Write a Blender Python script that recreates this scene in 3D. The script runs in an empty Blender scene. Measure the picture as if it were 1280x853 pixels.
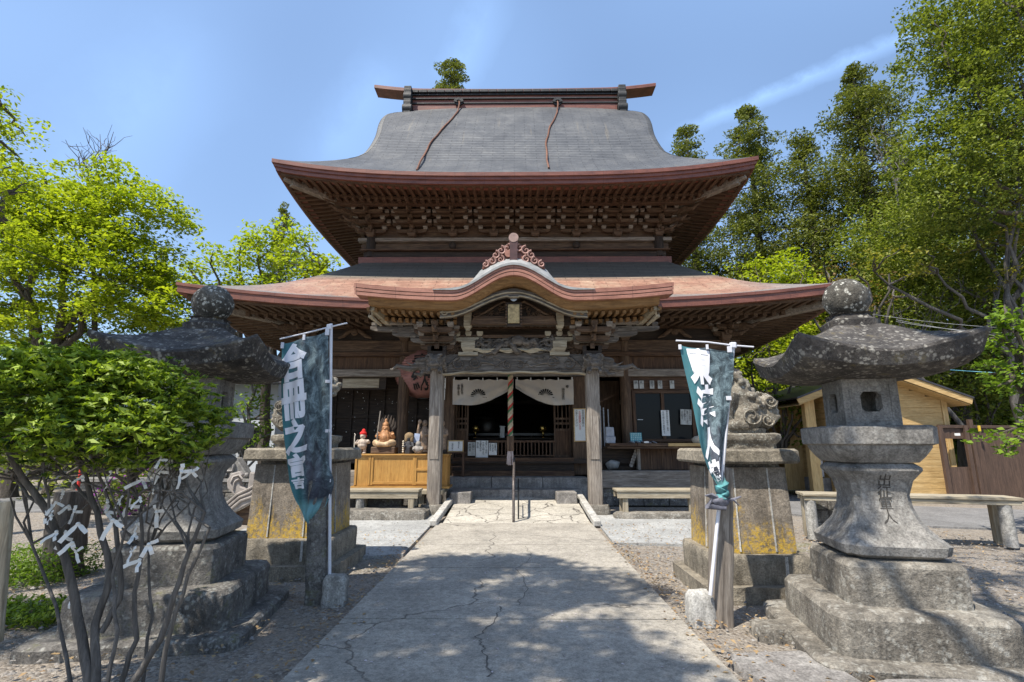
import bpy, bmesh, math, random
import numpy as np
from math import sin, cos, pi, radians, sqrt, atan2
from mathutils import Vector, Matrix, noise

SC = bpy.context.scene
COL = SC.collection
# ------------------------------------------------------------------ camera
EYE = 1.6
PITCH = radians(11.36); YAW = radians(0.54); FPX = 640.0
cam_d = bpy.data.cameras.new('camera'); cam = bpy.data.objects.new('camera', cam_d); COL.objects.link(cam)
cam_d.sensor_width = 36.0; cam_d.lens = 18.0; cam_d.clip_start = 0.05; cam_d.clip_end = 3000
cam.location = (0, 0, EYE); cam.rotation_euler = (radians(90) + PITCH, 0, YAW)
SC.camera = cam
# ------------------------------------------------------------------ light
SUN_DIR = Vector((-0.50, -0.52, 1.22)).normalized()      # towards the sun
SUN_EL = math.asin(SUN_DIR.z); SUN_ROT = atan2(SUN_DIR.x, SUN_DIR.y)
sd = bpy.data.lights.new('sun', 'SUN'); sd.energy = 5.0; sd.angle = radians(0.53); sd.color = (1.0, 0.935, 0.83)
so = bpy.data.objects.new('sun', sd); COL.objects.link(so); so.location = (-20, -20, 40)
so.rotation_euler = SUN_DIR.to_track_quat('Z', 'Y').to_euler()
W = bpy.data.worlds.new('World'); SC.world = W; W.use_nodes = True
wn = W.node_tree.nodes; wl = W.node_tree.links; wn.clear()
wo = wn.new('ShaderNodeOutputWorld'); bg = wn.new('ShaderNodeBackground'); bg.inputs[1].default_value = 0.125
sky = wn.new('ShaderNodeTexSky'); sky.sky_type = 'NISHITA'; sky.sun_disc = False
sky.sun_elevation = SUN_EL; sky.sun_rotation = SUN_ROT; sky.air_density = 1.0; sky.dust_density = 1.0; sky.ozone_density = 1.6; sky.altitude = 300
# thin cirrus and a contrail, laid out by sky direction
tc = wn.new('ShaderNodeTexCoord')
def wmath(op, a, b=None, c=None):
    n = wn.new('ShaderNodeMath'); n.operation = op
    for i, q in enumerate((a, b, c)):
        if q is None: continue
        if isinstance(q, (int, float)): n.inputs[i].default_value = q
        else: wl.new(q, n.inputs[i])
    return n.outputs[0]
def wdot(v):
    n = wn.new('ShaderNodeVectorMath'); n.operation = 'DOT_PRODUCT'; n.inputs[1].default_value = v
    wl.new(tc.outputs['Generated'], n.inputs[0]); return n.outputs['Value']
def pix_dir(px, py):
    u = (px - 640) / FPX; v = (py - 426.5) / FPX
    y = cos(PITCH) + v * sin(PITCH); z = sin(PITCH) - v * cos(PITCH)
    c, s = cos(YAW), sin(YAW)
    return Vector((u * c - y * s, u * s + y * c, z))
def streak(pa, pb, width, nscale, seed, amt, x0, x1):
    a = pix_dir(*pa).normalized(); b = pix_dir(*pb).normalized()
    n = a.cross(b).normalized(); t = (b - a).normalized()
    mp = wn.new('ShaderNodeMapping'); wl.new(tc.outputs['Generated'], mp.inputs[0]); mp.inputs['Location'].default_value = (seed, seed * .3, 0)
    nz = wn.new('ShaderNodeTexNoise'); nz.inputs['Scale'].default_value = nscale; nz.inputs['Detail'].default_value = 6; nz.inputs['Roughness'].default_value = .65
    wl.new(mp.outputs[0], nz.inputs['Vector'])
    d = wmath('ADD', wdot(n), wmath('MULTIPLY', wmath('SUBTRACT', nz.outputs[0], .5), width * 1.3))
    g = wmath('SUBTRACT', 1.0, wmath('DIVIDE', wmath('ABSOLUTE', d), width)); g = wmath('MAXIMUM', g, 0.0)
    ta = a.dot(t); tb = b.dot(t); td = wdot(t)
    mr = wn.new('ShaderNodeMapRange'); mr.interpolation_type = 'SMOOTHSTEP'; wl.new(td, mr.inputs[0]); mr.inputs[1].default_value = ta; mr.inputs[2].default_value = ta + (tb - ta) * x0
    mr2 = wn.new('ShaderNodeMapRange'); mr2.interpolation_type = 'SMOOTHSTEP'; wl.new(td, mr2.inputs[0]); mr2.inputs[1].default_value = tb + (tb - ta) * .25; mr2.inputs[2].default_value = ta + (tb - ta) * x1
    g = wmath('MULTIPLY', wmath('MULTIPLY', g, mr.outputs[0]), mr2.outputs[0])
    return wmath('MULTIPLY', wmath('MULTIPLY', g, nz.outputs[0]), amt)
s1 = streak((800, 190), (1190, 20), .018, 22, 2.0, .5, .5, .8)
s2 = streak((560, 130), (620, -20), .05, 9, 5.0, .26, .4, .6)
s3 = streak((380, 230), (500, 90), .07, 7, 8.0, .20, .4, .7)
s4 = streak((20, 330), (260, 60), .10, 5, 3.0, .20, .4, .7)
mx = wn.new('ShaderNodeMix'); mx.data_type = 'RGBA'
vn = wn.new('ShaderNodeTexNoise'); vn.inputs['Scale'].default_value = 2.2; vn.inputs['Detail'].default_value = 1; wl.new(tc.outputs['Generated'], vn.inputs['Vector'])
veil = wmath('MULTIPLY', vn.outputs[0], .40)
tot = wmath('MINIMUM', wmath('ADD', wmath('ADD', wmath('ADD', s1, s2), wmath('ADD', s3, s4)), veil), .8)
wl.new(tot, mx.inputs[0]); wl.new(sky.outputs[0], mx.inputs[6]); mx.inputs[7].default_value = (3.9, 6.3, 10.6, 1)
wl.new(mx.outputs[2], bg.inputs[0]); wl.new(bg.outputs[0], wo.inputs[0])
SC.view_settings.view_transform = 'Standard'; SC.view_settings.look = 'None'
SC.view_settings.gamma = 1.0; SC.view_settings.use_curve_mapping = False; SC.view_settings.exposure = 0.58
SC.cycles.max_bounces = 6; SC.cycles.diffuse_bounces = 3; SC.cycles.transparent_max_bounces = 4
SC.cycles.use_denoising = True

# ------------------------------------------------------------------ helpers
def at(px, py, Y=None, z=None):
    d = pix_dir(px, py)
    t = Y / d.y if Y is not None else (z - EYE) / d.z
    return Vector((d.x * t, d.y * t, EYE + d.z * t))
def tag(o, label=None, cat=None, group=None, kind=None):
    if label: o['label'] = label
    if cat: o['category'] = cat
    if group: o['group'] = group
    if kind: o['kind'] = kind
    return o
def empty(name, loc=(0, 0, 0), label=None, cat=None, group=None, rz=0):
    o = bpy.data.objects.new(name, None); COL.objects.link(o); o.location = loc; o.rotation_euler = (0, 0, rz)
    o.empty_display_size = .2
    return tag(o, label, cat, group)
def copy_tree(o, parent=None, depth=0):
    c = o.copy(); COL.objects.link(c); c.parent = parent
    for ch in list(o.children): copy_tree(ch, c, depth + 1)
    return c
def nz3(p, s=1.0, seed=0.0):
    return noise.noise(Vector((p[0] * s + seed, p[1] * s - seed * .7, p[2] * s + seed * 1.3)))

class MB:
    def __init__(self): self.v = []; self.f = []; self.uv = None
    def add(self, vs, fs):
        b = len(self.v); self.v += [tuple(p) for p in vs]; self.f += [tuple(i + b for i in q) for q in fs]; return self
    def box(self, c, s, rz=0, M=None):
        x, y, z = [q / 2 for q in s]
        vs = [Vector((i * x, j * y, k * z)) for k in (-1, 1) for j in (-1, 1) for i in (-1, 1)]
        if M is None: M = Matrix.Rotation(rz, 3, 'Z')
        vs = [M @ q + Vector(c) for q in vs]
        return self.add(vs, [(0, 2, 3, 1), (4, 5, 7, 6), (0, 1, 5, 4), (2, 6, 7, 3), (0, 4, 6, 2), (1, 3, 7, 5)])
    def span(self, a, b):      # box from min corner to max corner
        return self.box([(a[i] + b[i]) / 2 for i in range(3)], [abs(b[i] - a[i]) for i in range(3)])
    def bar(self, p0, p1, w, h, up=(0, 0, 1)):
        p0 = Vector(p0); p1 = Vector(p1); d = (p1 - p0); L = d.length; d.normalize()
        s = d.cross(Vector(up))
        if s.length < 1e-4: s = Vector((1, 0, 0))
        s.normalize(); u = s.cross(d)
        M = Matrix((s, d, u)).transposed()
        return self.box((p0 + p1) / 2, (w, L, h), M=M)
    def tube(self, pts, r, n=8, cap=True):
        pts = [Vector(p) for p in pts]; m = len(pts)
        if not hasattr(r, '__len__'): r = [r] * m
        vs = []; fs = []
        ref = Vector((0.13, 0.21, 0.97))
        prev = None
        for i, p in enumerate(pts):
            d = (pts[min(i + 1, m - 1)] - pts[max(i - 1, 0)])
            if d.length < 1e-9: d = Vector((0, 0, 1))
            d.normalize()
            if prev is None:
                a = d.cross(ref if abs(d.dot(ref)) < .95 else Vector((1, 0, 0))).normalized()
            else:
                a = prev - d * prev.dot(d)
                a = a.normalized() if a.length > 1e-5 else d.cross(ref).normalized()
            prev = a; b = d.cross(a)
            for k in range(n):
                t = 2 * pi * k / n; vs.append(p + (a * cos(t) + b * sin(t)) * r[i])
        for i in range(m - 1):
            for k in range(n):
                k2 = (k + 1) % n; fs.append((i * n + k, i * n + k2, (i + 1) * n + k2, (i + 1) * n + k))
        if cap: fs.append(tuple(range(n - 1, -1, -1))); fs.append(tuple((m - 1) * n + k for k in range(n)))
        return self.add(vs, fs)
    def cyl(self, p0, p1, r0, r1=None, n=12): return self.tube([p0, p1], [r0, r0 if r1 is None else r1], n)
    def sph(self, c, r, n=10, m=7, M=None):
        if not hasattr(r, '__len__'): r = (r, r, r)
        vs = []; fs = []
        for j in range(m + 1):
            ph = pi * j / m
            for i in range(n):
                t = 2 * pi * i / n
                q = Vector((r[0] * sin(ph) * cos(t), r[1] * sin(ph) * sin(t), r[2] * cos(ph)))
                if M is not None: q = M @ q
                vs.append(q + Vector(c))
        for j in range(m):
            for i in range(n):
                i2 = (i + 1) % n; fs.append((j * n + i, (j + 1) * n + i, (j + 1) * n + i2, j * n + i2))
        return self.add(vs, fs)
    def prism(self, pts, y0, y1, axis='y'):     # pts (a,b) outline, extruded
        n = len(pts)
        def mk(a, b, t): return (a, t, b) if axis == 'y' else ((t, a, b) if axis == 'x' else (a, b, t))
        vs = [mk(a, b, y0) for a, b in pts] + [mk(a, b, y1) for a, b in pts]
        fs = [tuple(range(n)), tuple(range(2 * n - 1, n - 1, -1))]
        for i in range(n):
            j = (i + 1) % n; fs.append((i, i + n, j + n, j))
        return self.add(vs, fs)
    def grid(self, P, uv=None, flip=False):      # P[i][j]
        n = len(P); m = len(P[0]); b = len(self.v)
        self.v += [tuple(p) for r in P for p in r]
        for i in range(n - 1):
            for j in range(m - 1):
                q = (b + i * m + j, b + i * m + j + 1, b + (i + 1) * m + j + 1, b + (i + 1) * m + j)
                self.f.append(q[::-1] if flip else q)
        if uv is not None:
            if self.uv is None: self.uv = {}
            for i in range(n):
                for j in range(m): self.uv[b + i * m + j] = uv[i][j]
        return self
    def lathe(self, prof, c, n=24):
        vs = []; fs = []
        for r, z in prof:
            for k in range(n):
                t = 2 * pi * k / n; vs.append((c[0] + r * cos(t), c[1] + r * sin(t), c[2] + z))
        for i in range(len(prof) - 1):
            for k in range(n):
                k2 = (k + 1) % n; fs.append((i * n + k, i * n + k2, (i + 1) * n + k2, (i + 1) * n + k))
        fs.append(tuple(range(n - 1, -1, -1))); fs.append(tuple((len(prof) - 1) * n + k for k in range(n)))
        return self.add(vs, fs)
    def rough(self, amp, scale, seed=0.0):
        out = []
        for p in self.v:
            d = Vector((nz3(p, scale, seed), nz3(p, scale, seed + 17), nz3(p, scale, seed + 41))) * amp
            out.append((p[0] + d.x, p[1] + d.y, p[2] + d.z))
        self.v = out; return self
    def build(self, name, m=None, parent=None, bevel=0, smooth=None, bseg=2, remesh=None, solid=None):
        me = bpy.data.meshes.new(name); me.from_pydata(self.v, [], self.f); me.update()
        if self.uv:
            ul = me.uv_layers.new(name='UVMap')
            li = np.empty(len(me.loops), dtype=np.int32); me.loops.foreach_get('vertex_index', li)
            arr = np.zeros((len(self.v), 2), dtype=np.float32)
            for k, q in self.uv.items(): arr[k] = q
            ul.data.foreach_set('uv', arr[li].ravel())
        o = bpy.data.objects.new(name, me); COL.objects.link(o)
        if m: me.materials.append(m)
        if parent: o.parent = parent
        if solid:
            s = o.modifiers.new('s', 'SOLIDIFY'); s.thickness = solid; s.offset = -1
        if bevel:
            b = o.modifiers.new('b', 'BEVEL'); b.width = bevel; b.segments = bseg; b.limit_method = 'ANGLE'; b.angle_limit = radians(40)
            b.harden_normals = False
        if remesh:
            r = o.modifiers.new('r', 'REMESH'); r.mode = 'VOXEL'; r.voxel_size = remesh; r.use_smooth_shade = True
            s = o.modifiers.new('sm', 'SMOOTH'); s.factor = .5; s.iterations = 2
        if smooth is not None:
            me.polygons.foreach_set('use_smooth', [True] * len(me.polygons))
            if smooth < 180: me.set_sharp_from_angle(angle=radians(smooth))
        return o

def sqring(mb, prof, c=(0, 0), rot=0, seg=8, cham=.06, ax=1.0, ay=1.0, step=.06, amp=.006, nscale=5.0, seed=0.0, base=0.0, capb=True):
    """stone turned on a rounded square plan; prof = [(half, z, lift)]"""
    P = []
    for i in range(len(prof) - 1):
        a = prof[i]; b = prof[i + 1]; a = (a + (0,))[:3]; b = (b + (0,))[:3]
        d = math.hypot(a[0] - b[0], a[1] - b[1]); n = max(1, int(d / step))
        for k in range(n): t = k / n; P.append([a[q] + (b[q] - a[q]) * t for q in range(3)])
    P.append(list((prof[-1] + (0,))[:3]))
    plan = []
    for s in range(4):
        for k in range(seg):
            t = -1 + 2 * (k + .0) / seg
            x, y = [(t, -1), (1, t), (-t, 1), (-1, -t)][s]
            # round the corner
            r = cham; ux = min(1, max(-1, x)); uy = min(1, max(-1, y))
            m = max(abs(ux), abs(uy)); n_ = min(abs(ux), abs(uy))
            k2 = 1 - r * max(0, (n_ - (1 - 2 * r)) / (2 * r)) ** 2 if r > 0 else 1
            plan.append((ux * k2, uy * k2, (abs(ux) * abs(uy)) ** 1.6))
    N = len(plan); vs = []; fs = []
    cr, sr = cos(rot), sin(rot)
    for h, z, l in P:
        for ux, uy, cf in plan:
            x = ux * h * ax; y = uy * h * ay; zz = z + l * cf
            q = Vector((x, y, zz)); out = Vector((ux, uy, 0)).normalized()
            a = nz3(q, nscale, seed) * amp + nz3(q, nscale * 3.1, seed + 5) * amp * .5
            x += out.x * a; y += out.y * a; zz += a * .5 if h > 0 else 0
            vs.append((c[0] + x * cr - y * sr, c[1] + x * sr + y * cr, zz + base))
    for i in range(len(P) - 1):
        for k in range(N):
            k2 = (k + 1) % N; fs.append((i * N + k, i * N + k2, (i + 1) * N + k2, (i + 1) * N + k))
    if capb: fs.append(tuple(range(N - 1, -1, -1)))
    fs.append(tuple((len(P) - 1) * N + k for k in range(N)))
    mb.add(vs, fs); return mb

# ------------------------------------------------------------------ materials
MATS = {}
class NT:
    objv = None
    def __init__(s, name):
        s.m = bpy.data.materials.new(name); s.m.use_nodes = True; s.t = s.m.node_tree; s.n = s.t.nodes; s.l = s.t.links; s.n.clear()
        s.out = s.n.new('ShaderNodeOutputMaterial'); s.b = s.n.new('ShaderNodeBsdfPrincipled'); s.l.new(s.b.outputs[0], s.out.inputs[0])
        s.c = s.n.new('ShaderNodeTexCoord')
    def mapv(s, scale=(1, 1, 1), src='Object', loc=(0, 0, 0), rot=(0, 0, 0)):
        m = s.n.new('ShaderNodeMapping'); s.l.new(s.objv if (src == 'Object' and s.objv is not None) else s.c.outputs[src], m.inputs[0]); m.inputs['Scale'].default_value = scale
        m.inputs['Location'].default_value = loc; m.inputs['Rotation'].default_value = rot; return m.outputs[0]
    def noise(s, vec, scale, detail=4, rough=.55, dist=0):
        n = s.n.new('ShaderNodeTexNoise'); s.l.new(vec, n.inputs['Vector']); n.inputs['Scale'].default_value = scale
        n.inputs['Detail'].default_value = detail; n.inputs['Roughness'].default_value = rough; n.inputs['Distortion'].default_value = dist; return n.outputs[0]
    def voro(s, vec, scale, feat='F1', out='Distance', rand=1):
        n = s.n.new('ShaderNodeTexVoronoi'); n.feature = feat; s.l.new(vec, n.inputs['Vector']); n.inputs['Scale'].default_value = scale; n.inputs['Randomness'].default_value = rand
        return n.outputs[out]
    def ramp(s, fac, stops, interp='LINEAR'):
        r = s.n.new('ShaderNodeValToRGB'); s.l.new(fac, r.inputs[0]); e = r.color_ramp.elements; r.color_ramp.interpolation = interp
        while len(e) < len(stops): e.new(.5)
        for q, (p, c) in zip(e, stops): q.position = p; q.color = (*(c if hasattr(c, '__len__') else (c, c, c)), 1)
        return r.outputs[0]
    def mix(s, f, a, b, mode='MIX'):
        m = s.n.new('ShaderNodeMix'); m.data_type = 'RGBA'; m.blend_type = mode
        for i, q in ((0, f), (6, a), (7, b)):
            if isinstance(q, (int, float)): m.inputs[i].default_value = q if i == 0 else (q, q, q, 1)
            elif isinstance(q, tuple): m.inputs[i].default_value = (*q, 1)
            else: s.l.new(q, m.inputs[i])
        return m.outputs[2]
    def math(s, op, a, b=0.0, c=None):
        m = s.n.new('ShaderNodeMath'); m.operation = op
        for i, q in enumerate((a, b, c)):
            if q is None: continue
            if isinstance(q, (int, float)): m.inputs[i].default_value = q
            else: s.l.new(q, m.inputs[i])
        return m.outputs[0]
    def sep(s, vec):
        n = s.n.new('ShaderNodeSeparateXYZ'); s.l.new(vec, n.inputs[0]); return n.outputs
    def bump(s, h, strength=.5, dist=.02):
        b = s.n.new('ShaderNodeBump'); s.l.new(h, b.inputs['Height']); b.inputs['Strength'].default_value = strength; b.inputs['Distance'].default_value = dist
        s.l.new(b.outputs[0], s.b.inputs['Normal'])
    def col(s, c): s.l.new(c, s.b.inputs['Base Color']) if not isinstance(c, tuple) else setattr(s.b.inputs['Base Color'], 'default_value', (*c, 1))
    def rough(s, r): s.l.new(r, s.b.inputs['Roughness']) if not isinstance(r, (int, float)) else setattr(s.b.inputs['Roughness'], 'default_value', r)

def mk(name):
    def deco(fn): MATS[name] = fn; return fn
    return deco
CACHE = {}
def M(name, *a):
    k = (name,) + a
    if k not in CACHE: CACHE[k] = MATS[name](*a) if name in MATS else GEN[name](*a)
    return CACHE[k]
GEN = {}

def wood(name, dark, mid, light, axis='x', scale=1.0, rough=.8, bump=.5, grey=None, greyamt=.5):
    t = NT(name); sc = {'x': (1.2, 14, 14), 'y': (14, 1.2, 14), 'z': (14, 14, 1.0)}[axis]
    v = t.mapv(tuple(q * scale for q in sc)); g = t.noise(v, 1.6, 8, .68, .6)
    v2 = t.mapv(tuple(q * scale * 3.2 for q in sc)); g2 = t.noise(v2, 2.2, 5, .6, .2)
    big = t.noise(t.mapv(), 1.3, 4, .6)
    c = t.ramp(g, [(.28, dark), (.5, mid), (.72, light)])
    if grey:
        c = t.mix(t.math('MULTIPLY', t.ramp(t.noise(t.mapv(tuple(q * .35 for q in sc)), 1.5, 5, .6), [(.80, 0), (.97, 1)]), greyamt), c, grey)
    c = t.mix(.6, c, t.ramp(g2, [(.3, .45), (.62, 1.0)]), 'MULTIPLY')
    c = t.mix(.5, c, t.ramp(big, [(.3, .62), (.7, 1.05)]), 'MULTIPLY')
    t.col(c); t.rough(rough); t.bump(t.math('ADD', g, t.math('MULTIPLY', g2, .6)), bump, .012); return t.m
for ax in 'xyz':
    GEN['wood_' + ax] = lambda a=ax: wood('weathered brown wood', (.028, .015, .009), (.105, .060, .033), (.24, .155, .09), a, grey=(.20, .165, .13), greyamt=.4)
    GEN['amber_' + ax] = lambda a=ax: wood('amber toned wood', (.10, .05, .018), (.26, .14, .05), (.38, .23, .10), a)
    GEN['warm_' + ax] = lambda a=ax: wood('warm red brown wood', (.028, .013, .007), (.095, .048, .024), (.20, .115, .062), a, grey=(.2, .13, .08), greyamt=.3)
    GEN['grey_' + ax] = lambda a=ax: wood('silvery weathered timber', (.09, .07, .055), (.26, .22, .18), (.47, .42, .36), a, grey=(.34, .30, .26), greyamt=.5)
    GEN['carve_' + ax] = lambda a=ax: wood('carved weathered wood', (.030, .025, .020), (.12, .10, .082), (.32, .285, .24), a, bump=.8)
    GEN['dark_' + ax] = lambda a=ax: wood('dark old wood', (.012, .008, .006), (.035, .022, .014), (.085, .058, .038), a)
    GEN['pale_' + ax] = lambda a=ax: wood('pale cedar boards', (.42, .25, .09), (.62, .41, .17), (.76, .55, .27), a, bump=.15)
    GEN['honey_' + ax] = lambda a=ax: wood('honey coloured plywood', (.34, .16, .03), (.50, .26, .06), (.62, .36, .10), a, bump=.1, rough=.5)
    GEN['brownfence_' + ax] = lambda a=ax: wood('brown stained fence boards', (.045, .027, .018), (.095, .056, .038), (.15, .09, .06), a)
    GEN['bench_' + ax] = lambda a=ax: wood('sun bleached bench boards', (.18, .14, .09), (.40, .34, .24), (.58, .52, .40), a)

def stone(name, dark, mid, light, lichen=None, lich=.0, yellow=0.0, scale=1.0, bump=.6, blotch=.6, moss=None):
    t = NT(name); oi = t.n.new('ShaderNodeObjectInfo'); va = t.n.new('ShaderNodeVectorMath'); va.operation = 'MULTIPLY_ADD'; t.l.new(oi.outputs['Location'], va.inputs[0]); va.inputs[1].default_value = (2.3, 1.7, 0); t.l.new(t.c.outputs['Object'], va.inputs[2]); t.objv = va.outputs[0]
    v = t.mapv((scale,) * 3)
    a = t.noise(v, 3.0, 8, .7); fine = t.noise(v, 55, 4, .7); mid_n = t.noise(v, 14, 6, .65, .4)
    c = t.ramp(a, [(.3, dark), (.5, mid), (.7, light)])
    c = t.mix(.75, c, t.ramp(fine, [(.34, .42), (.55, 1.0), (.72, 1.3)]), 'MULTIPLY')
    c = t.mix(blotch, c, t.ramp(mid_n, [(.35, .55), (.6, 1.1)]), 'MULTIPLY')
    h = t.math('ADD', t.math('MULTIPLY', fine, .5), mid_n)
    c = t.mix(.5, c, t.ramp(t.noise(t.mapv((9, 9, .7)), 1.2, 6, .7), [(.36, .38), (.52, 1.0), (.7, 1.12)]), 'MULTIPLY')
    if lichen:
        vv = t.voro(t.mapv((scale,) * 3, loc=(3, 1, 2)), 22, 'F1'); ln = t.noise(v, 9, 6, .75)
        f = t.math('MULTIPLY', t.ramp(ln, [(.5, 0), (.56, 1)]), t.ramp(vv, [(.3, 1), (.55, 0)]))
        c = t.mix(t.math('MULTIPLY', f, lich), c, lichen)
    if yellow:
        z = t.sep(t.c.outputs['Object'])[2]; yn = t.noise(t.mapv((3.2, 3.2, 1.3)), 1.6, 9, .8, .5)
        f = t.ramp(t.math('ADD', t.math('MULTIPLY', z, -.62), t.math('ADD', t.math('MULTIPLY', yn, 1.5), .22)), [(.46, 0), (.64, 1)])
        f2 = t.ramp(t.noise(v, 26, 6, .85), [(.42, .05), (.56, 1)])
        c = t.mix(t.math('MULTIPLY', t.math('MULTIPLY', f, f2), yellow), c, (.52, .33, .035))
    if moss:
        f = t.ramp(t.noise(v, 6, 6, .75), [(.56, 0), (.66, 1)]); c = t.mix(t.math('MULTIPLY', f, .6), c, moss)
    t.col(c); t.rough(.92); t.bump(h, bump, .02); return t.m
GEN['stone_light'] = lambda: stone('grey andesite', (.14, .131, .118), (.25, .236, .214), (.34, .32, .29), lichen=(.5, .5, .46), lich=.25, bump=.5)
GEN['stone_base'] = lambda: stone('rough pitted stone', (.09, .08, .065), (.22, .197, .163), (.38, .35, .295), lichen=(.5, .49, .44), lich=.4, bump=1.0)
GEN['stone_shade'] = lambda: stone('shade darkened mossy stone', (.065, .06, .052), (.165, .152, .136), (.29, .27, .24), lichen=(.5, .5, .45), lich=.4, bump=1.0, moss=(.10, .10, .02))  # darker copy of the rough base stone, tree shade put into its colour
GEN['stone_cap'] = lambda: stone('lichen crusted dark stone', (.022, .019, .017), (.07, .062, .056), (.18, .163, .145), lichen=(.42, .40, .35), lich=.6, bump=1.0, moss=(.13, .10, .035), scale=1.2)
GEN['stone_ball'] = lambda: stone('black lichen stone', (.025, .022, .018), (.09, .082, .066), (.24, .22, .185), lichen=(.6, .59, .52), lich=.9, bump=1.0, scale=1.3)
GEN['stone_ped'] = lambda: stone('brown tuff panels', (.13, .105, .08), (.25, .21, .165), (.36, .31, .25), yellow=.95, bump=.5)
GEN['stone_pedbase'] = lambda: stone('tuff plinth', (.13, .11, .08), (.27, .235, .18), (.40, .35, .27), yellow=.0, bump=.8)
GEN['stone_lion'] = lambda: stone('weathered lion stone', (.09, .075, .055), (.24, .21, .165), (.42, .38, .30), lichen=(.6, .6, .52), lich=.5, bump=.8, scale=2)
GEN['stone_floor'] = lambda: stone('worn step stone', (.14, .13, .115), (.27, .25, .23), (.38, .36, .33), bump=.5)
GEN['mortar'] = lambda: stone('pale mortar', (.4, .38, .34), (.5, .48, .44), (.6, .58, .53), bump=.3)
GEN['concrete_post'] = lambda: stone('old concrete', (.22, .21, .185), (.37, .355, .32), (.50, .48, .44), yellow=.0, bump=.5, blotch=.8)

def flat(name, c, rough=.6, metal=0, var=.25, scale=8, bump=.1, sss=0):
    t = NT(name); n = t.noise(t.mapv(), scale, 5, .6)
    lo = tuple(q * (1 - var) for q in c); hi = tuple(min(1, q * (1 + var)) for q in c)
    t.col(t.ramp(n, [(.3, lo), (.7, hi)])); t.rough(rough); t.b.inputs['Metallic'].default_value = metal
    if bump: t.bump(n, bump, .01)
    return t.m
def F(name, *a, **k):
    key = ('F', name)
    if key not in CACHE: CACHE[key] = flat(name, *a, **k)
    return CACHE[key]

def roofmat(name, kind):
    RH = .145
    t = NT(name); uvv = t.mapv((1, 1, 1), 'UV'); u, v, _ = t.sep(uvv)
    br = t.n.new('ShaderNodeTexBrick'); t.l.new(uvv, br.inputs[0]); br.inputs['Scale'].default_value = 1.0
    br.inputs['Brick Width'].default_value = .8; br.inputs['Row Height'].default_value = RH; br.inputs['Mortar Size'].default_value = .008
    br.inputs['Mortar Smooth'].default_value = .3; br.offset = .5; br.inputs['Bias'].default_value = 0
    br.inputs['Color1'].default_value = (.90, .90, .90, 1); br.inputs['Color2'].default_value = (1.08, 1.08, 1.08, 1); br.inputs['Mortar'].default_value = (.38, .38, .38, 1)
    ob = t.mapv(); big = t.noise(ob, .9, 7, .7, .3); fine = t.noise(ob, 9, 6, .65)
    streakn = t.noise(t.mapv((3.5, .25, 1), 'UV'), 1.0, 5, .6)
    row = t.math('FRACT', t.math('DIVIDE', v, RH))
    if kind == 'grey':
        c = t.ramp(big, [(.3, (.052, .055, .060)), (.5, (.085, .088, .092)), (.7, (.14, .14, .136))])
        c = t.mix(t.math('MULTIPLY', t.ramp(streakn, [(.62, 0), (.7, 1)]), .22), c, (.33, .27, .17))
    else:
        red = t.ramp(t.noise(ob, 1.4, 6, .7, .4), [(.3, (.25, .12, .08)), (.5, (.37, .205, .145)), (.7, (.46, .33, .235))])
        gry = t.ramp(big, [(.3, (.17, .15, .14)), (.7, (.32, .28, .26))])
        if kind == 'copper_low':
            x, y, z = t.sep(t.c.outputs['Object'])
            f = t.math('ADD', t.math('SUBTRACT', 13.85, y), t.math('MULTIPLY', t.math('SUBTRACT', t.noise(ob, .8, 5, .6), .5), 1.6))
            f = t.ramp(f, [(.35, 0), (.6, 1)])
            fx = t.ramp(t.math('DIVIDE', t.math('ABSOLUTE', x), 8), [(.80, 0), (.97, 1)])
            f = t.math('MAXIMUM', f, fx)
            c = t.mix(f, red, gry)
            c = t.mix(t.ramp(t.math('SUBTRACT', y, 15.0), [(.1, 0), (.5, 1)]), c, (.17, .155, .125))  # dull band by the wall: shade of the upper eave painted into the colour
        else: c = red
        c = t.mix(t.math('MULTIPLY', t.ramp(streakn, [(.6, 0), (.72, 1)]), .2), c, (.2, .15, .12))
    c = t.mix(.85, c, br.outputs['Color'], 'MULTIPLY'); c = t.mix(1.0, c, t.ramp(row, [(.0, .42), (.10, .55), (.24, 1.0), (1.0, 1.04)]), 'MULTIPLY')
    c = t.mix(.5, c, t.ramp(fine, [(.35, .7), (.65, 1.2)]), 'MULTIPLY')
    t.col(c); t.rough(.62); h = t.math('ADD', t.math('MULTIPLY', row, -1.0), t.math('MULTIPLY', br.outputs['Fac'], -.5))
    t.bump(t.math('ADD', h, t.math('MULTIPLY', fine, .3)), 1.0, .05); return t.m
GEN['roof_grey'] = lambda: roofmat('grey copper shingle', 'grey')
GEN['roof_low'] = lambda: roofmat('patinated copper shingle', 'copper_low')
GEN['roof_red'] = lambda: roofmat('red copper shingle', 'red')
def coppermat(name, lo, hi):
    t = NT(name); a = t.noise(t.mapv((.6, 1, 3)), 3, 7, .7); b = t.noise(t.mapv(), 22, 4, .6)
    c = t.ramp(a, [(.32, lo), (.66, hi)]); c = t.mix(.5, c, t.ramp(b, [(.3, .7), (.65, 1.1)]), 'MULTIPLY')
    x = t.sep(t.c.outputs['Object'])[0]; sm = t.math('FRACT', t.math('DIVIDE', x, .9))
    c = t.mix(t.ramp(sm, [(.0, .8), (.02, 0)]), c, (.05, .02, .015))
    t.col(c); t.rough(.5); t.bump(a, .2, .01); return t.m
GEN['copper_trim'] = lambda: coppermat('oxidised copper trim', (.10, .035, .024), (.22, .08, .052))
GEN['copper_bright'] = lambda: coppermat('salmon copper trim', (.23, .095, .062), (.40, .19, .135))
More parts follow.
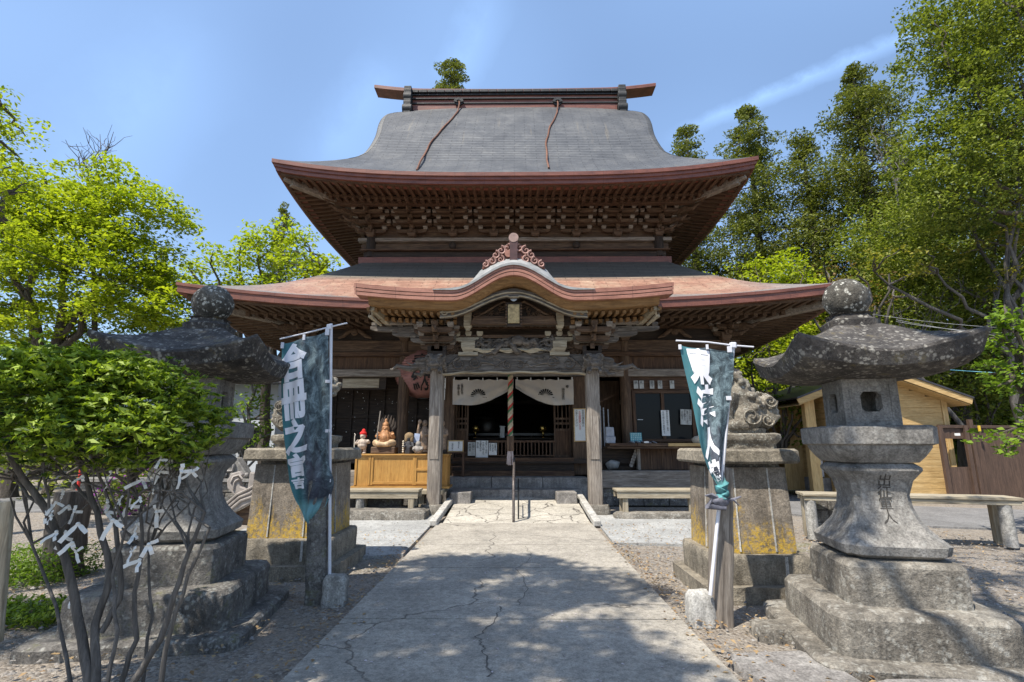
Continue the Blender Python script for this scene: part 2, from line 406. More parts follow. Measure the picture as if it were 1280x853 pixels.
def crackmat(name, base, slab=0, crackscale=1.2, crackw=.012, leaf=0):
    t = NT(name); ob = t.mapv(); a = t.noise(ob, 1.2, 8, .68); fine = t.noise(ob, 70, 5, .75); mid = t.noise(ob, 9, 7, .7)
    lo = tuple(q * .72 for q in base); hi = tuple(min(1, q * 1.22) for q in base)
    c = t.ramp(a, [(.3, lo), (.7, hi)]); c = t.mix(.7, c, t.ramp(fine, [(.3, .45), (.5, 1), (.72, 1.4)]), 'MULTIPLY')
    c = t.mix(.55, c, t.ramp(t.noise(ob, 24, 6, .82), [(.38, .38), (.56, 1.12)]), 'MULTIPLY')
    c = t.mix(.6, c, t.ramp(mid, [(.3, .62), (.6, 1.1)]), 'MULTIPLY')
    h = t.math('ADD', fine, mid)
    if crackscale:
        w = t.n.new('ShaderNodeVectorMath'); w.operation = 'MULTIPLY_ADD'
        nn = t.n.new('ShaderNodeTexNoise'); nn.inputs['Scale'].default_value = 2.5; nn.inputs['Detail'].default_value = 6; t.l.new(ob, nn.inputs['Vector'])
        t.l.new(nn.outputs['Color'], w.inputs[0]); w.inputs[1].default_value = (.5, .5, 0); t.l.new(ob, w.inputs[2])
        d = t.voro(w.outputs[0], crackscale, 'DISTANCE_TO_EDGE')
        msk = t.ramp(t.noise(ob, .8, 3, .5), [(.4, 0), (.5, 1)])
        f = t.math('MULTIPLY', t.ramp(d, [(crackw * .3, 1), (crackw, 0)]), msk if slab == 0 else 1.0)
        c = t.mix(t.math('MULTIPLY', f, .8), c, (.07, .06, .05)); h = t.math('SUBTRACT', h, t.math('MULTIPLY', f, 3))
    t.col(c); t.rough(.93); t.bump(h, .55, .012); return t.m
GEN['path'] = lambda: crackmat('worn concrete path', (.375, .342, .288), crackscale=.30, crackw=.0022)
GEN['ramp'] = lambda: crackmat('paved stone ramp', (.46, .425, .36), slab=1, crackscale=1.5, crackw=.022)
GEN['apron'] = lambda: crackmat('smooth concrete apron', (.37, .37, .355), crackscale=0)
GEN['asphalt'] = lambda: crackmat('weathered grey asphalt', (.21, .205, .20), crackscale=0)
def groundmat():
    t = NT('gravel and dirt'); ob = t.mapv(); big = t.noise(ob, .35, 6, .6); mid = t.noise(ob, 3.0, 8, .72); 
    col = t.voro(ob, 38, 'F1', 'Color'); d = t.voro(ob, 38, 'F1', 'Distance'); fine = t.noise(ob, 60, 5, .7)
    sx = t.n.new('ShaderNodeSeparateColor'); t.l.new(col, sx.inputs[0])
    peb = t.ramp(sx.outputs[0], [(.1, (.15, .13, .11)), (.5, (.30, .27, .23)), (.9, (.45, .42, .37))])
    dirt = t.ramp(mid, [(.3, (.14, .105, .075)), (.5, (.27, .22, .17)), (.7, (.36, .31, .25))])
    c = t.mix(t.ramp(mid, [(.40, .75), (.62, .15)]), dirt, peb)
    c = t.mix(.6, c, t.ramp(fine, [(.3, .5), (.6, 1.15)]), 'MULTIPLY')
    mossf = t.math('MULTIPLY', t.ramp(big, [(.52, 0), (.6, 1)]), t.ramp(t.noise(ob, 5, 6, .8), [(.45, 0), (.6, 1)]))
    c = t.mix(t.math('MULTIPLY', mossf, .55), c, (.17, .17, .04))
    t.col(c); t.rough(.95); t.bump(t.math('ADD', t.math('MULTIPLY', d, -1.0), fine), .8, .03); return t.m
GEN['ground'] = groundmat

def leafmat(name, dark, light, trans=.5, tint=(1.1, 1.15, .5)):
    t = NT(name); at_ = t.n.new('ShaderNodeAttribute'); at_.attribute_name = 'rnd'
    big = t.noise(t.mapv(), .9, 3, .5)
    f = t.math('ADD', t.math('MULTIPLY', at_.outputs['Fac'], .7), t.math('MULTIPLY', big, .5))
    c = t.ramp(f, [(.2, dark), (.85, light)])
    t.col(c); t.rough(.55); t.b.inputs['Specular IOR Level'].default_value = .35
    tr = t.n.new('ShaderNodeBsdfTranslucent'); t.l.new(t.mix(1.0, c, tint, 'MULTIPLY'), tr.inputs[0])
    ms = t.n.new('ShaderNodeMixShader'); ms.inputs[0].default_value = trans
    t.l.new(t.b.outputs[0], ms.inputs[1]); t.l.new(tr.outputs[0], ms.inputs[2]); t.l.new(ms.outputs[0], t.out.inputs[0]); return t.m
GEN['leaf_maple'] = lambda: leafmat('spring maple leaves', (.13, .20, .012), (.44, .50, .035), .5)
GEN['leaf_maple2'] = lambda: leafmat('fresh green leaves', (.06, .12, .012), (.22, .33, .035), .45)
GEN['leaf_mid'] = lambda: leafmat('mid green leaves', (.045, .08, .012), (.27, .31, .055), .42)
GEN['leaf_cedar'] = lambda: leafmat('cedar foliage', (.035, .06, .012), (.24, .26, .06), .32)
GEN['leaf_yellow'] = lambda: leafmat('yellowish new leaves', (.14, .15, .02), (.36, .32, .06), .45)
GEN['leaf_rust'] = lambda: leafmat('rusty new leaves', (.12, .07, .03), (.30, .20, .07), .4)
GEN['leaf_azalea'] = lambda: leafmat('clipped shrub leaves', (.022, .06, .008), (.34, .45, .045), .38)
GEN['leaf_dry'] = lambda: leafmat('dry fallen leaves', (.16, .08, .03), (.42, .30, .16), .1)
GEN['bark'] = lambda: wood('tree bark', (.035, .027, .02), (.10, .08, .062), (.20, .17, .14), 'z', bump=.9)
GEN['bark_grey'] = lambda: wood('smooth grey bark', (.05, .045, .04), (.12, .108, .095), (.22, .20, .18), 'z', bump=.6)

def text_obj(s, name, size, mat, parent, loc, rot=(pi / 2, 0, 0), ext=.003, vertical=True, mapfn=None, subd=0, bold=0.0, xs=1.0, line=.95):
    cu = bpy.data.curves.new(name, 'FONT'); cu.body = '\n'.join(s) if vertical else s
    cu.size = size; cu.space_line = line; cu.align_x = 'CENTER'; cu.align_y = 'TOP'; cu.extrude = ext; cu.offset = bold; cu.resolution_u = 3
    o = bpy.data.objects.new(name, cu); COL.objects.link(o)
    dg = bpy.context.evaluated_depsgraph_get()
    me = bpy.data.meshes.new_from_object(o.evaluated_get(dg)); me.name = name
    bpy.data.objects.remove(o); bpy.data.curves.remove(cu)
    ob = bpy.data.objects.new(name, me); COL.objects.link(ob); me.materials.clear(); me.materials.append(mat)
    if parent: ob.parent = parent
    if subd:
        b_ = bmesh.new(); b_.from_mesh(me); bmesh.ops.triangulate(b_, faces=b_.faces[:])
        for _ in range(subd): bmesh.ops.subdivide_edges(b_, edges=[e for e in b_.edges if e.calc_length() > .10], cuts=1); bmesh.ops.triangulate(b_, faces=b_.faces[:])
        b_.to_mesh(me); b_.free()
    if mapfn:
        for v in me.vertices: v.co = mapfn(v.co.x * xs, v.co.y, v.co.z)
    else:
        if xs != 1:
            for v in me.vertices: v.co.x *= xs
        ob.location = loc; ob.rotation_euler = rot
    return ob
INK = lambda: F('black ink', (.012, .012, .012), .7, var=.1, bump=0)
WHITE = lambda: F('white painted cloth', (.86, .86, .9), .8, var=.05, bump=0)
PAPER = lambda: F('white paper', (.72, .72, .69), .8, var=.06, bump=.05)
# ================================================================== TEMPLE HALL
TX = -0.07
temple = empty('temple_hall', (TX, 0, 0), 'large two tiered old wooden temple hall with curved grey copper roofs and carved porch', 'temple')
def L(px, py, Y): p = at(px, py, Y); return Vector((p.x - TX, p.y, p.z))
YC = 20.7
def interp(keys, t):           # Catmull-Rom through keys sorted by key[0]
    n = len(keys)
    for i in range(n - 1):
        if t <= keys[i + 1][0] or i == n - 2:
            a = keys[max(i - 1, 0)]; b = keys[i]; c = keys[i + 1]; d = keys[min(i + 2, n - 1)]
            h = c[0] - b[0]; u = (t - b[0]) / h; out = []
            for q in range(1, len(b)):
                mb_ = (c[q] - a[q]) / (c[0] - a[0]); mc = (d[q] - b[q]) / (d[0] - b[0])
                out.append((2*u**3-3*u*u+1)*b[q] + (u**3-2*u*u+u)*h*mb_ + (-2*u**3+3*u*u)*c[q] + (u**3-u*u)*h*mc)
            return out
def fascia(mb, path, prof):
    P = []
    for p, n in path: P.append([(p[0] + n[0] * o, p[1] + n[1] * o, p[2] + z) for o, z in prof])
    mb.grid(P)
def rim(X, Y0, EZ, seg=44, back=True):
    """closed eave line round a rectangular roof, centred on YC"""
    D = YC - Y0; out = []
    def side(a, b, n):
        for k in range(seg):
            t = k / seg; x = a[0] + (b[0] - a[0]) * t; y = a[1] + (b[1] - a[1]) * t
            nn = n
            if k == 0: nn = (a[0] / abs(a[0]), (a[1] - YC) / abs(a[1] - YC))
            out.append(((x, y, EZ(x, y)), nn))
    side((-X, Y0), (X, Y0), (0, -1)); side((X, Y0), (X, YC + D), (1, 0)); side((X, YC + D), (-X, YC + D), (0, 1)); side((-X, YC + D), (-X, Y0), (-1, 0))
    out.append(out[0]); return out
def tiered_roof(name, X, Y0, keys, zc, lift, K, foot, roofm, Yend, ncol=48, nrow=30):
    D = YC - Y0
    def EZ(x, y): return zc + lift * (min(1, abs(x) / X) * min(1, abs(y - YC) / D)) ** K
    rows = []; arc = 0; prev = None
    for i in range(nrow + 1):
        Y = Y0 + (Yend - Y0) * i / nrow; z, w, l = interp(keys, Y)
        if prev: arc += math.hypot(Y - prev[0], z - prev[1])
        rows.append((Y, z, w, l, arc)); prev = (Y, z)
    mb = MB()
    for sgn in (1, -1):
        P = []; U = []
        for Y, z, w, l, a in rows:
            r = []; u = []
            for j in range(ncol + 1):
                s = -1 + 2 * j / ncol; s = math.copysign(abs(s) ** .8, s)
                r.append((s * w, Y if sgn > 0 else 2 * YC - Y, z + l * abs(s) ** K)); u.append((s * w, a))
            P.append(r); U.append(u)
        mb.grid(P, U, flip=sgn < 0)
    for sgn in (1, -1):
        P = []; U = []
        for Y, z, w, l, a in rows:
            if Y > foot + .01: break
            r = []; u = []
            for j in range(ncol + 1):
                s = -1 + 2 * j / ncol; s = math.copysign(abs(s) ** .8, s); yy = YC + s * (YC - Y)
                r.append((sgn * w, yy, z + l * abs(s) ** K)); u.append((yy + 50, a))
            P.append(r); U.append(u)
        mb.grid(P, U, flip=sgn > 0)
    o = mb.build(name, M(roofm), temple, smooth=50)
    return o, EZ, rows

# ---- upper roof
UK = [(14.2, 9.66, 7.42, .50), (15.2, 10.22, 6.72, .44), (16.6, 11.42, 5.84, .20), (17.2, 12.25, 5.46, -.02), (18.0, 13.46, 5.32, -.08), (19.2, 15.05, 5.52, -.16), (20.0, 15.98, 5.54, -.20), (20.5, 16.45, 5.25, -.22)]
upper_roof, EZU, RU = tiered_roof('upper_roof', 7.42, 14.2, UK, 9.66, .50, 3.0, 16.6, 'roof_grey', 20.5)
# rounded verges beside the gables and gable boards
for s in (-1, 1):
    mb = MB()
    for back in (0, 1):
        P = []; U = []
        for Y, z, w, l, a in RU:
            if Y < 16.45: continue
            yy = 2 * YC - Y if back else Y; zz = z + l
            P.append([(s * (w - .03), yy, zz + .012), (s * (w + .08), yy, zz - .02), (s * (w + .17), yy, zz - .11), (s * (w + .19), yy, zz - .30), (s * (w + .10), yy, zz - .42), (s * (w - .3), yy, zz - .40)])
            U.append([(q * .12 + w, a) for q in range(6)])
        mb.grid(P, U, flip=(s > 0) != bool(back))
    mb.build('roof_verge', M('roof_grey'), temple, smooth=60)
    mb = MB(); pts = [(16.6, 11.2)] + [(r[0], r[1] - .25) for r in RU if r[0] > 16.6]; pts += [(2 * YC - y, z) for y, z in pts[::-1]]
    mb.prism(pts, s * 4.55, s * 4.70, 'x'); mb.build('gable_wall', M('dark_z'), temple)
    mb = MB()
    for k in (0, 1):
        q = [r for r in RU if r[0] > 16.5]
        P = [[(s * 4.95, (2 * YC - r[0] if k else r[0]), r[1] - .30 - e) for e in (0, .4)] for r in q]; mb.grid(P)
    mb.build('barge_board', M('copper_trim'), temple, solid=.08)
# ---- ridge
rg = MB(); rg.span((-4.72, 20.42, 16.2), (4.72, 20.98, 16.55)); rg.build('ridge_base', M('copper_trim'), temple, bevel=.02)
rg = MB(); rg.span((-4.66, 20.46, 16.55), (4.66, 20.94, 17.08)); rg.build('ridge_wall', M('copper_trim'), temple, bevel=.02)
rg = MB()
for z in (16.56, 16.80, 17.0): rg.span((-4.7, 20.38, z), (4.7, 21.02, z + .06))
rg.build('ridge_moulding', M('roof_grey'), temple, bevel=.01)
mb = MB(); pts = []
for i in range(41):
    x = -6.35 + 12.7 * i / 40; lift = .16 * max(0, (abs(x) - 4.2) / 2.15) ** 1.6 + .10 * (x / 6.35) ** 2
    P0 = (x, lift)
    pts.append([(x, 20.36, 17.12 + lift), (x, 20.36, 17.26 + lift), (x, 20.5, 17.38 + lift), (x, 20.7, 17.42 + lift), (x, 20.9, 17.38 + lift), (x, 21.04, 17.26 + lift), (x, 21.04, 17.12 + lift), (x, 20.36, 17.12 + lift)])
mb.grid(pts); mb.add(pts[0], [tuple(range(7))]); mb.add(pts[-1], [tuple(range(6, -1, -1))])
mb.build('ridge_cap', M('copper_trim'), temple, smooth=40)
mb = MB()
for k in range(24): mb.span((-4.7 + k * .392, 20.32, 17.10), (-4.7 + k * .392 + .37, 21.08, 17.24))
mb.build('ridge_cap_tiles', M('roof_grey'), temple, bevel=.02)
for s in (-1, 1):
    mb = MB()
    for z, r, w in ((17.1, .17, .34), (16.82, .21, .36), (16.5, .17, .34), (16.22, .22, .42)):
        mb.cyl((s * 4.78 - w / 2, 20.3, z), (s * 4.78 + w / 2, 20.3, z), r, r, 16); mb.span((s * 4.78 - w / 2, 20.3, z - r * .9), (s * 4.78 + w / 2, 21.0, z + r * .9))
    mb.span((s * 4.78 - .16, 20.14, 15.9), (s * 4.78 + .16, 20.9, 17.3))
    mb.build('ridge_end_block', M('roof_grey'), temple, bevel=.02, smooth=40)
for px in (427, 822):
    c = L(440 + px * .3125, 90 + 118 * .3125, 20.35)
    mb = MB(); mb.cyl((c.x, 20.34, c.z), (c.x, 20.46, c.z), .20, .20, 20)
    for k in range(9): a = pi * (k + .5) / 9; mb.bar((c.x + .05 * cos(a), 20.31, c.z - .05 + .05 * sin(a)), (c.x + .22 * cos(a), 20.31, c.z - .05 + .2 * sin(a)), .05, .05, (0, 1, 0))
    mb.build('ridge_crest', M('roof_grey'), temple)
def on_roof(px, py, off=.06):
    d = pix_dir(px, py); best = None
    for k in range(600):
        t = 14.3 + k * .0105
        p = Vector((d.x * t / d.y, t, EYE + d.z * t / d.y)); z, w, l = interp(UK, min(t, 20.5))
        if p.z <= z + off: return Vector((p.x - TX, p.y, z + off))
    return Vector((p.x - TX, 20.35, p.z))
for pl in ([(574, 127), (573, 139), (556, 158), (541, 175), (531, 192), (521, 213)], [(697, 127), (697, 140), (688, 158), (683, 175), (683, 192), (686, 210)]):
    mb = MB(); P = [L(pl[0][0], pl[0][1], 20.3)] + [on_roof(*q) for q in pl[1:]]
    Q = [];
    for a, b in zip(P, P[1:]):
        for k in range(4): Q.append(a.lerp(b, k / 4) + Vector((sin(len(Q) * 1.3) * .02, 0, 0)))
    mb.tube(Q + [P[-1]], .035, 6); mb.build('roof_chain', F('rusty chain', (.16, .07, .04), .8), temple, smooth=60)
FPR = [(0, .02), (.0, -.10), (-.05, -.105), (-.05, -.20), (-.10, -.205), (-.10, -.32), (-.5, -.32)]
mb = MB(); fascia(mb, rim(7.42, 14.2, EZU), FPR); mb.build('upper_eave_trim', M('copper_trim'), temple, smooth=30)

def eaves(pref, X, Y0, EZ, fh, Xw, Yw, slope, sp, m, skipx=None, tier=.5):
    D = YC - Y0; Dw = YC - Yw
    def S(x, y):
        d = min(X - abs(x), D - abs(y - YC)); d = max(0, d)
        e = EZ(x * min(9, 1), y)
        # lift decays inwards
        f = min(1, abs(x) / X) * min(1, abs(y - YC) / D)
        return EZ(x, y) - fh + slope * d
    mb = MB(); n = 30
    P = [[(x, y, S(x, y)) for y in [Y0 + .2 + (Yw - Y0 - .02) * j / 6 for j in range(7)]] for x in [-X + .2 + (2 * X - .4) * i / 60 for i in range(61)]]
    mb.grid(P, flip=True)
    for s in (-1, 1):
        P = [[(s * x, y, S(x, y)) for x in [Xw - .15 + (X - .05 - Xw) * j / 6 for j in range(7)]] for y in [Yw + (2 * YC - 2 * Yw) * i / 40 for i in range(41)]]
        mb.grid(P, flip=s > 0)
    mb.build(pref + '_soffit', M(m + '_x'), temple)
    def row(axis, sgns):
        t1 = MB(); t2 = MB(); bds = []; over = Yw - Y0; W_ = X if axis == 'x' else D; Ww = Xw if axis == 'x' else Dw
        k = int((W_ - .35) / sp)
        for sgn in sgns:
            for i in range(-k, k + 1):
                u = i * sp; start = .22; end = over if abs(u) < Ww else max(start, (W_ - abs(u)) )
                end = min(end, over)
                if end < start + .1: continue
                def pt(d, dz):
                    if axis == 'x': x, y = u, Y0 + d
                    else: x, y = sgn * (X - d), YC + u
                    return (x, y, S(x, y) + dz)
                m1 = min(end, over * tier + .1)
                t1.bar(pt(start, -.05), pt(m1, -.05), .10, .10)
                if end > over * tier: t2.bar(pt(over * tier - .08, -.17), pt(end, -.16), .11, .12)
            for d, dz, hh, ww in ((.24, -.015, .13, .10), (over * tier, -.10, .09, .10)):
                bd = MB(); bds.append(bd); Q = []
                for i in range(41):
                    u = (-1 + i / 20) * (W_ - d)
                    x, y = (u, Y0 + d) if axis == 'x' else (sgn * (X - d), YC + u)
                    Q.append(Vector((x, y, S(x, y) + dz)))
                for a, b in zip(Q, Q[1:]): bd.bar(a, b + (b - a) * .02, ww, hh)
        return t1, t2, bds
    for axis, sg in (('x', (-1,)), ('y', (-1,)), ('y', (1,))):
        t1, t2, bds = row(axis, sg); mm = {'x': 'y', 'y': 'x'}[axis]
        t1.build('flying_rafters', M(m + '_' + mm), temple); t2.build('base_rafters', M(m + '_' + mm), temple); [bd.build('eave_batten', M(m + '_' + axis), temple) for bd in bds]
    for s in (-1, 1):
        mb = MB(); a = Vector((s * (X - .45), Y0 + .45, S(X - .45, Y0 + .45) - .14)); b = Vector((s * Xw, Yw, S(Xw, Yw) - .2))
        mb.bar(b, a, .2, .26); e = (a - b).normalized(); mb.bar(a - e * .05, a + e * .22 + Vector((0, 0, .05)), .12, .16)
        mb.build('hip_rafter', M('grey_y'), temple, bevel=.02)
        mb = MB(); a = Vector((s * (X - .45), YC + D - .45, S(X - .45, Y0 + .45) - .14)); b = Vector((s * Xw, YC + Dw, S(Xw, Yw) - .2)); mb.bar(b, a, .2, .26); mb.build('hip_rafter', M('grey_y'), temple)
    return S
SU = eaves('upper', 7.42, 14.2, EZU, .30, 5.1, 16.7, .15, .25, 'warm')

# ---- upper storey body
def storey_box(name, Xw, Y0, Y1, z0, z1, m):
    mb = MB(); mb.span((-Xw, Y0, z0), (Xw, Y0 + .12, z1)); mb.span((-Xw, Y1 - .12, z0), (Xw, Y1, z1))
    mb.span((-Xw, Y0 + .122, z0), (-Xw + .12, Y1 - .122, z1)); mb.span((Xw - .12, Y0 + .122, z0), (Xw, Y1 - .122, z1))
    return mb.build(name, m, temple)
storey_box('upper_wall', 5.0, 16.78, 24.62, 7.2, 9.75, M('wood_x'))
def ring_beam(name, Xw, Yf, z0, z1, out, m, nose=0, w=.2):
    """a beam running round the storey, proud of the wall by out"""
    Yb = 2 * YC - Yf
    mb = MB(); mb.span((-Xw - nose, Yf - out, z0), (Xw + nose, Yf - out + w, z1)); mb.span((-Xw - nose, Yb + out - w, z0), (Xw + nose, Yb + out, z1))
    for s in (-1, 1): mb.span((s * (Xw + out), Yf - out + w + .002 - nose * 0, z0 + .003), (s * (Xw + out - w), Yb + out - w - .002, z1 - .003))
    return mb.build(name, m, temple, bevel=.012)
ring_beam('top_plate_beam', 5.95, 15.68, 9.38, 9.60, 0, M('warm_x'))
ring_beam('head_beam', 5.0, 16.78, 8.47, 8.60, .14, M('grey_x'), nose=.42)
ring_beam('tie_beam', 5.0, 16.78, 8.18, 8.38, .10, M('wood_x'), nose=.30)
ring_beam('sill_ledge', 5.0, 16.78, 8.08, 8.13, .30, M('warm_x'), nose=.3, w=.4)
ring_beam('sill_beam', 5.0, 16.78, 7.86, 8.07, .18, M('dark_x'), nose=.18, w=.3)
ring_beam('wall_foot_flashing', 5.1, 16.78, 7.62, 7.86, .24, M('copper_trim'), nose=.24, w=.3)
for x in (-4.97, 4.97):
    mb = MB(); mb.cyl((x, 16.72, 7.9), (x, 16.72, 8.66), .17, .17, 14); mb.build('column', M('dark_z'), temple, smooth=40)
for x in (-2.13, 2.13):
    mb = MB(); mb.sph((x, 16.62, 8.3), (.13, .08, .13), 14, 8); mb.build('beam_boss', M('dark_x'), temple, smooth=180)

def bow(mb, c, half, w, h, axis='x'):     # boat shaped bracket arm with upturned underside
    pts = [(-half, h), (half, h), (half, h * .45), (half * .86, h * .12), (half * .6, 0), (-half * .6, 0), (-half * .86, h * .12), (-half, h * .45)]
    if axis == 'x': vs = [(c[0] + a, c[1] - w / 2, c[2] + b) for a, b in pts] + [(c[0] + a, c[1] + w / 2, c[2] + b) for a, b in pts]
    else: vs = [(c[0] - w / 2, c[1] + a, c[2] + b) for a, b in pts] + [(c[0] + w / 2, c[1] + a, c[2] + b) for a, b in pts]
    n = len(pts); fs = [tuple(range(n)), tuple(range(2 * n - 1, n - 1, -1))] + [(i, i + n, (i + 1) % n + n, (i + 1) % n) for i in range(n)]
    mb.add(vs, fs)
def masu(mb, c, s=.15):
    x, y, z = c; h = s * .8
    for k, (a, b, t) in enumerate(((.36, .5, 0), (.5, .5, h * .42))):
        pass
    lo = s * .34; hi = s * .5
    vs = [(x + i * q, y + j * q, z + t) for q, t in ((lo, 0), (hi, h * .42), (hi, h)) for i, j in ((-1, -1), (1, -1), (1, 1), (-1, 1))]
    fs = [(0, 1, 5, 4), (1, 2, 6, 5), (2, 3, 7, 6), (3, 0, 4, 7), (4, 5, 9, 8), (5, 6, 10, 9), (6, 7, 11, 10), (7, 4, 8, 11), (8, 9, 10, 11), (3, 2, 1, 0)]
    mb.add(vs, fs)
def cluster(x, yw, z0, tiers=3, dy=.30, dz=.235, wid=.655, name='bracket_set', corner=0, parent=None, mats=('wood_x', 'grey_x'), mirror_y=1):
    a = MB(); b = MB(); f = MB(); ms = mirror_y
    masu(a, (x, yw - .08 * ms, z0), .30); z = z0 + .15
    for k in range(tiers + 1):
        zz = z + k * dz; reach = dy * k
        for q in range(k + 1):
            yq = yw - .08 * ms - dy * q * ms; w_ = wid * (.8 + .17 * (k - q)) if q == k else wid * (.95 + .1 * (k - q))
            if q < k - 1: continue
            bow(a, (x, yq, zz), w_, .11, .13)
            for t in (-1, -.0, 1): masu(b if abs(t) else a, (x + t * w_ * .88, yq, zz + .13), .15)
        # forward arm
        f.bar((x, yw + .05 * ms, zz + .065), (x, yw - (.08 + dy * k + .20) * ms, zz + .065), .11, .13)
        if k >= 1:   # curved nose under the arm
            yy = yw - (.08 + dy * k + .18) * ms
            f.tube([(x, yy, zz + .02), (x, yy - .12 * ms, zz + .0), (x, yy - .24 * ms, zz + .08)], [.06, .05, .02], 6)
        masu(f, (x, yw - (.08 + dy * (k + .0)) * ms - .10 * ms, zz + .13), .16)
        if corner:
            e = Vector((corner, -ms, 0)).normalized(); p = Vector((x, yw, zz + .065))
            f.bar(p, p + e * (.35 + dy * k * 1.35), .13, .15)
            q2 = p + e * (.30 + dy * k * 1.35); f.tube([q2, q2 + e * .2 + Vector((0, 0, -.05)), q2 + e * .42 + Vector((0, 0, .04))], [.08, .07, .02], 6)
            sd_ = Vector((corner, 0, 0)); f.bar(p, p + sd_ * (.3 + dy * k), .11, .13); q3 = p + sd_ * (.3 + dy * k); f.tube([q3, q3 + sd_ * .14, q3 + sd_ * .28 + Vector((0, 0, .08))], [.07, .055, .02], 6)
            bow(a, (x + corner * (dy * k + .08), yw + .1, zz), .42, .11, .13, 'y')
    # end block mask at the very front
    root = MB(); root.v = a.v; root.f = a.f
    o = root.build(name, M(mats[0]), parent or temple, bevel=.008)
    b.build('bearing_blocks', M(mats[1]), o); f.build('forward_arms', M(mats[0].replace('_x', '_y')), o, bevel=.01)
    return o
cc = cluster(-.71, 16.70, 8.60)
def dup_part(o, dx, dy=0, flipx=False):
    c = o.copy(); COL.objects.link(c); c.parent = o.parent; c.location = (o.location.x + dx, o.location.y + dy, 0)
    if flipx: c.scale.x = -1
    for ch in o.children:
        d = ch.copy(); COL.objects.link(d); d.parent = c
    return c
for x in (.71, 2.13, 3.55, -2.13, -3.55): dup_part(cc, x + .71)
cluster(-4.97, 16.70, 8.60, corner=-1); cluster(4.97, 16.70, 8.60, corner=1)
# the same sets turned to the sides
for s in (-1, 1):
    for yy in (18.2, 19.9, 21.6, 23.3):
        c = cc.copy(); COL.objects.link(c); c.parent = temple; c.rotation_euler = (0, 0, s * pi / 2)
        # cc geometry sits at (-.71, 16.7): rotate about the origin then shift so its root lands on the side wall
        if s > 0: c.location = (5.0 + 16.70, yy + .71, 0)
        else: c.location = (-5.0 - 16.70, yy - .71, 0)
        for ch in cc.children:
            d = ch.copy(); COL.objects.link(d); d.parent = c

# ---- lower roof
LK = [(12.9, 5.27, 8.95, .52), (13.6, 5.56, 8.22, .36), (14.7, 6.20, 7.10, .14), (15.6, 6.88, 6.15, .04), (16.62, 7.72, 5.12, 0)]
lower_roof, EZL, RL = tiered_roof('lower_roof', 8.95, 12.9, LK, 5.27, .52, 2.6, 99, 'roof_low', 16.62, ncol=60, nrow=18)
mb = MB(); fascia(mb, rim(8.95, 12.9, EZL), [(0, .02), (0, -.06), (-.03, -.065), (-.03, -.24), (-.45, -.24)]); mb.build('lower_eave_trim', M('copper_trim'), temple, smooth=30)
SL = eaves('lower', 8.95, 12.9, EZL, .23, 6.4, 15.2, .10, .26, 'wood')

# ---- lower storey
YF = 15.2
def face(name, x0, x1, z0, z1, y, th, m, bev=.01):
    mb = MB(); mb.span((x0, y - th / 2, z0), (x1, y + th / 2, z1)); return mb.build(name, m, temple, bevel=bev)
YB = 2 * YC - YF
for s in (-1, 1):
    mb = MB()
    for k in range(36): y = YF + .1 + k * (YB - YF - .2) / 36; mb.span((s * 6.28, y + .006, .45), (s * 6.36, y + (YB - YF - .2) / 36 - .006, 4.7))
    mb.build('side_wall', M('wood_z'), temple)
    for y in (17.6, 20.2, 22.8, 25.4):
        mb = MB(); mb.cyl((s * 6.36, y, .4), (s * 6.36, y, 4.7), .17, .17, 14); mb.build('column', M('wood_z'), temple, smooth=40)
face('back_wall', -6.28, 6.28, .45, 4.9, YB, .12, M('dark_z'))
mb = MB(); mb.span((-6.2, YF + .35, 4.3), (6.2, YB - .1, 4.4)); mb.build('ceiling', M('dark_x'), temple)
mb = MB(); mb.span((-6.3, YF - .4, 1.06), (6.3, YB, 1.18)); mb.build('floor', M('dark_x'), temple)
ring_beam('wall_plate', 6.36, YF, 5.02, 5.26, .12, M('warm_x'), nose=.3)
ring_beam('frieze_boards', 6.36, YF, 4.66, 5.02, .0, M('dark_x'), w=.08)
ring_beam('upper_tie_beam', 6.36, YF, 4.30, 4.66, .10, M('wood_x'), nose=.4)
ring_beam('ledge_strip', 6.36, YF, 4.17, 4.30, .16, M('warm_x'), nose=.18)
face('board_panel', -6.3, 6.3, 3.78, 4.17, YF + .03, .08, M('warm_z'))
ring_beam('lintel_beam', 6.36, YF, 3.56, 3.78, .13, M('grey_x'), nose=.3)
for x in (-6.3, -3.3, 3.3, 6.3):
    mb = MB(); mb.cyl((x, YF + .02, .45), (x, YF + .02, 4.66), .17, .165, 16); mb.build('column', M('wood_z'), temple, smooth=40)
    cluster(x, YF - .08, 4.62, tiers=1, dy=.26, dz=.17, wid=.42, corner=(0 if abs(x) < 5 else int(math.copysign(1, x))))
for x in (-1.95, 1.88):
    mb = MB(); mb.span((x - .2, YF - .2, .73), (x + .2, YF + .2, 3.56)); mb.build('door_column', M('wood_z'), temple, bevel=.03)
# carved braces seen in the frieze
for x in (-4.8, 4.8, -2.6, 2.6):
    mb = MB()
    for s in (-1, 1): mb.tube([(x, 15.04, 5.0), (x + s * .16, 15.02, 4.93), (x + s * .34, 15.02, 4.78), (x + s * .5, 15.04, 4.72)], [.05, .07, .06, .03], 7)
    mb.sph((x, 15.0, 4.9), (.12, .06, .12), 8, 6); mb.build('carved_strut', M('wood_x'), temple, smooth=60)
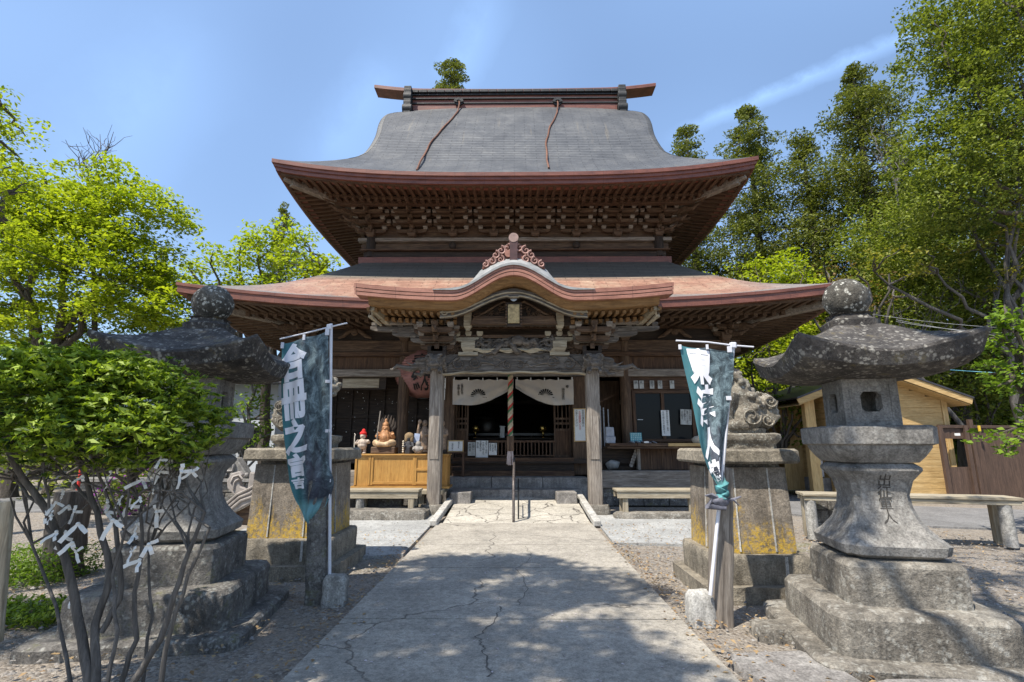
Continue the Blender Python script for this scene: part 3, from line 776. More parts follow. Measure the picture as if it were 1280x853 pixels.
# left bay: dark recessed lattice wall
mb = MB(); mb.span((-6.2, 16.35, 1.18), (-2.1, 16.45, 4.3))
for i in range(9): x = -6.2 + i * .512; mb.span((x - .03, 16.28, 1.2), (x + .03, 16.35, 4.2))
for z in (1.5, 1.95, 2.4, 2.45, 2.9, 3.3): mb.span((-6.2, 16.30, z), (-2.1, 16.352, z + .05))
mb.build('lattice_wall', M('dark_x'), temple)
mb = MB(); rnd = random.Random(5)
for k in range(60): x = rnd.uniform(-6.0, -2.6); z = rnd.uniform(1.6, 3.3); s_ = rnd.uniform(.006, .02); mb.box((x, 16.27, z), (s_ * rnd.uniform(.6, 1.6), .004, s_))
mb.build('paper_flecks', PAPER(), temple)
mb = MB(); mb.span((-2.12, YF + .2, 1.18), (-2.02, 16.4, 4.3)); mb.span((2.0, YF + .2, 1.18), (2.08, 16.4, 4.3)); mb.build('vestibule_side_wall', M('dark_y'), temple)
mb = MB(); mb.span((-5.15, 15.22, 3.24), (-4.05, 15.30, 3.52)); o = mb.build('hanging_plaque', M('bench_x'), temple, bevel=.01)
mb = MB(); mb.span((-5.35, 15.25, 3.2), (-3.85, 15.33, 3.56)); mb.build('plaque_backing', M('dark_x'), o)
# ---- right bay: office window and counter
face('window_header', 3.3, 6.3, 3.16, 3.56, YF + .02, .1, M('warm_x'))
wr = empty('office_window', (0, 0, 0)); wr.parent = temple
def wpart(name, a, b, m, bev=.006): mb = MB(); mb.span(a, b); return mb.build(name, m, wr, bevel=bev)
x0, x1 = 3.46, 6.15
wpart('window_frame', (x0, 15.12, 3.06), (x1, 15.26, 3.15), M('warm_x')); wpart('window_frame', (x0, 15.12, 1.66), (x1, 15.26, 1.74), M('warm_x'))
for x in (3.46, 4.30, 5.18, 6.08): wpart('window_stile', (x, 15.10, 1.74), (x + .09, 15.24, 3.06), M('warm_z'))
gl = NT('dark window glass'); gl.col((.012, .014, .016)); gl.rough(.08); gl.b.inputs['Specular IOR Level'].default_value = .12; GLASS = gl.m
for a, b in ((3.55, 4.30), (4.39, 5.18), (5.27, 6.08)): wpart('pane', (a, 15.17, 1.74), (b, 15.18, 3.06), GLASS, 0)
wpart('window_latch', (3.58, 15.08, 2.28), (3.74, 15.11, 2.30), F('steel', (.5, .5, .5), .3, 1))
face('window_wall', 3.3, 6.3, 1.0, 1.66, YF + .06, .1, M('warm_z'))
mb = MB(); mb.span((5.5, 15.4, 1.2), (6.2, 15.44, 2.5)); mb.build('pale_screen', F('grey white panel', (.35, .36, .38)), wr)
# recess between porch and office
mb = MB(); mb.span((2.08, 16.2, 1.18), (3.3, 16.3, 3.56)); mb.build('recess_wall', M('wood_z'), temple)
mb = MB()
for k, x in enumerate((2.62, 2.72, 2.86)): mb.span((x, 15.9, 1.2), (x + .035, 15.93, 2.75 - .05 * k))
mb.build('recess_rails', F('grey metal rails', (.3, .3, .31), .4, .6), temple)
mb = MB(); mb.bar((2.35, 15.75, 2.72), (3.15, 15.75, 3.12), .05, .1, (0, 1, 0)); mb.build('recess_brace', M('warm_x'), temple)
# counter
mb = MB(); mb.span((2.55, 14.35, 1.47), (6.25, 15.05, 1.53)); mb.build('counter_shelf', M('wood_x'), temple, bevel=.01)
for a, b, m in ((2.6, 3.36, 'warm_x'), (3.37, 4.2, 'wood_x'), (4.205, 5.3, 'pale_x'), (5.305, 6.25, 'pale_x')):
    mb = MB(); mb.span((a, 14.3, 1.535), (b, 15.05, 1.62)); mb.build('counter_board', M(m), temple, bevel=.008)
mb = MB()
for k in range(9): x = 3.5 + k * .305; mb.span((x + .004, 14.72, .9), (x + .3, 14.76, 1.47))
mb.build('counter_front_boards', M('warm_z'), temple)
mb = MB(); mb.span((3.42, 14.62, .9), (3.5, 14.78, 1.47)); pts = []
for k in range(6): mb.cyl((3.40 - .05 * (5 - k) * .6, 14.66, 1.02 + k * .075), (3.40 - .05 * (5 - k) * .6, 14.72, 1.02 + k * .075), .055, .055, 10)
mb.build('scalloped_bracket', M('grey_z'), temple)
mb = MB(); mb.span((2.1, 14.9, .9), (3.4, 15.0, 1.47)); mb.build('counter_dark_back', M('dark_x'), temple)
for s, a, b in ((1, 2.2, 6.4), (-1, 2.2, 6.4)):
    mb = MB(); mb.span((s * a, 14.05, .45), (s * b, 14.45, .90)); o = mb.build('sill_timber', M('grey_x'), temple, bevel=.03)
mb = MB()
for k in range(7):
    for j in range(2):
        for s in (-1, 1): x = 2.1 + k * .66; mb.span((s * (x + .01), 14.1, j * .22 + .01), (s * (x + .65), 14.4, j * .22 + .22))
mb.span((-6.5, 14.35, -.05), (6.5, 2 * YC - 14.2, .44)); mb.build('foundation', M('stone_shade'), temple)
# ---- entrance steps and sills
mb = MB(); mb.span((-1.72, 13.5, -.05), (1.72, 14.12, .46)); mb.build('entry_step', M('stone_floor'), temple, bevel=.025)
mb = MB()
for k, (a, b) in enumerate(((-1.85, -.62), (-.61, .75), (.76, 1.95))): mb.span((a, 14.122, -.05), (b, 14.75, .72))
mb.build('entry_step', M('stone_floor'), temple, bevel=.02)
mb = MB(); mb.span((-1.75, 14.755, .6), (1.68, 15.0, .86)); mb.build('wooden_step', M('warm_x'), temple, bevel=.02)
mb = MB(); mb.span((-1.75, 14.9, .86), (1.68, 15.0, 1.12)); mb.build('riser_board', M('dark_x'), temple)
mb = MB(); mb.span((-1.76, 14.8, 1.1), (1.68, 15.25, 1.22)); mb.build('threshold', M('warm_x'), temple, bevel=.015)
# doors at each side of the opening
for a, b in ((-1.74, -1.36), (1.16, 1.66)):
    mb = MB(); mb.span((a, 15.28, 1.22), (a + .05, 15.34, 3.2)); mb.span((b - .05, 15.28, 1.22), (b, 15.34, 3.2))
    for z in (1.22, 1.98, 2.16, 2.30, 3.12): mb.span((a + .05, 15.285, z), (b - .05, 15.335, z + .06))
    n = 4
    for k in range(1, n): x = a + (b - a) * k / n; mb.span((x - .014, 15.29, 2.0), (x + .014, 15.33, 3.12))
    o = mb.build('door', M('wood_z'), temple); mb = MB(); mb.span((a + .05, 15.31, 1.28), (b - .05, 15.33, 1.98)); mb.build('door_panel', M('warm_z'), o)
# balustrade
mb = MB(); mb.span((-1.36, 15.02, 1.64), (1.16, 15.08, 1.70)); mb.span((-1.36, 15.03, 1.25), (1.16, 15.07, 1.29)); bal = mb.build('balustrade', M('warm_x'), temple, bevel=.005)
for k in range(24):
    x = -1.32 + k * .1065; mb = MB(); mb.span((x - .017, 15.035, 1.29), (x + .017, 15.065, 1.64)); mb.build('baluster', M('warm_z'), bal)

# ================================================================== PORCH
for x in (-1.88, 1.91):
    mb = MB(); sqring(mb, [(.165, .22), (.165, 3.40)], (x, 12.5), 0, 4, .12, step=.12, amp=.006, nscale=1.5, seed=x); p = mb.build('porch_pillar', M('grey_z'), temple, smooth=40)
    mb = MB(); sqring(mb, [(.30, -.05), (.30, .12), (.27, .22), (.0, .225)], (x, 12.5), 0, 6, .14, amp=.012, seed=x); mb.build('pillar_base_stone', M('stone_base'), p, smooth=50)
    mb = MB(); mb.span((x - .11, 12.318, 1.25), (x + .1, 12.334, 2.25)); mb.build('repair_plank', M('grey_z'), p)
    mb = MB(); mb.span((x - .62 * (1 if x < 0 else -1) * -1 - .27, 12.75, 0), (x - .62 * (1 if x < 0 else -1) * -1 + .22, 13.4, .46)); mb.build('curb_block', M('stone_floor'), temple, bevel=.02)
# carved rainbow beam
pts = []
for i in range(41): x = -1.74 + 3.48 * i / 40; pts.append((x, 3.25 + .05 * (1 - (x / 1.74) ** 4) + (.012 * sin(x * 9))))
top = [(x, 3.74 + .05 * (1 - (x / 1.74) ** 2)) for x, _ in pts[::-1]]
mb = MB(); mb.prism(pts + top, 12.36, 12.66); kb = mb.build('carved_rainbow_beam', M('carve_x'), temple, bevel=.012)
mb = MB(); mb.grid([[(x, 12.33, z - .002), (x, 12.42, z - .02)] for x, z in pts]); mb.grid([[(x, 12.33, z + .028), (x, 12.33, z - .002)] for x, z in pts]); mb.build('beam_edge', M('bench_x'), kb)
def spiral(mb, c, r, turns, ph, w, y, n=26, sgn=1, tail=None):
    P = []; R = []
    for i in range(n):
        t = i / (n - 1); rr = r * (1 - t) ** .9 + .008; a = ph + sgn * turns * 2 * pi * t
        P.append((c[0] + rr * cos(a), y, c[1] + rr * sin(a))); R.append(w * (1 - .55 * t))
    if tail:
        P = [(tail[0], y, tail[1]), ((tail[0] + P[0][0]) / 2, y, (tail[1] + P[0][2]) / 2 + .03)] + P; R = [w * .4, w * .8] + R
    mb.tube(P, R, 6)
mb = MB()
for s in (-1, 1):
    spiral(mb, (s * .95, 3.56), .14, 1.7, 0, .030, 12.35, 32, sgn=s, tail=(s * .35, 3.44)); spiral(mb, (s * 1.34, 3.52), .15, 1.6, pi * .5, .032, 12.35, 32, sgn=-s, tail=(s * 1.7, 3.38)); spiral(mb, (s * .16, 3.5), .10, 1.5, 2, .022, 12.35, 26, sgn=-s, tail=(s * .5, 3.40)); spiral(mb, (s * 1.1, 3.38), .07, 1.2, 3, .02, 12.35, 20, sgn=s, tail=(s * .7, 3.34)); spiral(mb, (s * .72, 3.68), .05, 1.2, 3, .018, 12.35, 16, sgn=s)
    spiral(mb, (s * .55, 3.6), .08, 1.3, 1, .016, 12.35, sgn=s, tail=(s * .2, 3.5))
    mb.tube([(s * .1, 12.35, 3.36), (s * .8, 12.35, 3.34), (s * 1.5, 12.35, 3.36)], .012, 5)
mb.build('beam_scroll_carving', M('carve_x'), kb, smooth=60)
def relief(name, x0, x1, z0, z1, y, n, seed, m, amp=.05, parent=None, wr_=(.02, .045)):
    r = random.Random(seed); mb = MB(); mb.span((x0, y + .03, z0), (x1, y + .09, z1))
    for k in range(n):
        cx = r.uniform(x0 + .08, x1 - .08); cz = r.uniform(z0 + .05, z1 - .05); rad = r.uniform(.05, min(.16, (z1 - z0) * .45))
        spiral(mb, (cx, cz), rad, r.uniform(.6, 1.4), r.uniform(0, 6), r.uniform(*wr_), y - r.uniform(0, amp), 14, r.choice((-1, 1)), tail=(cx + r.uniform(-.3, .3), cz + r.uniform(-.08, .08)))
    return mb.build(name, M(m), parent or temple, smooth=60)
fz = relief('dragon_frieze', -1.05, 1.05, 3.80, 4.16, 12.42, 70, 3, 'carve_x', .10)
mb = MB(); P = [(-.95 + 1.9 * i / 40, 12.33 - .05 * sin(i * .7), 3.93 + .10 * sin(i * .48) + .05 * sin(i * 1.1)) for i in range(41)]
mb.tube(P, [.03 + .04 * sin(pi * i / 40) for i in range(41)], 8); mb.sph((.1, 12.28, 4.08), (.18, .1, .13), 10, 8); mb.sph((.3, 12.26, 4.02), (.12, .09, .08), 8, 6); mb.rough(.02, 9)
mb.build('frieze_dragon', M('carve_x'), fz, smooth=60)
mb = MB(); mb.grid([[(x, 12.30, 3.80 + .03 * sin(x * 11)), (x, 12.26, 3.86 + .03 * sin(x * 13 + 1)), (x, 12.32, 3.9)] for x in [-1 + i * .04 for i in range(51)]]); mb.build('carved_wave_edge', M('bench_x'), fz)
for s in (-1, 1): relief('side_frieze', s * 1.25 if s > 0 else -1.72, 1.72 if s > 0 else -1.25, 3.80, 4.16, 12.46, 12, 8 + s, 'wood_x', .03)
mb = MB(); mb.span((-1.75, 12.34, 4.165), (1.75, 12.64, 4.24)); mb.build('frieze_top_rail', M('wood_x'), temple, bevel=.01)
# light coloured capitals and struts either side of the gable panel
for s in (-1, 1):
    x = s * 1.12; mb = MB(); masu(mb, (x, 12.42, 3.80), .34); mb.span((x - .24, 12.3, 3.72), (x + .24, 12.54, 3.80)); bow(mb, (x, 12.40, 4.07), .34, .12, .13)
    for t in (-1, 0, 1): masu(mb, (x + t * .28, 12.38, 4.20), .15)
    for z in (4.34, 4.46, 4.58): masu(mb, (x, 12.15, z), .19)
    mb.span((x - .05, 12.1, 4.3), (x + .05, 12.2, 4.75)); mb.build('bracket_strut', M('bench_x'), temple, bevel=.006)
# pillar-top bracket sets and long bow arms
for x, s in ((-1.88, -1), (1.91, 1)):
    o = cluster(x, 12.5, 3.72, tiers=2, dy=.24, dz=.17, wid=.52, mats=('wood_x', 'grey_x'))
    mb = MB()
    for k, (w, z) in enumerate(((.55, 4.02), (.78, 4.17), (1.05, 4.30))):
        bow(mb, (x + s * (w - .45), 12.3, z), w, .12, .13)
        for t in (-1, -.33, .33, 1): masu(mb, (x + s * (w - .45) + t * w * .9, 12.3, z + .11), .15)
    mb.build('long_bracket_arms', M('carve_x'), o, bevel=.008)
    mb = MB(); masu(mb, (x, 12.5, 3.58), .46); mb.build('capital_block', M('dark_x'), o)
def tubes_part(name, specs, m, parent, rough=0, smooth=60):
    mb = MB()
    for P, R in specs: mb.tube(P, R, 8)
    if rough: mb.rough(rough, 8)
    return mb.build(name, m, parent, smooth=smooth)
# carved lion heads (front) and baku heads (outside) on the pillars
for x, s in ((-1.88, -1), (1.91, 1)):
    mb = MB(); c = Vector((x, 12.18, 3.52))
    mb.sph(c, (.20, .24, .20), 12, 9); mb.sph(c + Vector((0, -.2, -.06)), (.13, .13, .08), 10, 7); mb.sph(c + Vector((0, -.19, .03)), (.10, .12, .06), 10, 7); mb.sph(c + Vector((0, -.16, -.16)), (.11, .13, .05), 10, 7)
    for q in (-1, 1):
        mb.sph(c + Vector((q * .09, -.20, .10)), (.05, .05, .045), 8, 6); mb.sph(c + Vector((q * .2, -.02, .12)), (.06, .05, .09), 8, 6); mb.sph(c + Vector((q * .12, -.14, .17)), (.08, .06, .035), 8, 6)
        mb.tube([c + Vector((q * .12, -.05, -.16)), c + Vector((q * .13, -.18, -.26)), c + Vector((q * .12, -.26, -.22))], [.07, .06, .04], 7)
        for k in range(4): mb.sph(c + Vector((q * (.17 + .02 * k), .02 + .06 * k, .08 - .09 * k)), .065, 7, 5)
    mb.build('carved_lion_head', M('carve_x'), temple, remesh=.018)
    mb = MB(); c = Vector((x + s * .30, 12.46, 3.50))
    mb.sph(c, (.26, .15, .18), 12, 9); mb.sph(c + Vector((s * .1, -.1, .12)), (.09, .06, .07), 8, 6)
    mb.tube([c + Vector((s * .15, -.02, .0)), c + Vector((s * .34, -.04, -.10)), c + Vector((s * .52, -.05, -.07)), c + Vector((s * .68, -.05, -.02)), c + Vector((s * .80, -.05, -.13)), c + Vector((s * .86, -.05, -.10))], [.13, .09, .065, .055, .04, .03], 8)
    mb.tube([c + Vector((s * .2, -.1, -.02)), c + Vector((s * .35, -.14, -.0)), c + Vector((s * .48, -.14, .08))], [.03, .025, .01], 6)
    mb.tube([c + Vector((-s * .05, -.05, -.1)), c + Vector((s * .1, -.08, -.26)), c + Vector((s * .26, -.08, -.22))], [.08, .06, .03], 7)
    for k in range(5): mb.sph(c + Vector((-s * .1 + s * .07 * k, -.12, .17 - .02 * k)), (.06, .05, .06), 7, 5)
    mb.build('carved_elephant_head', M('carve_x'), temple, remesh=.018)
# purlin and side brackets ends
mb = MB(); mb.span((-3.15, 12.18, 4.46), (3.15, 12.40, 4.60)); mb.build('porch_purlin', M('grey_x'), temple, bevel=.015)
relief('purlin_carving', -3.0, -1.35, 4.26, 4.45, 12.3, 14, 21, 'wood_x', .04, wr_=(.012, .03)); relief('purlin_carving', 1.35, 3.0, 4.26, 4.45, 12.3, 14, 22, 'wood_x', .04, wr_=(.012, .03))
# porch roof
PY0 = 11.2; PX = 3.65
def PE(x): t = max(0, (abs(x) - 1.2) / (PX - 1.2)); return 5.04 + .15 * t ** 2
def PA(x):
    a = abs(x); return PE(x) + (.60 * (.5 + .5 * cos(pi * min(1, a / 1.42))) ** 1.0)
def PZ(x, y):
    b = max(0, PA(x) - PE(x)) / .6; return max(PE(x) + .29 * (y - PY0), PA(x) + .06 * (y - PY0) + .34 * min(1, b * 2.4) * sin(min(1, max(0, y - PY0) / .6) * pi / 2))
P = []; U = []
for i in range(25):
    y = PY0 + 4.3 * i / 24; P.append([(x, y, PZ(x, y)) for x in [-PX + 2 * PX * j / 72 for j in range(73)]]); U.append([(-PX + 2 * PX * j / 72, (y - PY0) * 1.1) for j in range(73)])
mb = MB(); mb.grid(P, U); mb.build('porch_roof', M('roof_red'), temple, smooth=50)
xs = [-1.85 + 3.7 * j / 60 for j in range(61)]; P = []; U = []
for i in range(9):
    r = []; u = []
    for k, x in enumerate(xs):
        ym = PY0 - .03 + ((max(PA(x) - PE(x), 0) / .25 + .5) * (i / 8) ** 1.6); r.append((x, ym, PZ(x, max(ym, PY0)) + .004 + .045 * min(1, max(0, 1.85 - abs(x)) / .5))); u.append((ym * 1.4, x * 1.0 + 9))
    P.append(r); U.append(u)
mb = MB(); mb.grid(P, U); mb.grid([[(x, PY0 - .03, PZ(x, PY0) + .004 + .045 * min(1, max(0, 1.85 - abs(x)) / .5)), (x, PY0 - .03, PZ(x, PY0) - .01)] for x in xs]); mb.build('arched_roof_cap', F('pale lead grey sheet', (.27, .275, .27), .55, var=.3, scale=5), temple, smooth=50)
path = [((-PX, y, PZ(-PX, y)), (-1, 0)) for y in (14.6, 14.0, 13.2, 12.4, 11.8)] + [((-PX, PY0, PE(PX)), (-1, -1))]
path += [((x, PY0, PA(x)), (0, -1)) for x in [-PX + .05 + (2 * PX - .1) * j / 110 for j in range(111)]] + [((PX, PY0, PE(PX)), (1, -1))] + [((PX, y, PZ(PX, y)), (1, 0)) for y in (11.8, 12.4, 13.2, 14.0, 14.6)]
prs = [[(0, .02), (0, -.068), (-.02, -.07)], [(-.008, -.082), (-.008, -.148), (-.03, -.15)], [(-.016, -.163), (-.016, -.24), (-.4, -.245)]]
for pr in prs: mb = MB(); fascia(mb, path, pr); mb.build('porch_eave_trim', M('copper_bright'), temple, smooth=40)
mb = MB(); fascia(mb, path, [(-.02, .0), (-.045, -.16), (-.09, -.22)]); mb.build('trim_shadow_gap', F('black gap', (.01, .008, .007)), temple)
# board under the trim: curved soffit
def PS(x, y): return min(PA(x) - .245, 9) + .0 * (y - PY0)
mb = MB(); xs = [-PX + .3 + (2 * PX - .6) * j / 90 for j in range(91)]
mb.grid([[(x, PY0 + .12, PA(x) - .24), (x, PY0 + .2, PA(x) - .40), (x, PY0 + .55, PA(x) - .42), (x, 13.4, PA(x) - .34)] for x in xs]); mb.build('porch_soffit', M('amber_x'), temple, smooth=60)
for s in (-1, 1):
    mb = MB(); mb2 = MB()
    for k in range(13):
        x = s * (1.42 + k * .165); mb.bar((x, PY0 + .35, PA(x) - .47), (x, 12.6, PA(x) - .40), .075, .085); mb2.bar((x, PY0 + .75, PA(x) - .57), (x, 12.9, PA(x) - .46), .08, .09)
    mb.build('porch_flying_rafters', M('amber_y'), temple); mb2.build('porch_base_rafters', M('amber_y'), temple)
    mb = MB(); mb.bar((s * 3.32, PY0 + .35, 4.73), (s * 3.05, 12.4, 4.50), .13, .16); mb.tube([(s * 3.3, PY0 + .4, 4.75), (s * 3.38, PY0 + .5, 4.55), (s * 3.2, PY0 + .8, 4.40)], [.05, .06, .03], 6); mb.build('verge_beam', M('bench_y'), temple)
    mb = MB(); mb.grid([[(s * (PX - .3), y, PZ(PX, y) - .2), (s * (PX - .3), y, PZ(PX, y) - .75)] for y in (11.5, 12.2, 13, 14, 14.6)]); mb.build('porch_side_board', M('warm_y'), temple)
# cusped gable board under the arch
def GB(x): a = abs(x) / 1.72; return 4.64 + .47 * (.5 + .5 * cos(pi * min(1, a / .88))) ** .9
th = lambda x: .115 + .05 * (abs(x) / 1.72) ** 3 + (.03 if abs(x) < .12 else 0)
xs = [-1.72 + 3.44 * j / 70 for j in range(71)]
mb = MB(); mb.prism([(x, GB(x) - th(x)) for x in xs] + [(x, GB(x) + th(x) * .5) for x in xs[::-1]], 11.56, 11.68); gb = mb.build('cusped_gable_board', M('carve_x'), temple)
mb = MB(); mb.tube([(x, 11.54, GB(x) - th(x) * .2) for x in xs], .022, 6); mb.tube([(x, 11.55, GB(x) - th(x) + .01) for x in xs], .018, 6)
for s in (-1, 1): spiral(mb, (s * 1.62, GB(1.62) - .03), .07, 1.2, 0, .02, 11.54, sgn=s)
mb.build('gable_board_moulding', M('bench_x'), gb, smooth=60)
xs2 = [-1.5 + 3 * j / 50 for j in range(51)]
mb = MB(); mb.prism([(-1.5, 4.42)] + [(x, PA(x) - .36) for x in xs2] + [(1.5, 4.42)], 12.10, 12.16); gp = mb.build('gable_panel', M('dark_x'), temple)
r = random.Random(12); mb = MB()
for k in range(26):
    s = r.choice((-1, 1)); x = s * r.uniform(.25, .95); z = 4.55 + r.uniform(0, .42) * (1 - abs(x) / 1.3)
    spiral(mb, (x, z), r.uniform(.04, .1), 1, r.uniform(0, 6), .02, 12.06, 12, s, tail=(x - s * .15, z + .04))
for s in (-1, 1): mb.tube([(s * .1, 12.0, 4.93), (s * .25, 11.98, 4.98), (s * .42, 12.0, 4.9), (s * .7, 12.02, 4.72), (s * .95, 12.04, 4.6)], [.03, .035, .03, .035, .02], 6)
mb.build('gable_leaf_carving', M('wood_x'), gp, smooth=60)
mb = MB(); mb.prism([(-1.05, 4.42), (-.95, 4.62), (-.3, 4.62), (0, 4.58), (.3, 4.62), (.95, 4.62), (1.05, 4.42)], 11.98, 12.09); pts = mb
mb.build('carved_lintel', M('wood_x'), gp)
mb = MB(); mb.span((-.19, 11.72, 4.30), (.19, 11.78, 4.90)); pq = mb.build('name_plaque', M('dark_x'), temple, bevel=.02)
mb = MB(); mb.span((-.135, 11.69, 4.38), (.135, 11.722, 4.83)); mb.build('plaque_face', F('dull gilt board', (.38, .28, .13), .5, .2, var=.45, scale=14), pq)
mb = MB()
for s in (-1, 1):
    for k in range(7): mb.sph((s * .175, 11.70, 4.36 + k * .075), .028, 6, 4)
mb.build('plaque_beading', M('wood_x'), pq)
mb = MB(); mb.lathe([(.0, 0), (.085, .0), (.085, .03), (.0, .03)], (0, 0, 0), 20)
mb.v = [(p[0], 11.66 - p[2], p[1] + 4.98) for p in mb.v]; mb.build('round_boss', F('tarnished silver', (.42, .42, .42), .4, .7, var=.3, scale=30), pq)
# ornament on the arch apex
mb = MB(); mb.prism([(-.74, 5.62), (-.70, 5.78), (-.52, 5.90), (-.42, 6.06), (-.24, 6.18), (-.1, 6.26), (.1, 6.26), (.24, 6.18), (.42, 6.06), (.52, 5.90), (.70, 5.78), (.74, 5.62)], 11.42, 11.50); orn = mb.build('ridge_ornament', M('copper_trim'), temple, bevel=.01)
mb = MB()
for s in (-1, 1):
    for cx, cz, rr in ((.66, 5.72, .075), (.50, 5.80, .085), (.42, 5.95, .09), (.29, 6.06, .10), (.30, 5.84, .08), (.14, 6.12, .09)): spiral(mb, (s * cx, cz), rr * 1.05, 1.3, pi / 2, .030, 11.39, 18, s)
mb.build('ornament_scrolls', F('pinkish carved copper', (.30, .17, .14), .6, var=.4, scale=12), orn, smooth=60)
mb = MB(); mb.cyl((0, 11.34, 6.36), (0, 11.95, 6.30), .10, .10, 20); mb.cyl((0, 11.32, 6.36), (0, 11.345, 6.36), .115, .115, 20); mb.build('ornament_drum', F('weathered end drum', (.30, .20, .17), .6), orn, smooth=40)
mb = MB(); mb.span((-.09, 11.33, 5.68), (.09, 11.41, 6.28)); mb.build('ornament_post', F('dark oxblood copper', (.07, .03, .028), .5), orn)
mb = MB(); mb.cyl((-.12, 11.36, 5.98), (-.12, 11.42, 5.98), .09, .09, 16); mb.build('ornament_disc', M('copper_bright'), orn)

# ================================================================== THINGS AT THE HALL
# entrance drapes
def drape(side):
    xl, xr = (-1.80, -.03) if side < 0 else (.03, 1.72); zt = 3.46
    n, m = 44, 20; P = []
    def pos(u, v):      # u 0 outer .. 1 centre
        x = (xl + (xr - xl) * u) if side < 0 else (xr + (xl - xr) * u)
        h = .74 - .48 * max(0, (u - .3) / .7) ** 1.5 + .03 * sin(u * 3)
        sag = .03 * abs(sin(u * pi * 5)) * (1 - v)
        fold = .035 * sin((u * .9 + v * 1.1) * 9) * v + .02 * sin(u * 31 + v * 7) * v
        return Vector((x + TX, 14.92 + fold, zt - sag - h * v))
    P = [[pos(i / n, j / m) for j in range(m + 1)] for i in range(n + 1)]
    mb = MB(); mb.grid(P); o = mb.build('entrance_drape', F('off white cotton drape', (.50, .455, .40), .85, var=.08, scale=3), None, smooth=180)
    W_ = xr - xl
    mb = MB()
    fu, fv = .42, .62
    def pp(x, z, d=.012):
        u = (x - (xl if side < 0 else xr)) / (W_ if side < 0 else -W_); hh = .74 - .48 * max(0, (u - .3) / .7) ** 1.5
        q = pos(u, min(1, max(0, (zt - z) / hh))); return Vector((x + TX, q.y - d, z))
    cx = (xl + W_ * .42) if side < 0 else (xr - W_ * .48); cz = 2.98
    for k in range(9):
        a0 = pi * (k + .12) / 9; a1 = pi * (k + .88) / 9; am = (a0 + a1) / 2
        mb.add([pp(cx + .05 * cos(am), cz + .04 * sin(am)), pp(cx + .2 * cos(a0), cz + .18 * sin(a0)), pp(cx + .225 * cos(am), cz + .205 * sin(am)), pp(cx + .2 * cos(a1), cz + .18 * sin(a1))], [(0, 1, 2, 3)])
    mb.add([pp(cx - .25, cz - .01), pp(cx + .25, cz - .05), pp(cx + .25, cz - .07), pp(cx - .2, cz - .03)], [(0, 1, 2, 3)])
    mb.build('fan_crest', INK(), o)
    for k, (s_, x, z, sz) in enumerate(((('奉納平成年', xl + .17, 3.3, .075), ('会津若松市', xl + .27, 3.33, .075)) if side < 0 else (('奉', xr - .18, 3.28, .10), ('納信徒会', xr - .30, 3.2, .10)))):
        text_obj(s_, 'lettering', sz, INK(), o, (0, 0, 0), mapfn=lambda x_, y_, z_, x=x, z=z: pp(x + x_, z + y_, .012 + z_), line=.85)
    for k in range(5):
        mb = MB(); u = k / 4 * .95 + .02; p = pos(u, 0); mb.span((p.x - .012, p.y - .01, p.z - .02), (p.x + .012, p.y + .01, p.z + .07)); mb.build('hanging_loop', PAPER(), o)
    return tag(o, 'pale cotton drape with black fan crest on the %s side of the entrance' % ('left' if side < 0 else 'right'), 'curtain', 'pale drapes over the entrance')
drape(-1); drape(1)
# bell rope
rp = empty('bell_rope', (at(638, 560, 13.7).x, 13.7, 0), 'striped red green and white bell rope hanging at the centre of the entrance', 'bell rope')
for nm, col, k in (('rope_strand', (.48, .40, .28), 0), ('rope_strand', (.45, .05, .04), 1), ('rope_strand', (.06, .16, .07), 2), ('rope_strand', (.44, .36, .24), 3)):
    mb = MB(); mb.tube([(.04 * cos(t * .55 + k * pi / 2), .04 * sin(t * .55 + k * pi / 2), 1.78 + t * .028) for t in range(0, 66)], .034, 7)
    mb.build(nm, F('rope ' + str(k), col, .9), rp, smooth=60)
mb = MB(); mb.span((-.095, -.09, 1.42), (.095, .09, 1.80)); mb.build('rope_box', M('wood_z'), rp, bevel=.01)
mb = MB(); r = random.Random(4)
for k in range(26): x = r.uniform(-.08, .08); y = r.uniform(-.07, .07); mb.tube([(x * .8, y * .8, 1.43), (x, y, 1.25), (x * 1.2 + r.uniform(-.02, .02), y * 1.2, 1.05 + r.uniform(0, .06))], [.016, .014, .008], 5)
mb.build('tassel', F('faded pink white tassel', (.48, .40, .38), .9), rp)
# handrail up the ramp
hr = empty('handrail', (at(642, 655, 10.95).x, 10.95, 0), 'slim painted steel handrail rising along the middle of the stone ramp', 'handrail')
gm = F('worn grey steel', (.13, .11, .10), .55, .5, var=.6, scale=20)
mb = MB(); mb.tube([(0, 0, 0), (0, 0, .78), (0, .12, .88), (0, 2.5, 1.25), (0, 2.58, 1.2), (0, 2.6, .3)], .028, 8); mb.build('rail', gm, hr, smooth=60)
mb = MB(); mb.tube([(.10, .25, .02), (.10, .25, .62), (.10, 1.5, .78), (.10, 1.5, .14)], .018, 6); mb.tube([(.10, .25, .3), (.10, 1.5, .44)], .014, 6); mb.tube([(0, .25, .62), (.1, .25, .62)], .014, 6); mb.build('side_frame', F('black steel', (.02, .02, .02), .4), hr, smooth=60)
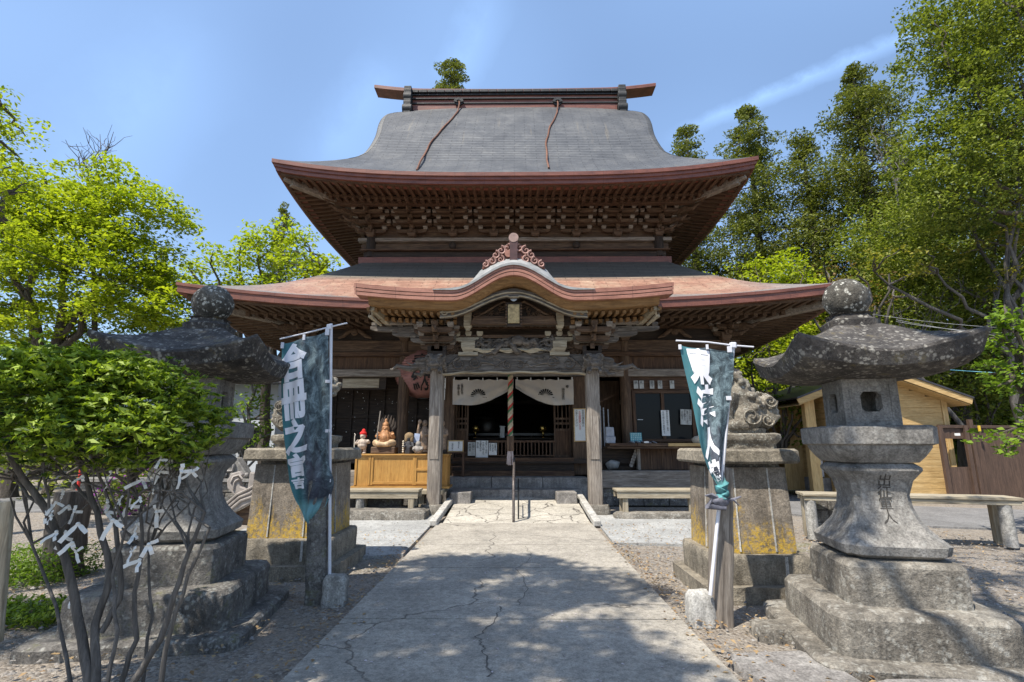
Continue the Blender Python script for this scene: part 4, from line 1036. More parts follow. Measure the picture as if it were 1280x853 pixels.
# red paper lantern
lx = at(531, 470, 15.75).x
pl = empty('paper_lantern', (lx, 15.75, 0), 'big faded red paper lantern with black characters hanging left of the entrance', 'lantern')
prof = []
for k in range(45): t = -1 + 2 * k / 44; rr = .92 * sqrt(max(0, 1 - t * t * .95)) + .012 * cos(k * pi); prof.append((rr, 3.77 + .80 * t))
mb = MB(); mb.lathe(prof, (0, 0, 0), 40); mb.build('lantern_paper', F('faded red paper', (.30, .14, .12), .7, var=.3, scale=5), pl, smooth=60)
mb = MB(); mb.lathe([(.19, 2.94), (.2, 3.0)], (0, 0, 0), 20); mb.lathe([(.2, 4.54), (.19, 4.6)], (0, 0, 0), 20); mb.build('lantern_hoop', F('black lacquer', (.02, .02, .02), .3), pl)
def lmap(x_, y_, z_):
    a = x_ / .9 + .05 ; zz = 4.2 + y_; t = (zz - 3.77) / .80; rr = .92 * sqrt(max(.02, 1 - t * t * .95)) + .016 + z_
    return Vector((rr * sin(a), -rr * cos(a), zz))
text_obj('奉納', 'lettering', .62, INK(), pl, (0, 0, 0), mapfn=lmap, line=.8, bold=.01)
# notices
def notice(pa, pb, Y, label, txt=None, frame=None, cols=3, red=False, tilt=0, name='notice', cat='notice', grey=False, group=None, sz=None):
    a = at(pa[0], pa[1], Y); b = at(pb[0], pb[1], Y); w = b.x - a.x; h = a.z - b.z; c = (a + b) / 2
    mb = MB(); mb.box((0, 0, 0), (w, .012, h)); o = mb.build(name, F('grey notice paper', (.42, .42, .39), .8) if grey else PAPER(), None); o.location = c; o.rotation_euler = (0, tilt, 0)
    if frame: mb = MB(); mb.box((0, .012, 0), (w + .06, .014, h + .06)); mb.build('notice_frame', frame, o)
    txt = txt or ['御朱印は授与所で', '受付時間九時', 'お願いします']
    s_ = sz or min(w / (cols * 1.35), h / (max(len(t) for t in txt) * 1.05))
    for k in range(cols):
        text_obj(txt[k % len(txt)], 'lettering', s_, F('red ink', (.5, .03, .02)) if (red and k == 1) else INK(), o, (w / 2 - (k + .6) * w / (cols + .2), -.010, h / 2 - s_ * .15 - (k % 2) * .03), line=.93, ext=.001)
    return tag(o, label, cat, group)
notice((718, 512), (732, 551), 14.95, 'white poster with black and red vertical writing on the column right of the entrance', ['本堂内撮影禁止', '土足厳禁願います', 'お参りください'], M('pale_x'), 3, True, name='poster', cat='poster')
notice((585, 553), (594, 570), 14.98, 'small grey notice, leftmost hanging on the wooden balustrade', ['お願い', '参拝者'], None, 2, grey=True)
notice((595, 551), (610, 573), 14.96, 'large white notice hanging on the balustrade between two smaller ones', ['本堂にて受付', '午前九時より', '祈願受付中', '御祈祷'], None, 4)
notice((611, 554), (621, 569), 14.98, 'small white notice on the balustrade beside the striped bell rope', ['祈願受付', '家内安全', '交通安全'], None, 3)
notice((826, 513), (838, 545), 15.07, 'tall narrow white paper notice on the middle office window pane', ['御朱印受付時間のご案内', '午前九時より午後四時まで', ''], None, 2)
notice((850, 512), (865, 531), 15.07, 'square tilted paper notice on the right office window pane', ['只今の時間は', '留守にしており', 'ます御用の方', 'は下記まで'], None, 4, grey=True, tilt=.05)
for k, (px, tx, lb) in enumerate(((795, '納', 'first'), (802, '札', 'second'), (815, '御守', 'third'), (825, '授与', 'fourth'), (840, '札', 'fifth'))):
    notice((px - 3, 476), (px + 3, 486), 15.09, 'small character tile on the office header board, %s from the left' % lb, [tx], None, 1, grey=True, name='character_tile', cat='tile', group='character tiles over the office window')
# name slips on the left door column
for (a, b, lb) in (((553, 473), (557, 486), 'upper white name slip pasted on the column left of the drapes'), ((553, 487), (556, 500), 'lower white name slip pasted on the column left of the drapes')):
    notice(a, b, 14.93, lb, ['参拝人'], None, 1, name='name_slip', cat='paper slip')
# sign on little stool, left of entrance
st = empty('side_table', (at(570, 590, 14.45).x, 14.45, .725), 'small open wooden stand under the framed white notice', 'stand')
mb = MB(); mb.span((-.26, -.12, .62), (.26, .12, .66)); mb.build('table_top', M('warm_x'), st)
for x in (-.2, .2):
    for y in (-.09, .09): mb = MB(); mb.span((x - .03, y - .02, 0), (x + .03, y + .02, .62)); mb.build('leg', M('warm_z'), st)
mb = MB(); mb.span((-.2, -.08, .25), (.2, .08, .28)); mb.build('shelf', M('warm_x'), st)
notice((561, 552), (578, 564), 14.4, 'framed white notice with bold brush writing standing on the small stand', ['御守お札', 'は授与所へ'], M('pale_x'), 2)
# altar things in the dark
def gilt(): return F('altar gilt', (.60, .38, .10), .25, .9)
for px, lb in ((594, 'left'), (679, 'right')):
    p = at(px, 546, 17.0); mb = MB(); mb.lathe([(.02, 0), (.09, .0), (.03, .05), (.03, .16), (.11, .22), (.13, .30), (.10, .38), (.0, .40)], (0, 0, 0), 16)
    o = mb.build('altar_lamp', gilt(), None, smooth=50); o.location = (p.x, 17.0, 1.80); tag(o, 'small gilt altar lamp at the %s of the dark hall interior' % lb, 'altar lamp', 'gilt lamps in the hall')
ab = empty('altar_table', (-.1, 18.2, 1.18), 'low dark altar table inside the shadowed hall', 'altar table')
mb = MB(); mb.span((-1.9, -.4, .70), (1.9, .4, .78)); mb.build('table_top', F('black lacquer', (.02, .02, .02), .3), ab)
for x in (-1.8, -.6, .6, 1.8): mb = MB(); mb.span((x - .06, -.3, 0), (x + .06, .3, .7)); mb.build('leg', M('dark_z'), ab)
s2 = empty('lamp_stand', (-.1, 16.9, 1.18), 'long dark stand carrying the gilt lamps inside the hall', 'stand')
mb = MB(); mb.span((-1.3, -.15, .56), (1.3, .15, .62)); mb.build('table_top', M('dark_x'), s2)
for x in (-1.2, 1.2): mb = MB(); mb.span((x - .05, -.1, 0), (x + .05, .1, .56)); mb.build('leg', M('dark_z'), s2)
mb = MB(); mb.lathe([(.02, 0), (.42, .05), (.47, .3), (.36, .5), (.43, .56), (.0, .56)], (0, 0, 0), 20); o = mb.build('incense_burner', F('dark bronze', (.06, .055, .05), .4, .8), None, smooth=40); o.location = (at(608, 540, 18.2).x, 18.2, 1.962); tag(o, 'large dark bronze incense burner on the altar table', 'incense burner')
mb = MB(); mb.span((-.07, -.07, 0), (.07, .07, .34)); mb.span((-.09, -.09, .34), (.09, .09, .37)); o = mb.build('offering_box', PAPER(), None); o.location = (at(628, 545, 17.0).x, 17.0, 1.802); tag(o, 'small white box on the stand inside the hall', 'box')
# ================================================================== GROUND
def sheet(name, pts, z, m, sub=0):
    mb = MB(); mb.add([(x, y, z) for x, y in pts], [tuple(range(len(pts)))]); o = mb.build(name, m, None); return tag(o, kind='structure')
P = []
gx = [-400, -150, -60, -30] + [-20 + k for k in range(41)] + [30, 60, 150, 400]; gy = [-300, -60, -20] + [-8 + .8 * k for k in range(46)] + [36, 60, 150, 600]
mb = MB(); mb.grid([[(x, y, (.03 * nz3((x, y, 0), .35) - .012 if abs(x) < 21 and -8 < y < 28 else 0) - .02) for y in gy] for x in gx], flip=True); o = mb.build('ground', M('ground'), None, smooth=180); tag(o, kind='structure')
def slab(name, x0, x1, y0, y1, z0, z1, m, bev=.01, rough=0):
    mb = MB(); nx = max(1, int((x1 - x0) / .25)); ny = max(1, int((y1 - y0) / .25))
    mb.grid([[(x0 + (x1 - x0) * i / nx, y0 + (y1 - y0) * j / ny, z1 + nz3((x0 + i * .25, y0 + j * .25, 0), .8, 3) * rough) for j in range(ny + 1)] for i in range(nx + 1)], flip=True)
    for a in range(4):
        q = [[(x0, y0), (x1, y0)], [(x1, y0), (x1, y1)], [(x1, y1), (x0, y1)], [(x0, y1), (x0, y0)]][a]
        n = nx if a % 2 == 0 else ny
        mb.grid([[(q[0][0] + (q[1][0] - q[0][0]) * i / n, q[0][1] + (q[1][1] - q[0][1]) * i / n, (z1 + nz3((q[0][0] + (q[1][0] - q[0][0]) * i / n, q[0][1] + (q[1][1] - q[0][1]) * i / n, 0), .8, 3) * rough * 0) if k else z0) for k in (0, 1)] for i in range(n + 1)])
    o = mb.build(name, m, None); return tag(o, kind='structure')
path_m = M('path'); PXL, PXR = -1.60, 1.50
for a, b in ((-6, 2.2), (2.215, 5.08), (5.10, 7.06), (7.08, 8.62), (8.635, 10.86)): slab('path', PXL, PXR, a, b, -.1, .03, path_m)
# long crack wandering down the walkway
def crack(pts, w, seed):
    mb = MB(); r = random.Random(seed); P = []
    for a, b in zip(pts, pts[1:]):
        for k in range(10):
            t = k / 10; P.append((a[0] + (b[0] - a[0]) * t + r.uniform(-.022, .022), a[1] + (b[1] - a[1]) * t))
    g = [[(x - w * r.uniform(.2, 1), y, .0335), (x + w * r.uniform(.2, 1), y, .0335)] for x, y in P]
    mb.grid(g); return tag(mb.build('path_crack', F('dark crack', (.11, .10, .085), .95), None), kind='structure')
crack([(at(612, 853, z=.03).x, 3.9), (at(605, 810, z=.03).x, 4.4), (at(598, 790, z=.03).x, 4.65), (at(620, 770, z=.03).x, 5.0), (at(628, 750, z=.03).x, 5.5)], .010, 1)
crack([(.0, 5.5), (.12, 6.1), (.0, 7.0), (.22, 7.7), (.1, 8.6)], .006, 2)
crack([(.05, 6.0), (.6, 6.1), (1.1, 5.9), (1.48, 6.15)], .005, 3)
for s in (-1, 1):
    mb = MB(); mb.prism([(s * 1.75, 10.75), (s * 4.6, 9.0 if s > 0 else 9.4), (s * 5.2, 11.9), (s * 2.0, 12.2)] if s < 0 else [(1.58, 8.9), (3.9, 8.7), (5.2, 10.6), (5.2, 12.3), (1.7, 12.3)], -.1, .012, 'z')
    if s < 0: mb = MB(); mb.prism([(-1.68, 8.0), (-2.6, 7.7), (-5.2, 9.0), (-5.2, 12.3), (-1.75, 12.3)], -.1, .012, 'z')
    tag(mb.build('apron', M('apron'), None), kind='structure')
# ramp with curbs
mb = MB(); mb.grid([[(x, y, .03 + (y - 10.87) / 2.63 * .235 + .004 * nz3((x, y, 0), 3)) for y in [10.87 + 2.63 * j / 12 for j in range(13)]] for x in [-1.5 + 2.98 * i / 12 for i in range(13)]], flip=True)
mb.grid([[(x, 10.87, -.05), (x, 10.87, .03)] for x in (-1.5, 1.48)]); tag(mb.build('ramp', M('ramp'), None), kind='structure')
for xa, xb in ((-1.66, -1.6), (1.52, 1.58)):
    mb = MB(); mb.bar((xa if xa < 0 else xa + .06, 10.6, .06), (xb if xb < 0 else xb, 13.5, .32), .15, .12); tag(mb.build('ramp_curb', M('mortar'), None, bevel=.02), kind='structure')
# road on the right
mb = MB(); mb.prism([(5.6, 13.6), (7.5, 10.9), (14, 9.0), (40, 4), (40, 8.5), (14, 12.7), (9.5, 14.4), (8, 20), (8, 60), (6.5, 60), (6.6, 20)], -.1, .012, 'z'); tag(mb.build('road', M('asphalt'), None), kind='structure')
mb = MB(); mb.prism([(-4.4, 13.2), (-30, 11.5), (-30, 15.6), (-8, 17), (-7.3, 16)], -.1, .010, 'z'); tag(mb.build('side_path', M('asphalt'), None), kind='structure')

# rough stones under the benches
def rock(name, x0, x1, y0, y1, z0, z1, m, label, cat, group=None, seed=0, rot=0, amp=.03):
    mb = MB(); hx = (x1 - x0) / 2; hy = (y1 - y0) / 2
    sqring(mb, [(1.0, z0), (1.0, z1 - .05), (.93, z1), (.0, z1 + .005)], ((x0 + x1) / 2, (y0 + y1) / 2), rot, 10, .12, hx, hy, .12, amp, 3.5, seed)
    o = mb.build(name, M(m), None, smooth=45); return tag(o, label, cat, group)
rock('edging_stone', -3.95, -1.98, 11.35, 12.1, -.08, .20, 'stone_base', 'long rough stone slab lying under the left bench', 'stone', seed=1)
rock('edging_stone', 2.15, 4.2, 11.6, 12.15, -.08, .12, 'stone_base', 'low rough stone slab in front of the right bench near the porch pillar', 'stone', seed=2)
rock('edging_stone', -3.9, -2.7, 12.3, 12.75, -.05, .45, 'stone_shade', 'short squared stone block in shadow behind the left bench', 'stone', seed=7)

# ================================================================== STONE LANTERNS
def stone_lantern(name, x, y, rot, label, side, shade, text, seed, sc=1.0):
    root = empty(name, (x, y, 0), label, 'stone lantern', 'stone lanterns flanking the path', rz=rot); root.scale = (sc, sc, sc)
    def part(nm, prof, m, cham=.08, amp=.006, sm=38, **k):
        mb = MB(); sqring(mb, prof, (0, 0), 0, k.pop('seg', 10), cham, amp=amp, seed=seed, **k); return mb.build(nm, M(m), root, smooth=sm)
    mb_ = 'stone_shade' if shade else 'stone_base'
    part('ground_slab', [(.84, -.05), (.84, .045), (.81, .07), (0, .072)], mb_, .05, .015, nscale=2.5)
    part('lower_base', [(.66, .04), (.655, .335), (.63, .37), (.54, .385), (0, .387)], mb_, .06, .008, nscale=3, sm=32)
    part('upper_base', [(.455, .38), (.452, .675), (.43, .705), (.36, .722), (0, .724)], mb_, .06, .006, nscale=4, sm=32)
    part('shaft', [(.33, .72), (.40, .76), (.415, .83), (.345, .90), (.275, 1.0), (.232, 1.12), (.222, 1.22), (.25, 1.34), (.315, 1.43), (.315, 1.455), (.27, 1.495), (0, 1.5)], 'stone_light', .14, .005, step=.04)
    part('platform', [(.30, 1.50), (.34, 1.55), (.37, 1.60), (.385, 1.63), (.385, 1.645), (.42, 1.66), (.425, 1.80), (.40, 1.815), (0, 1.82)], 'stone_light', .10, .004, step=.04)
    # fire box with real openings
    h = .225; z0, z1 = 1.82, 2.24; w = .05
    mb = MB()
    for k in range(4):
        a = k * pi / 2; R = Matrix.Rotation(a, 3, 'Z')
        ow, oz0, oz1 = (.085, 1.94, 2.12)
        for (xa, xb, za, zb) in ((-h + (w if k % 2 else 0), -ow, z0, z1), (ow, h - (w if k % 2 else 0), z0, z1), (-ow, ow, z0, oz0), (-ow, ow, oz1, z1)):
            b = MB(); b.span((xa, -h, za), (xb, -h + w, zb)); mb.add([R @ Vector(p) for p in b.v], b.f)
        # raised frame round the panel
        for (xa, xb, za, zb) in ((-.17, .17, 1.86, 1.875), (-.17, .17, 2.185, 2.20), (-.17, -.155, 1.875, 2.185), (.155, .17, 1.875, 2.185)):
            b = MB(); b.span((xa, -h - .006, za), (xb, -h, zb)); mb.add([R @ Vector(p) for p in b.v], b.f)
    mb.build('fire_box', M('stone_light'), root)
    for k in range(4):
        R = Matrix.Rotation(k * pi / 2, 3, 'Z'); b = MB()
        for sx in (-1, 1):
            for sz in (-1, 1): b.prism([(sx * .086, 2.03 + sz * .091), (sx * .052, 2.03 + sz * .091), (sx * .086, 2.03 + sz * .055)], -h + .004, -h + w - .004)
        b.v = [tuple(R @ Vector(p)) for p in b.v]; b.build('opening_corner', M('stone_light'), root)
    # roof: concave slopes, thick edge, upswept corners
    prof = [(.25, 2.235, 0), (.44, 2.25, .0), (.60, 2.27, .04), (.675, 2.29, .10), (.725, 2.40, .17), (.715, 2.425, .17), (.60, 2.475, .10), (.45, 2.56, .05), (.33, 2.65, .02), (.19, 2.75, 0), (0, 2.76, 0)]
    part('roof', prof, 'stone_cap', .02, .011, step=.035, nscale=6, seg=18, sm=30)
    mb = MB(); sqring(mb, [(.20, 2.73), (.205, 2.80), (.16, 2.83), (.15, 2.86), (.17, 2.875), (.0, 2.88)], (0, 0), 0, 6, .16, amp=.008, step=.03); mb.build('finial_base', M('stone_cap'), root, smooth=50)
    mb = MB(); mb.sph((0, 0, 3.04), (.198, .198, .20), 40, 26)
    mb.v = [tuple(Vector(p) + (Vector(p) - Vector((0, 0, 3.04))).normalized() * (.010 * nz3(p, 14, seed) + .006 * nz3(p, 40, seed))) for p in mb.v]
    mb.build('finial_ball', M('stone_ball'), root, smooth=180)
    # carved inscription on the shaft
    prof_s = [(.90, .345), (1.0, .275), (1.12, .232), (1.22, .222), (1.34, .25), (1.43, .315)]
    def mp(x_, y_, z_):
        zz = 1.40 + y_
        for (a, ra), (b, rb) in zip(prof_s, prof_s[1:]):
            if zz <= b: rr = ra + (rb - ra) * max(0, (zz - a)) / (b - a); break
        else: rr = .315
        return Vector((x_ - .0, -rr - .003 + z_ * .2, zz))
    text_obj(text, 'inscription', .115, F('shadowed carving', (.05, .046, .04), .9), root, (0, 0, 0), mapfn=mp, ext=.004, line=.88)
    return root
stone_lantern('stone_lantern', 3.10, 4.68, radians(-10), 'tall stone lantern with lichened ball finial, right of the path before the yellow shed', 1, False, '出征軍人', 3, .965)
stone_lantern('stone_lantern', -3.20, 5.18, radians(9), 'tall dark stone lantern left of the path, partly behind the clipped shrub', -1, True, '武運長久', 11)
rock('paving_slab', 1.62, 2.35, 3.2, 4.4, -.08, .03, 'stone_floor', 'flat stone slab in the ground at the foot of the right stone lantern', 'stone slab', 'flat slabs edging the path', 5, .12, .004)
rock('paving_slab', 2.3, 3.9, 3.35, 3.9, -.08, .04, 'stone_floor', 'long flat slab lying before the base of the right stone lantern', 'stone slab', 'flat slabs edging the path', 6, .02, .004)

# ================================================================== LION PEDESTALS
def pedestal(x, y, hw, label, seed, z=1.0):
    root = empty('lion_pedestal', (x, y, 0), label, 'pedestal', 'stone pedestals of the lion statues')
    def part(nm, prof, m, cham=.04, amp=.006, seg=10, sm=38, **k):
        mb = MB(); sqring(mb, prof, (0, 0), 0, seg, cham, amp=amp, seed=seed, **k); return mb.build(nm, M(m), root, smooth=sm)
    part('foot_slab', [(hw + .21, -.06), (hw + .21, .135), (0, .137)], 'stone_pedbase', .03, .008)
    part('plinth', [(hw + .10, .138), (hw + .10, .40), (hw + .08, .43), (0, .432)], 'stone_pedbase', .04, .010)
    part('body', [(hw, .43), (hw - .03, 1.34), (0, 1.342)], 'stone_ped', .02, .005, step=.12)
    part('neck', [(hw - .07, 1.34), (hw - .07, 1.385), (0, 1.386)], 'stone_shade', .02, .003)
    part('cap', [(hw + .09, 1.385), (hw + .11, 1.41), (hw + .10, 1.52), (hw + .07, 1.545), (0, 1.548)], 'stone_pedbase', .05, .008)
    mb = MB()
    for fx in (-.42, .44):
        for yy, sgn in ((-1, 1),): mb.bar((fx * hw * 1.03, -hw - .012, .45), (fx * hw, -hw + .035, 1.33), .016, .012)
    for sx in (-1, 1): mb.bar((sx * (hw + .012), -.35 * hw, .45), (sx * (hw - .035), -.35 * hw, 1.33), .012, .016)
    mb.span((fx * hw + .05 - .012, -hw - .13, .18), (fx * hw + .05 + .012, -hw - .11, .42))
    mb.build('mortar_joint', M('mortar'), root)
    return root
pedestal(2.62, 6.38, .44, 'square stone pedestal with yellow lichen right of the path, behind the grey post', 4)
pedestal(-2.94, 7.32, .51, 'square stone pedestal with yellow lichen left of the path, behind the hanging banner', 9)

def guardian(x, y, z, s, label):
    root = empty('guardian_lion', (x, y, z), label, 'lion statue', 'stone guardian lions')
    mb = MB(); sqring(mb, [(.36, 0), (.36, .05), (.40, .10), (.40, .16), (.34, .175), (0, .176)], (0, 0), 0, 12, .1, 1.0, .75, amp=.02, nscale=7, step=.03); mb.build('plinth', M('stone_lion'), root, smooth=45)
    mb = MB(); sqring(mb, [(.28, .17), (.28, .23), (0, .231)], (0, 0), 0, 8, .1, 1.0, .75, amp=.01); mb.build('base', M('stone_lion'), root, smooth=45)
    b = MB(); V = lambda a, c, d: Vector((s * a, c, d))     # s: facing +x when s>0
    b.tube([V(-.14, 0, .36), V(-.08, 0, .52), V(.02, 0, .68), V(.10, 0, .80)], [.20, .22, .21, .16], 14)
    b.sph(V(-.16, 0, .37), (.20, .22, .18), 14, 9)
    for q in (-1, 1):
        b.sph(V(-.08, q * .15, .37), (.18, .10, .17), 12, 8); b.tube([V(-.06, q * .18, .28), V(.12, q * .18, .27), V(.20, q * .18, .26)], [.08, .07, .06], 8)
        b.tube([V(.10, q * .13, .66), V(.17, q * .14, .48), V(.18, q * .14, .30), V(.26, q * .14, .27)], [.12, .09, .075, .07], 8)
    hc = V(.20, -.04, .86); b.sph(hc, (.17, .17, .15), 14, 10); b.sph(hc + V(.13, -.02, -.03), (.10, .12, .07), 12, 8); b.sph(hc + V(.11, -.02, -.12), (.08, .10, .035), 10, 6); b.sph(hc + V(.22, -.02, .02), (.04, .07, .035), 8, 6)
    for q in (-1, 1):
        b.sph(hc + V(.13, q * .08 - .01, .07), (.04, .04, .035), 8, 6); b.sph(hc + V(.08, q * .09, .11), (.08, .06, .035), 8, 6); b.sph(hc + V(-.04, q * .17, .05), (.07, .035, .08), 8, 6)
    rr_ = random.Random(3)
    for k in range(60):      # curly mane over neck and back
        t = rr_.random(); a = rr_.uniform(-pi, pi); p = V(.10 - .26 * t, 0, .90 - .44 * t); w = .19 + .03 * t
        b.sph(p + V(-abs(cos(a)) * w * .85, sin(a) * w, rr_.uniform(-.04, .04)), .042, 8, 5)
    for k in range(14):      # flame tail rising behind
        t = k / 13; yy = .12 * sin(k * 2.1)
        b.tube([V(-.20, yy * .6, .26 + .10 * t), V(-.36, yy, .27 + .20 * t), V(-.47 + .06 * t, yy, .34 + .27 * t), V(-.42 + .10 * t, yy * .8, .44 + .26 * t)], [.055, .055, .045, .02], 7)
    b.sph(V(-.36, -.08, .56), (.09, .09, .09), 12, 8); b.sph(V(-.40, .05, .50), (.08, .08, .08), 12, 8); b.sph(V(-.30, 0, .42), (.13, .13, .13), 12, 8)
    b.build('body', M('stone_lion'), root, remesh=.014)
    c = MB()
    for cx, cz, rr, yy in ((-.36, .56, .075, -.175), (-.08, .38, .11, -.255), (-.30, .33, .07, -.19), (.17, .93, .05, -.21)): spiral(c, (s * cx, cz), rr, 1.5, 0, .014, yy, 20, s)
    c.build('mane_carving', M('stone_lion'), root, smooth=60)
    return root
guardian(2.70, 6.40, 1.548, -1, 'weathered stone guardian lion facing left behind the twisted banner')
guardian(-2.94, 7.30, 1.548, 1, 'weathered stone guardian lion facing right, mostly hidden behind the open banner')

# ================================================================== BANNERS
def clothmat():
    t = NT('printed banner cloth'); uv = t.mapv((1, 1, 1), 'UV'); u, v, _ = t.sep(uv); uvs = t.mapv((1, 3.2, 1), 'UV')
    a = t.noise(uvs, 5.5, 8, .76, .8); b = t.noise(t.mapv((1, 3.2, 1), 'UV', loc=(3, 7, 0)), 11, 6, .75, .5); c3 = t.noise(t.mapv((1, .6, 1), 'UV', loc=(9, 2, 0)), 2.2, 5, .6)
    c = t.ramp(a, [(.36, (.025, .035, .042)), (.48, (.085, .125, .145)), (.58, (.20, .28, .31)), (.70, (.45, .54, .57))])
    c = t.mix(t.ramp(c3, [(.45, 0), (.62, .65)]), c, (.12, .11, .16)); c = t.mix(t.ramp(b, [(.62, 0), (.72, .5)]), c, (.52, .58, .56))
    c = t.mix(t.math('MULTIPLY', t.ramp(u, [(.16, 1), (.42, 0)]), t.ramp(b, [(.3, 1), (.7, .7)])), c, (.06, .23, .26))
    dk = t.math('MULTIPLY', t.ramp(v, [(.62, 0), (.70, 1)]), t.ramp(u, [(.25, 0), (.4, 1)])); c = t.mix(t.math('MULTIPLY', dk, .55), c, (.025, .028, .045))
    c = t.mix(t.ramp(v, [(.79, 0), (.84, .85)]), c, (.22, .48, .50))
    t.col(c); t.rough(.75); tr = t.n.new('ShaderNodeBsdfTranslucent'); t.l.new(c, tr.inputs[0]); ms = t.n.new('ShaderNodeMixShader'); ms.inputs[0].default_value = .25
    t.l.new(t.b.outputs[0], ms.inputs[1]); t.l.new(tr.outputs[0], ms.inputs[2]); t.l.new(ms.outputs[0], t.out.inputs[0]); return t.m
CL = clothmat()
def poly(pts, t):
    n = len(pts) - 1; f = min(n - 1e-6, max(0, t * n)); i = int(f); u = f - i
    a = Vector(pts[max(i - 1, 0)]); b = Vector(pts[i]); c = Vector(pts[i + 1]); d = Vector(pts[min(i + 2, n)])
    return .5 * ((2 * b) + (c - a) * u + (2 * a - 5 * b + 4 * c - d) * u * u + (3 * b - a - 3 * c + d) * u ** 3)
def W3(q, Y): p = at(q[0], q[1], Y); return p
def banner(Y, Lp, Rp, foldfn, pole, bar, label, chars, ties, nv=90, nu=36, block=None, dark=False):
    base = W3(pole[0], Y); root = empty('banner', (base.x, Y, .0), label, 'banner', 'teal festival banners on white poles'); off = Vector((base.x, Y, 0))
    le = [W3(q, Y - .03) - off for q in Lp]; re_ = [W3(q, Y - .03) - off for q in Rp]
    def pos(u, v):
        a = poly(le, v); b = poly(re_, v); p = a.lerp(b, u); w = (b - a).length
        return Vector((p.x, p.y + foldfn(u, v, w), p.z - (.02 * sin(pi * ((u * 2) % 1)) if v < .02 else 0)))
    mb = MB(); mb.grid([[pos(i / nu, j / nv) for j in range(nv + 1)] for i in range(nu + 1)], [[(i / nu, j / nv) for j in range(nv + 1)] for i in range(nu + 1)])
    cl = mb.build('cloth', CL, root, smooth=180)
    wm = WHITE()
    for ch, v0, hgt, u0, wdt, rotz in chars:
        def mp(x_, y_, z_):
            u = u0 + (x_ / 1.0) * wdt + 0; v = v0 - y_ * hgt - x_ * rotz
            q = pos(min(1, max(0, u)), min(1, max(0, v))); return Vector((q.x, q.y - .008, q.z))
        t_ = text_obj(ch, 'lettering', 1.0, wm, cl, (0, 0, 0), mapfn=mp, ext=0, bold=.05, subd=4)
    # white pole, cross bar, sleeve and ties
    wp = F('white plastic pole', (.66, .66, .70), .35, var=.03, bump=0)
    mb = MB(); mb.tube([W3(q, Y) - off for q in pole], .017, 10); mb.build('pole', wp, root, smooth=60)
    mb = MB(); mb.tube([W3(q, Y - .015) - off for q in bar], .009, 8); mb.build('cross_bar', wp, root, smooth=60)
    mb = MB(); c = W3(bar[2], Y - .01) - off; mb.box(c + Vector((0, 0, .0)), (.06, .05, .06)); mb.build('bar_joint', wp, root, bevel=.01)
    for q, w, h in ties:
        mb = MB(); c = W3(q, Y - .045) - off; mb.box(c, (w, .012, h)); mb.build('tie_loop', wp, root, bevel=.003)
    return root, pos, off
def fold_l(u, v, w): return -.03 * sin(u * 5 + v * 6) * (.4 + v) + .012 * sin(u * 22 + v * 16) * (1 if v > .03 else 0) - (.035 * sin((v - .72) / .28 * pi * 3.2 + u * 3.0) * max(0, (v - .74) / .26))
banner(5.72, [(352, 430), (352, 470), (354, 515), (357, 560), (360, 592), (363, 612), (372, 636), (386, 656)], [(410, 413), (411, 450), (412, 500), (412, 545), (413, 582), (417, 606), (406, 634), (388, 657)],
       fold_l, [(412, 720), (412.5, 560), (414, 405)], [(350, 424), (385, 416), (412, 409), (434, 404)],
       'teal printed banner with large white characters hanging open, left of the path',
       [('合', .04, .15, .26, .50, 0), ('冊', .185, .15, .25, .48, 0), ('之', .335, .145, .24, .46, 0), ('言', .48, .14, .22, .40, 0), ('吉', .625, .10, .20, .30, .0)],
       [((353, 432), .035, .07), ((380, 422), .03, .065), ((409, 415), .045, .08), ((410, 477), .06, .035), ((410, 539), .06, .035), ((410, 601), .06, .035)])
def fold_r(u, v, w):
    k = min(1, v / .85); return -.05 * sin(u * (6 + 5 * k) + v * 3.0) * k + .010 * sin(u * 20 + v * 9) * k + .006 * sin(u * 15)
rr = banner(5.02, [(849, 431), (855, 460), (864, 500), (870, 535), (876, 565), (886, 592), (896, 606), (899, 622)], [(917, 438), (917, 465), (912, 500), (909, 530), (907, 560), (905, 585), (906, 604), (905, 622)],
       fold_r, [(888, 744), (903, 590), (917, 429)], [(845, 426), (885, 428), (916, 432), (942, 434)],
       'teal printed banner twisted and tied tight round its white pole, right of the path',
       [('東', .03, .20, .33, .44, -.0), ('津', .235, .20, .38, .48, .02), ('人', .45, .18, .42, .52, .02), ('樹', .65, .20, .45, .66, .03)],
       [((850, 434), .03, .05), ((884, 434), .025, .05), ((912, 437), .045, .06), ((911, 498), .05, .04)])
mb = MB(); c = W3((900, 626), 4.97) - rr[2]
mb.sph(c, (.085, .06, .05), 12, 8); mb.tube([c, c + Vector((-.10, -.02, .05)), c + Vector((-.14, -.02, .055))], [.035, .025, .008], 6); mb.tube([c + Vector((-.06, -.02, .02)), c + Vector((-.12, 0, -.05)), c + Vector((.04, -.02, -.06))], [.02, .03, .02], 6)
mb.tube([c, c + Vector((.12, -.02, .015)), c + Vector((.17, -.02, -.03))], [.03, .012, .006], 6); mb.tube([c + Vector((.12, -.02, .015)), c + Vector((.18, -.02, .04))], [.01, .005], 6)
mb.rough(.02, 14); mb.build('tie_cloth', F('grey tie rag', (.14, .14, .17), .85, var=.5, scale=20), rr[0], smooth=60)
mb = MB(); mb.tube([W3((902, 605), 4.97) - rr[2] + Vector((.012 * sin(k), 0, -k * .012)) for k in range(14)], [.05 + .012 * sin(k * 1.9) for k in range(14)], 10); mb.build('twisted_cloth', F('teal cloth roll', (.07, .22, .23), .8, var=.6, scale=18), rr[0], smooth=60)
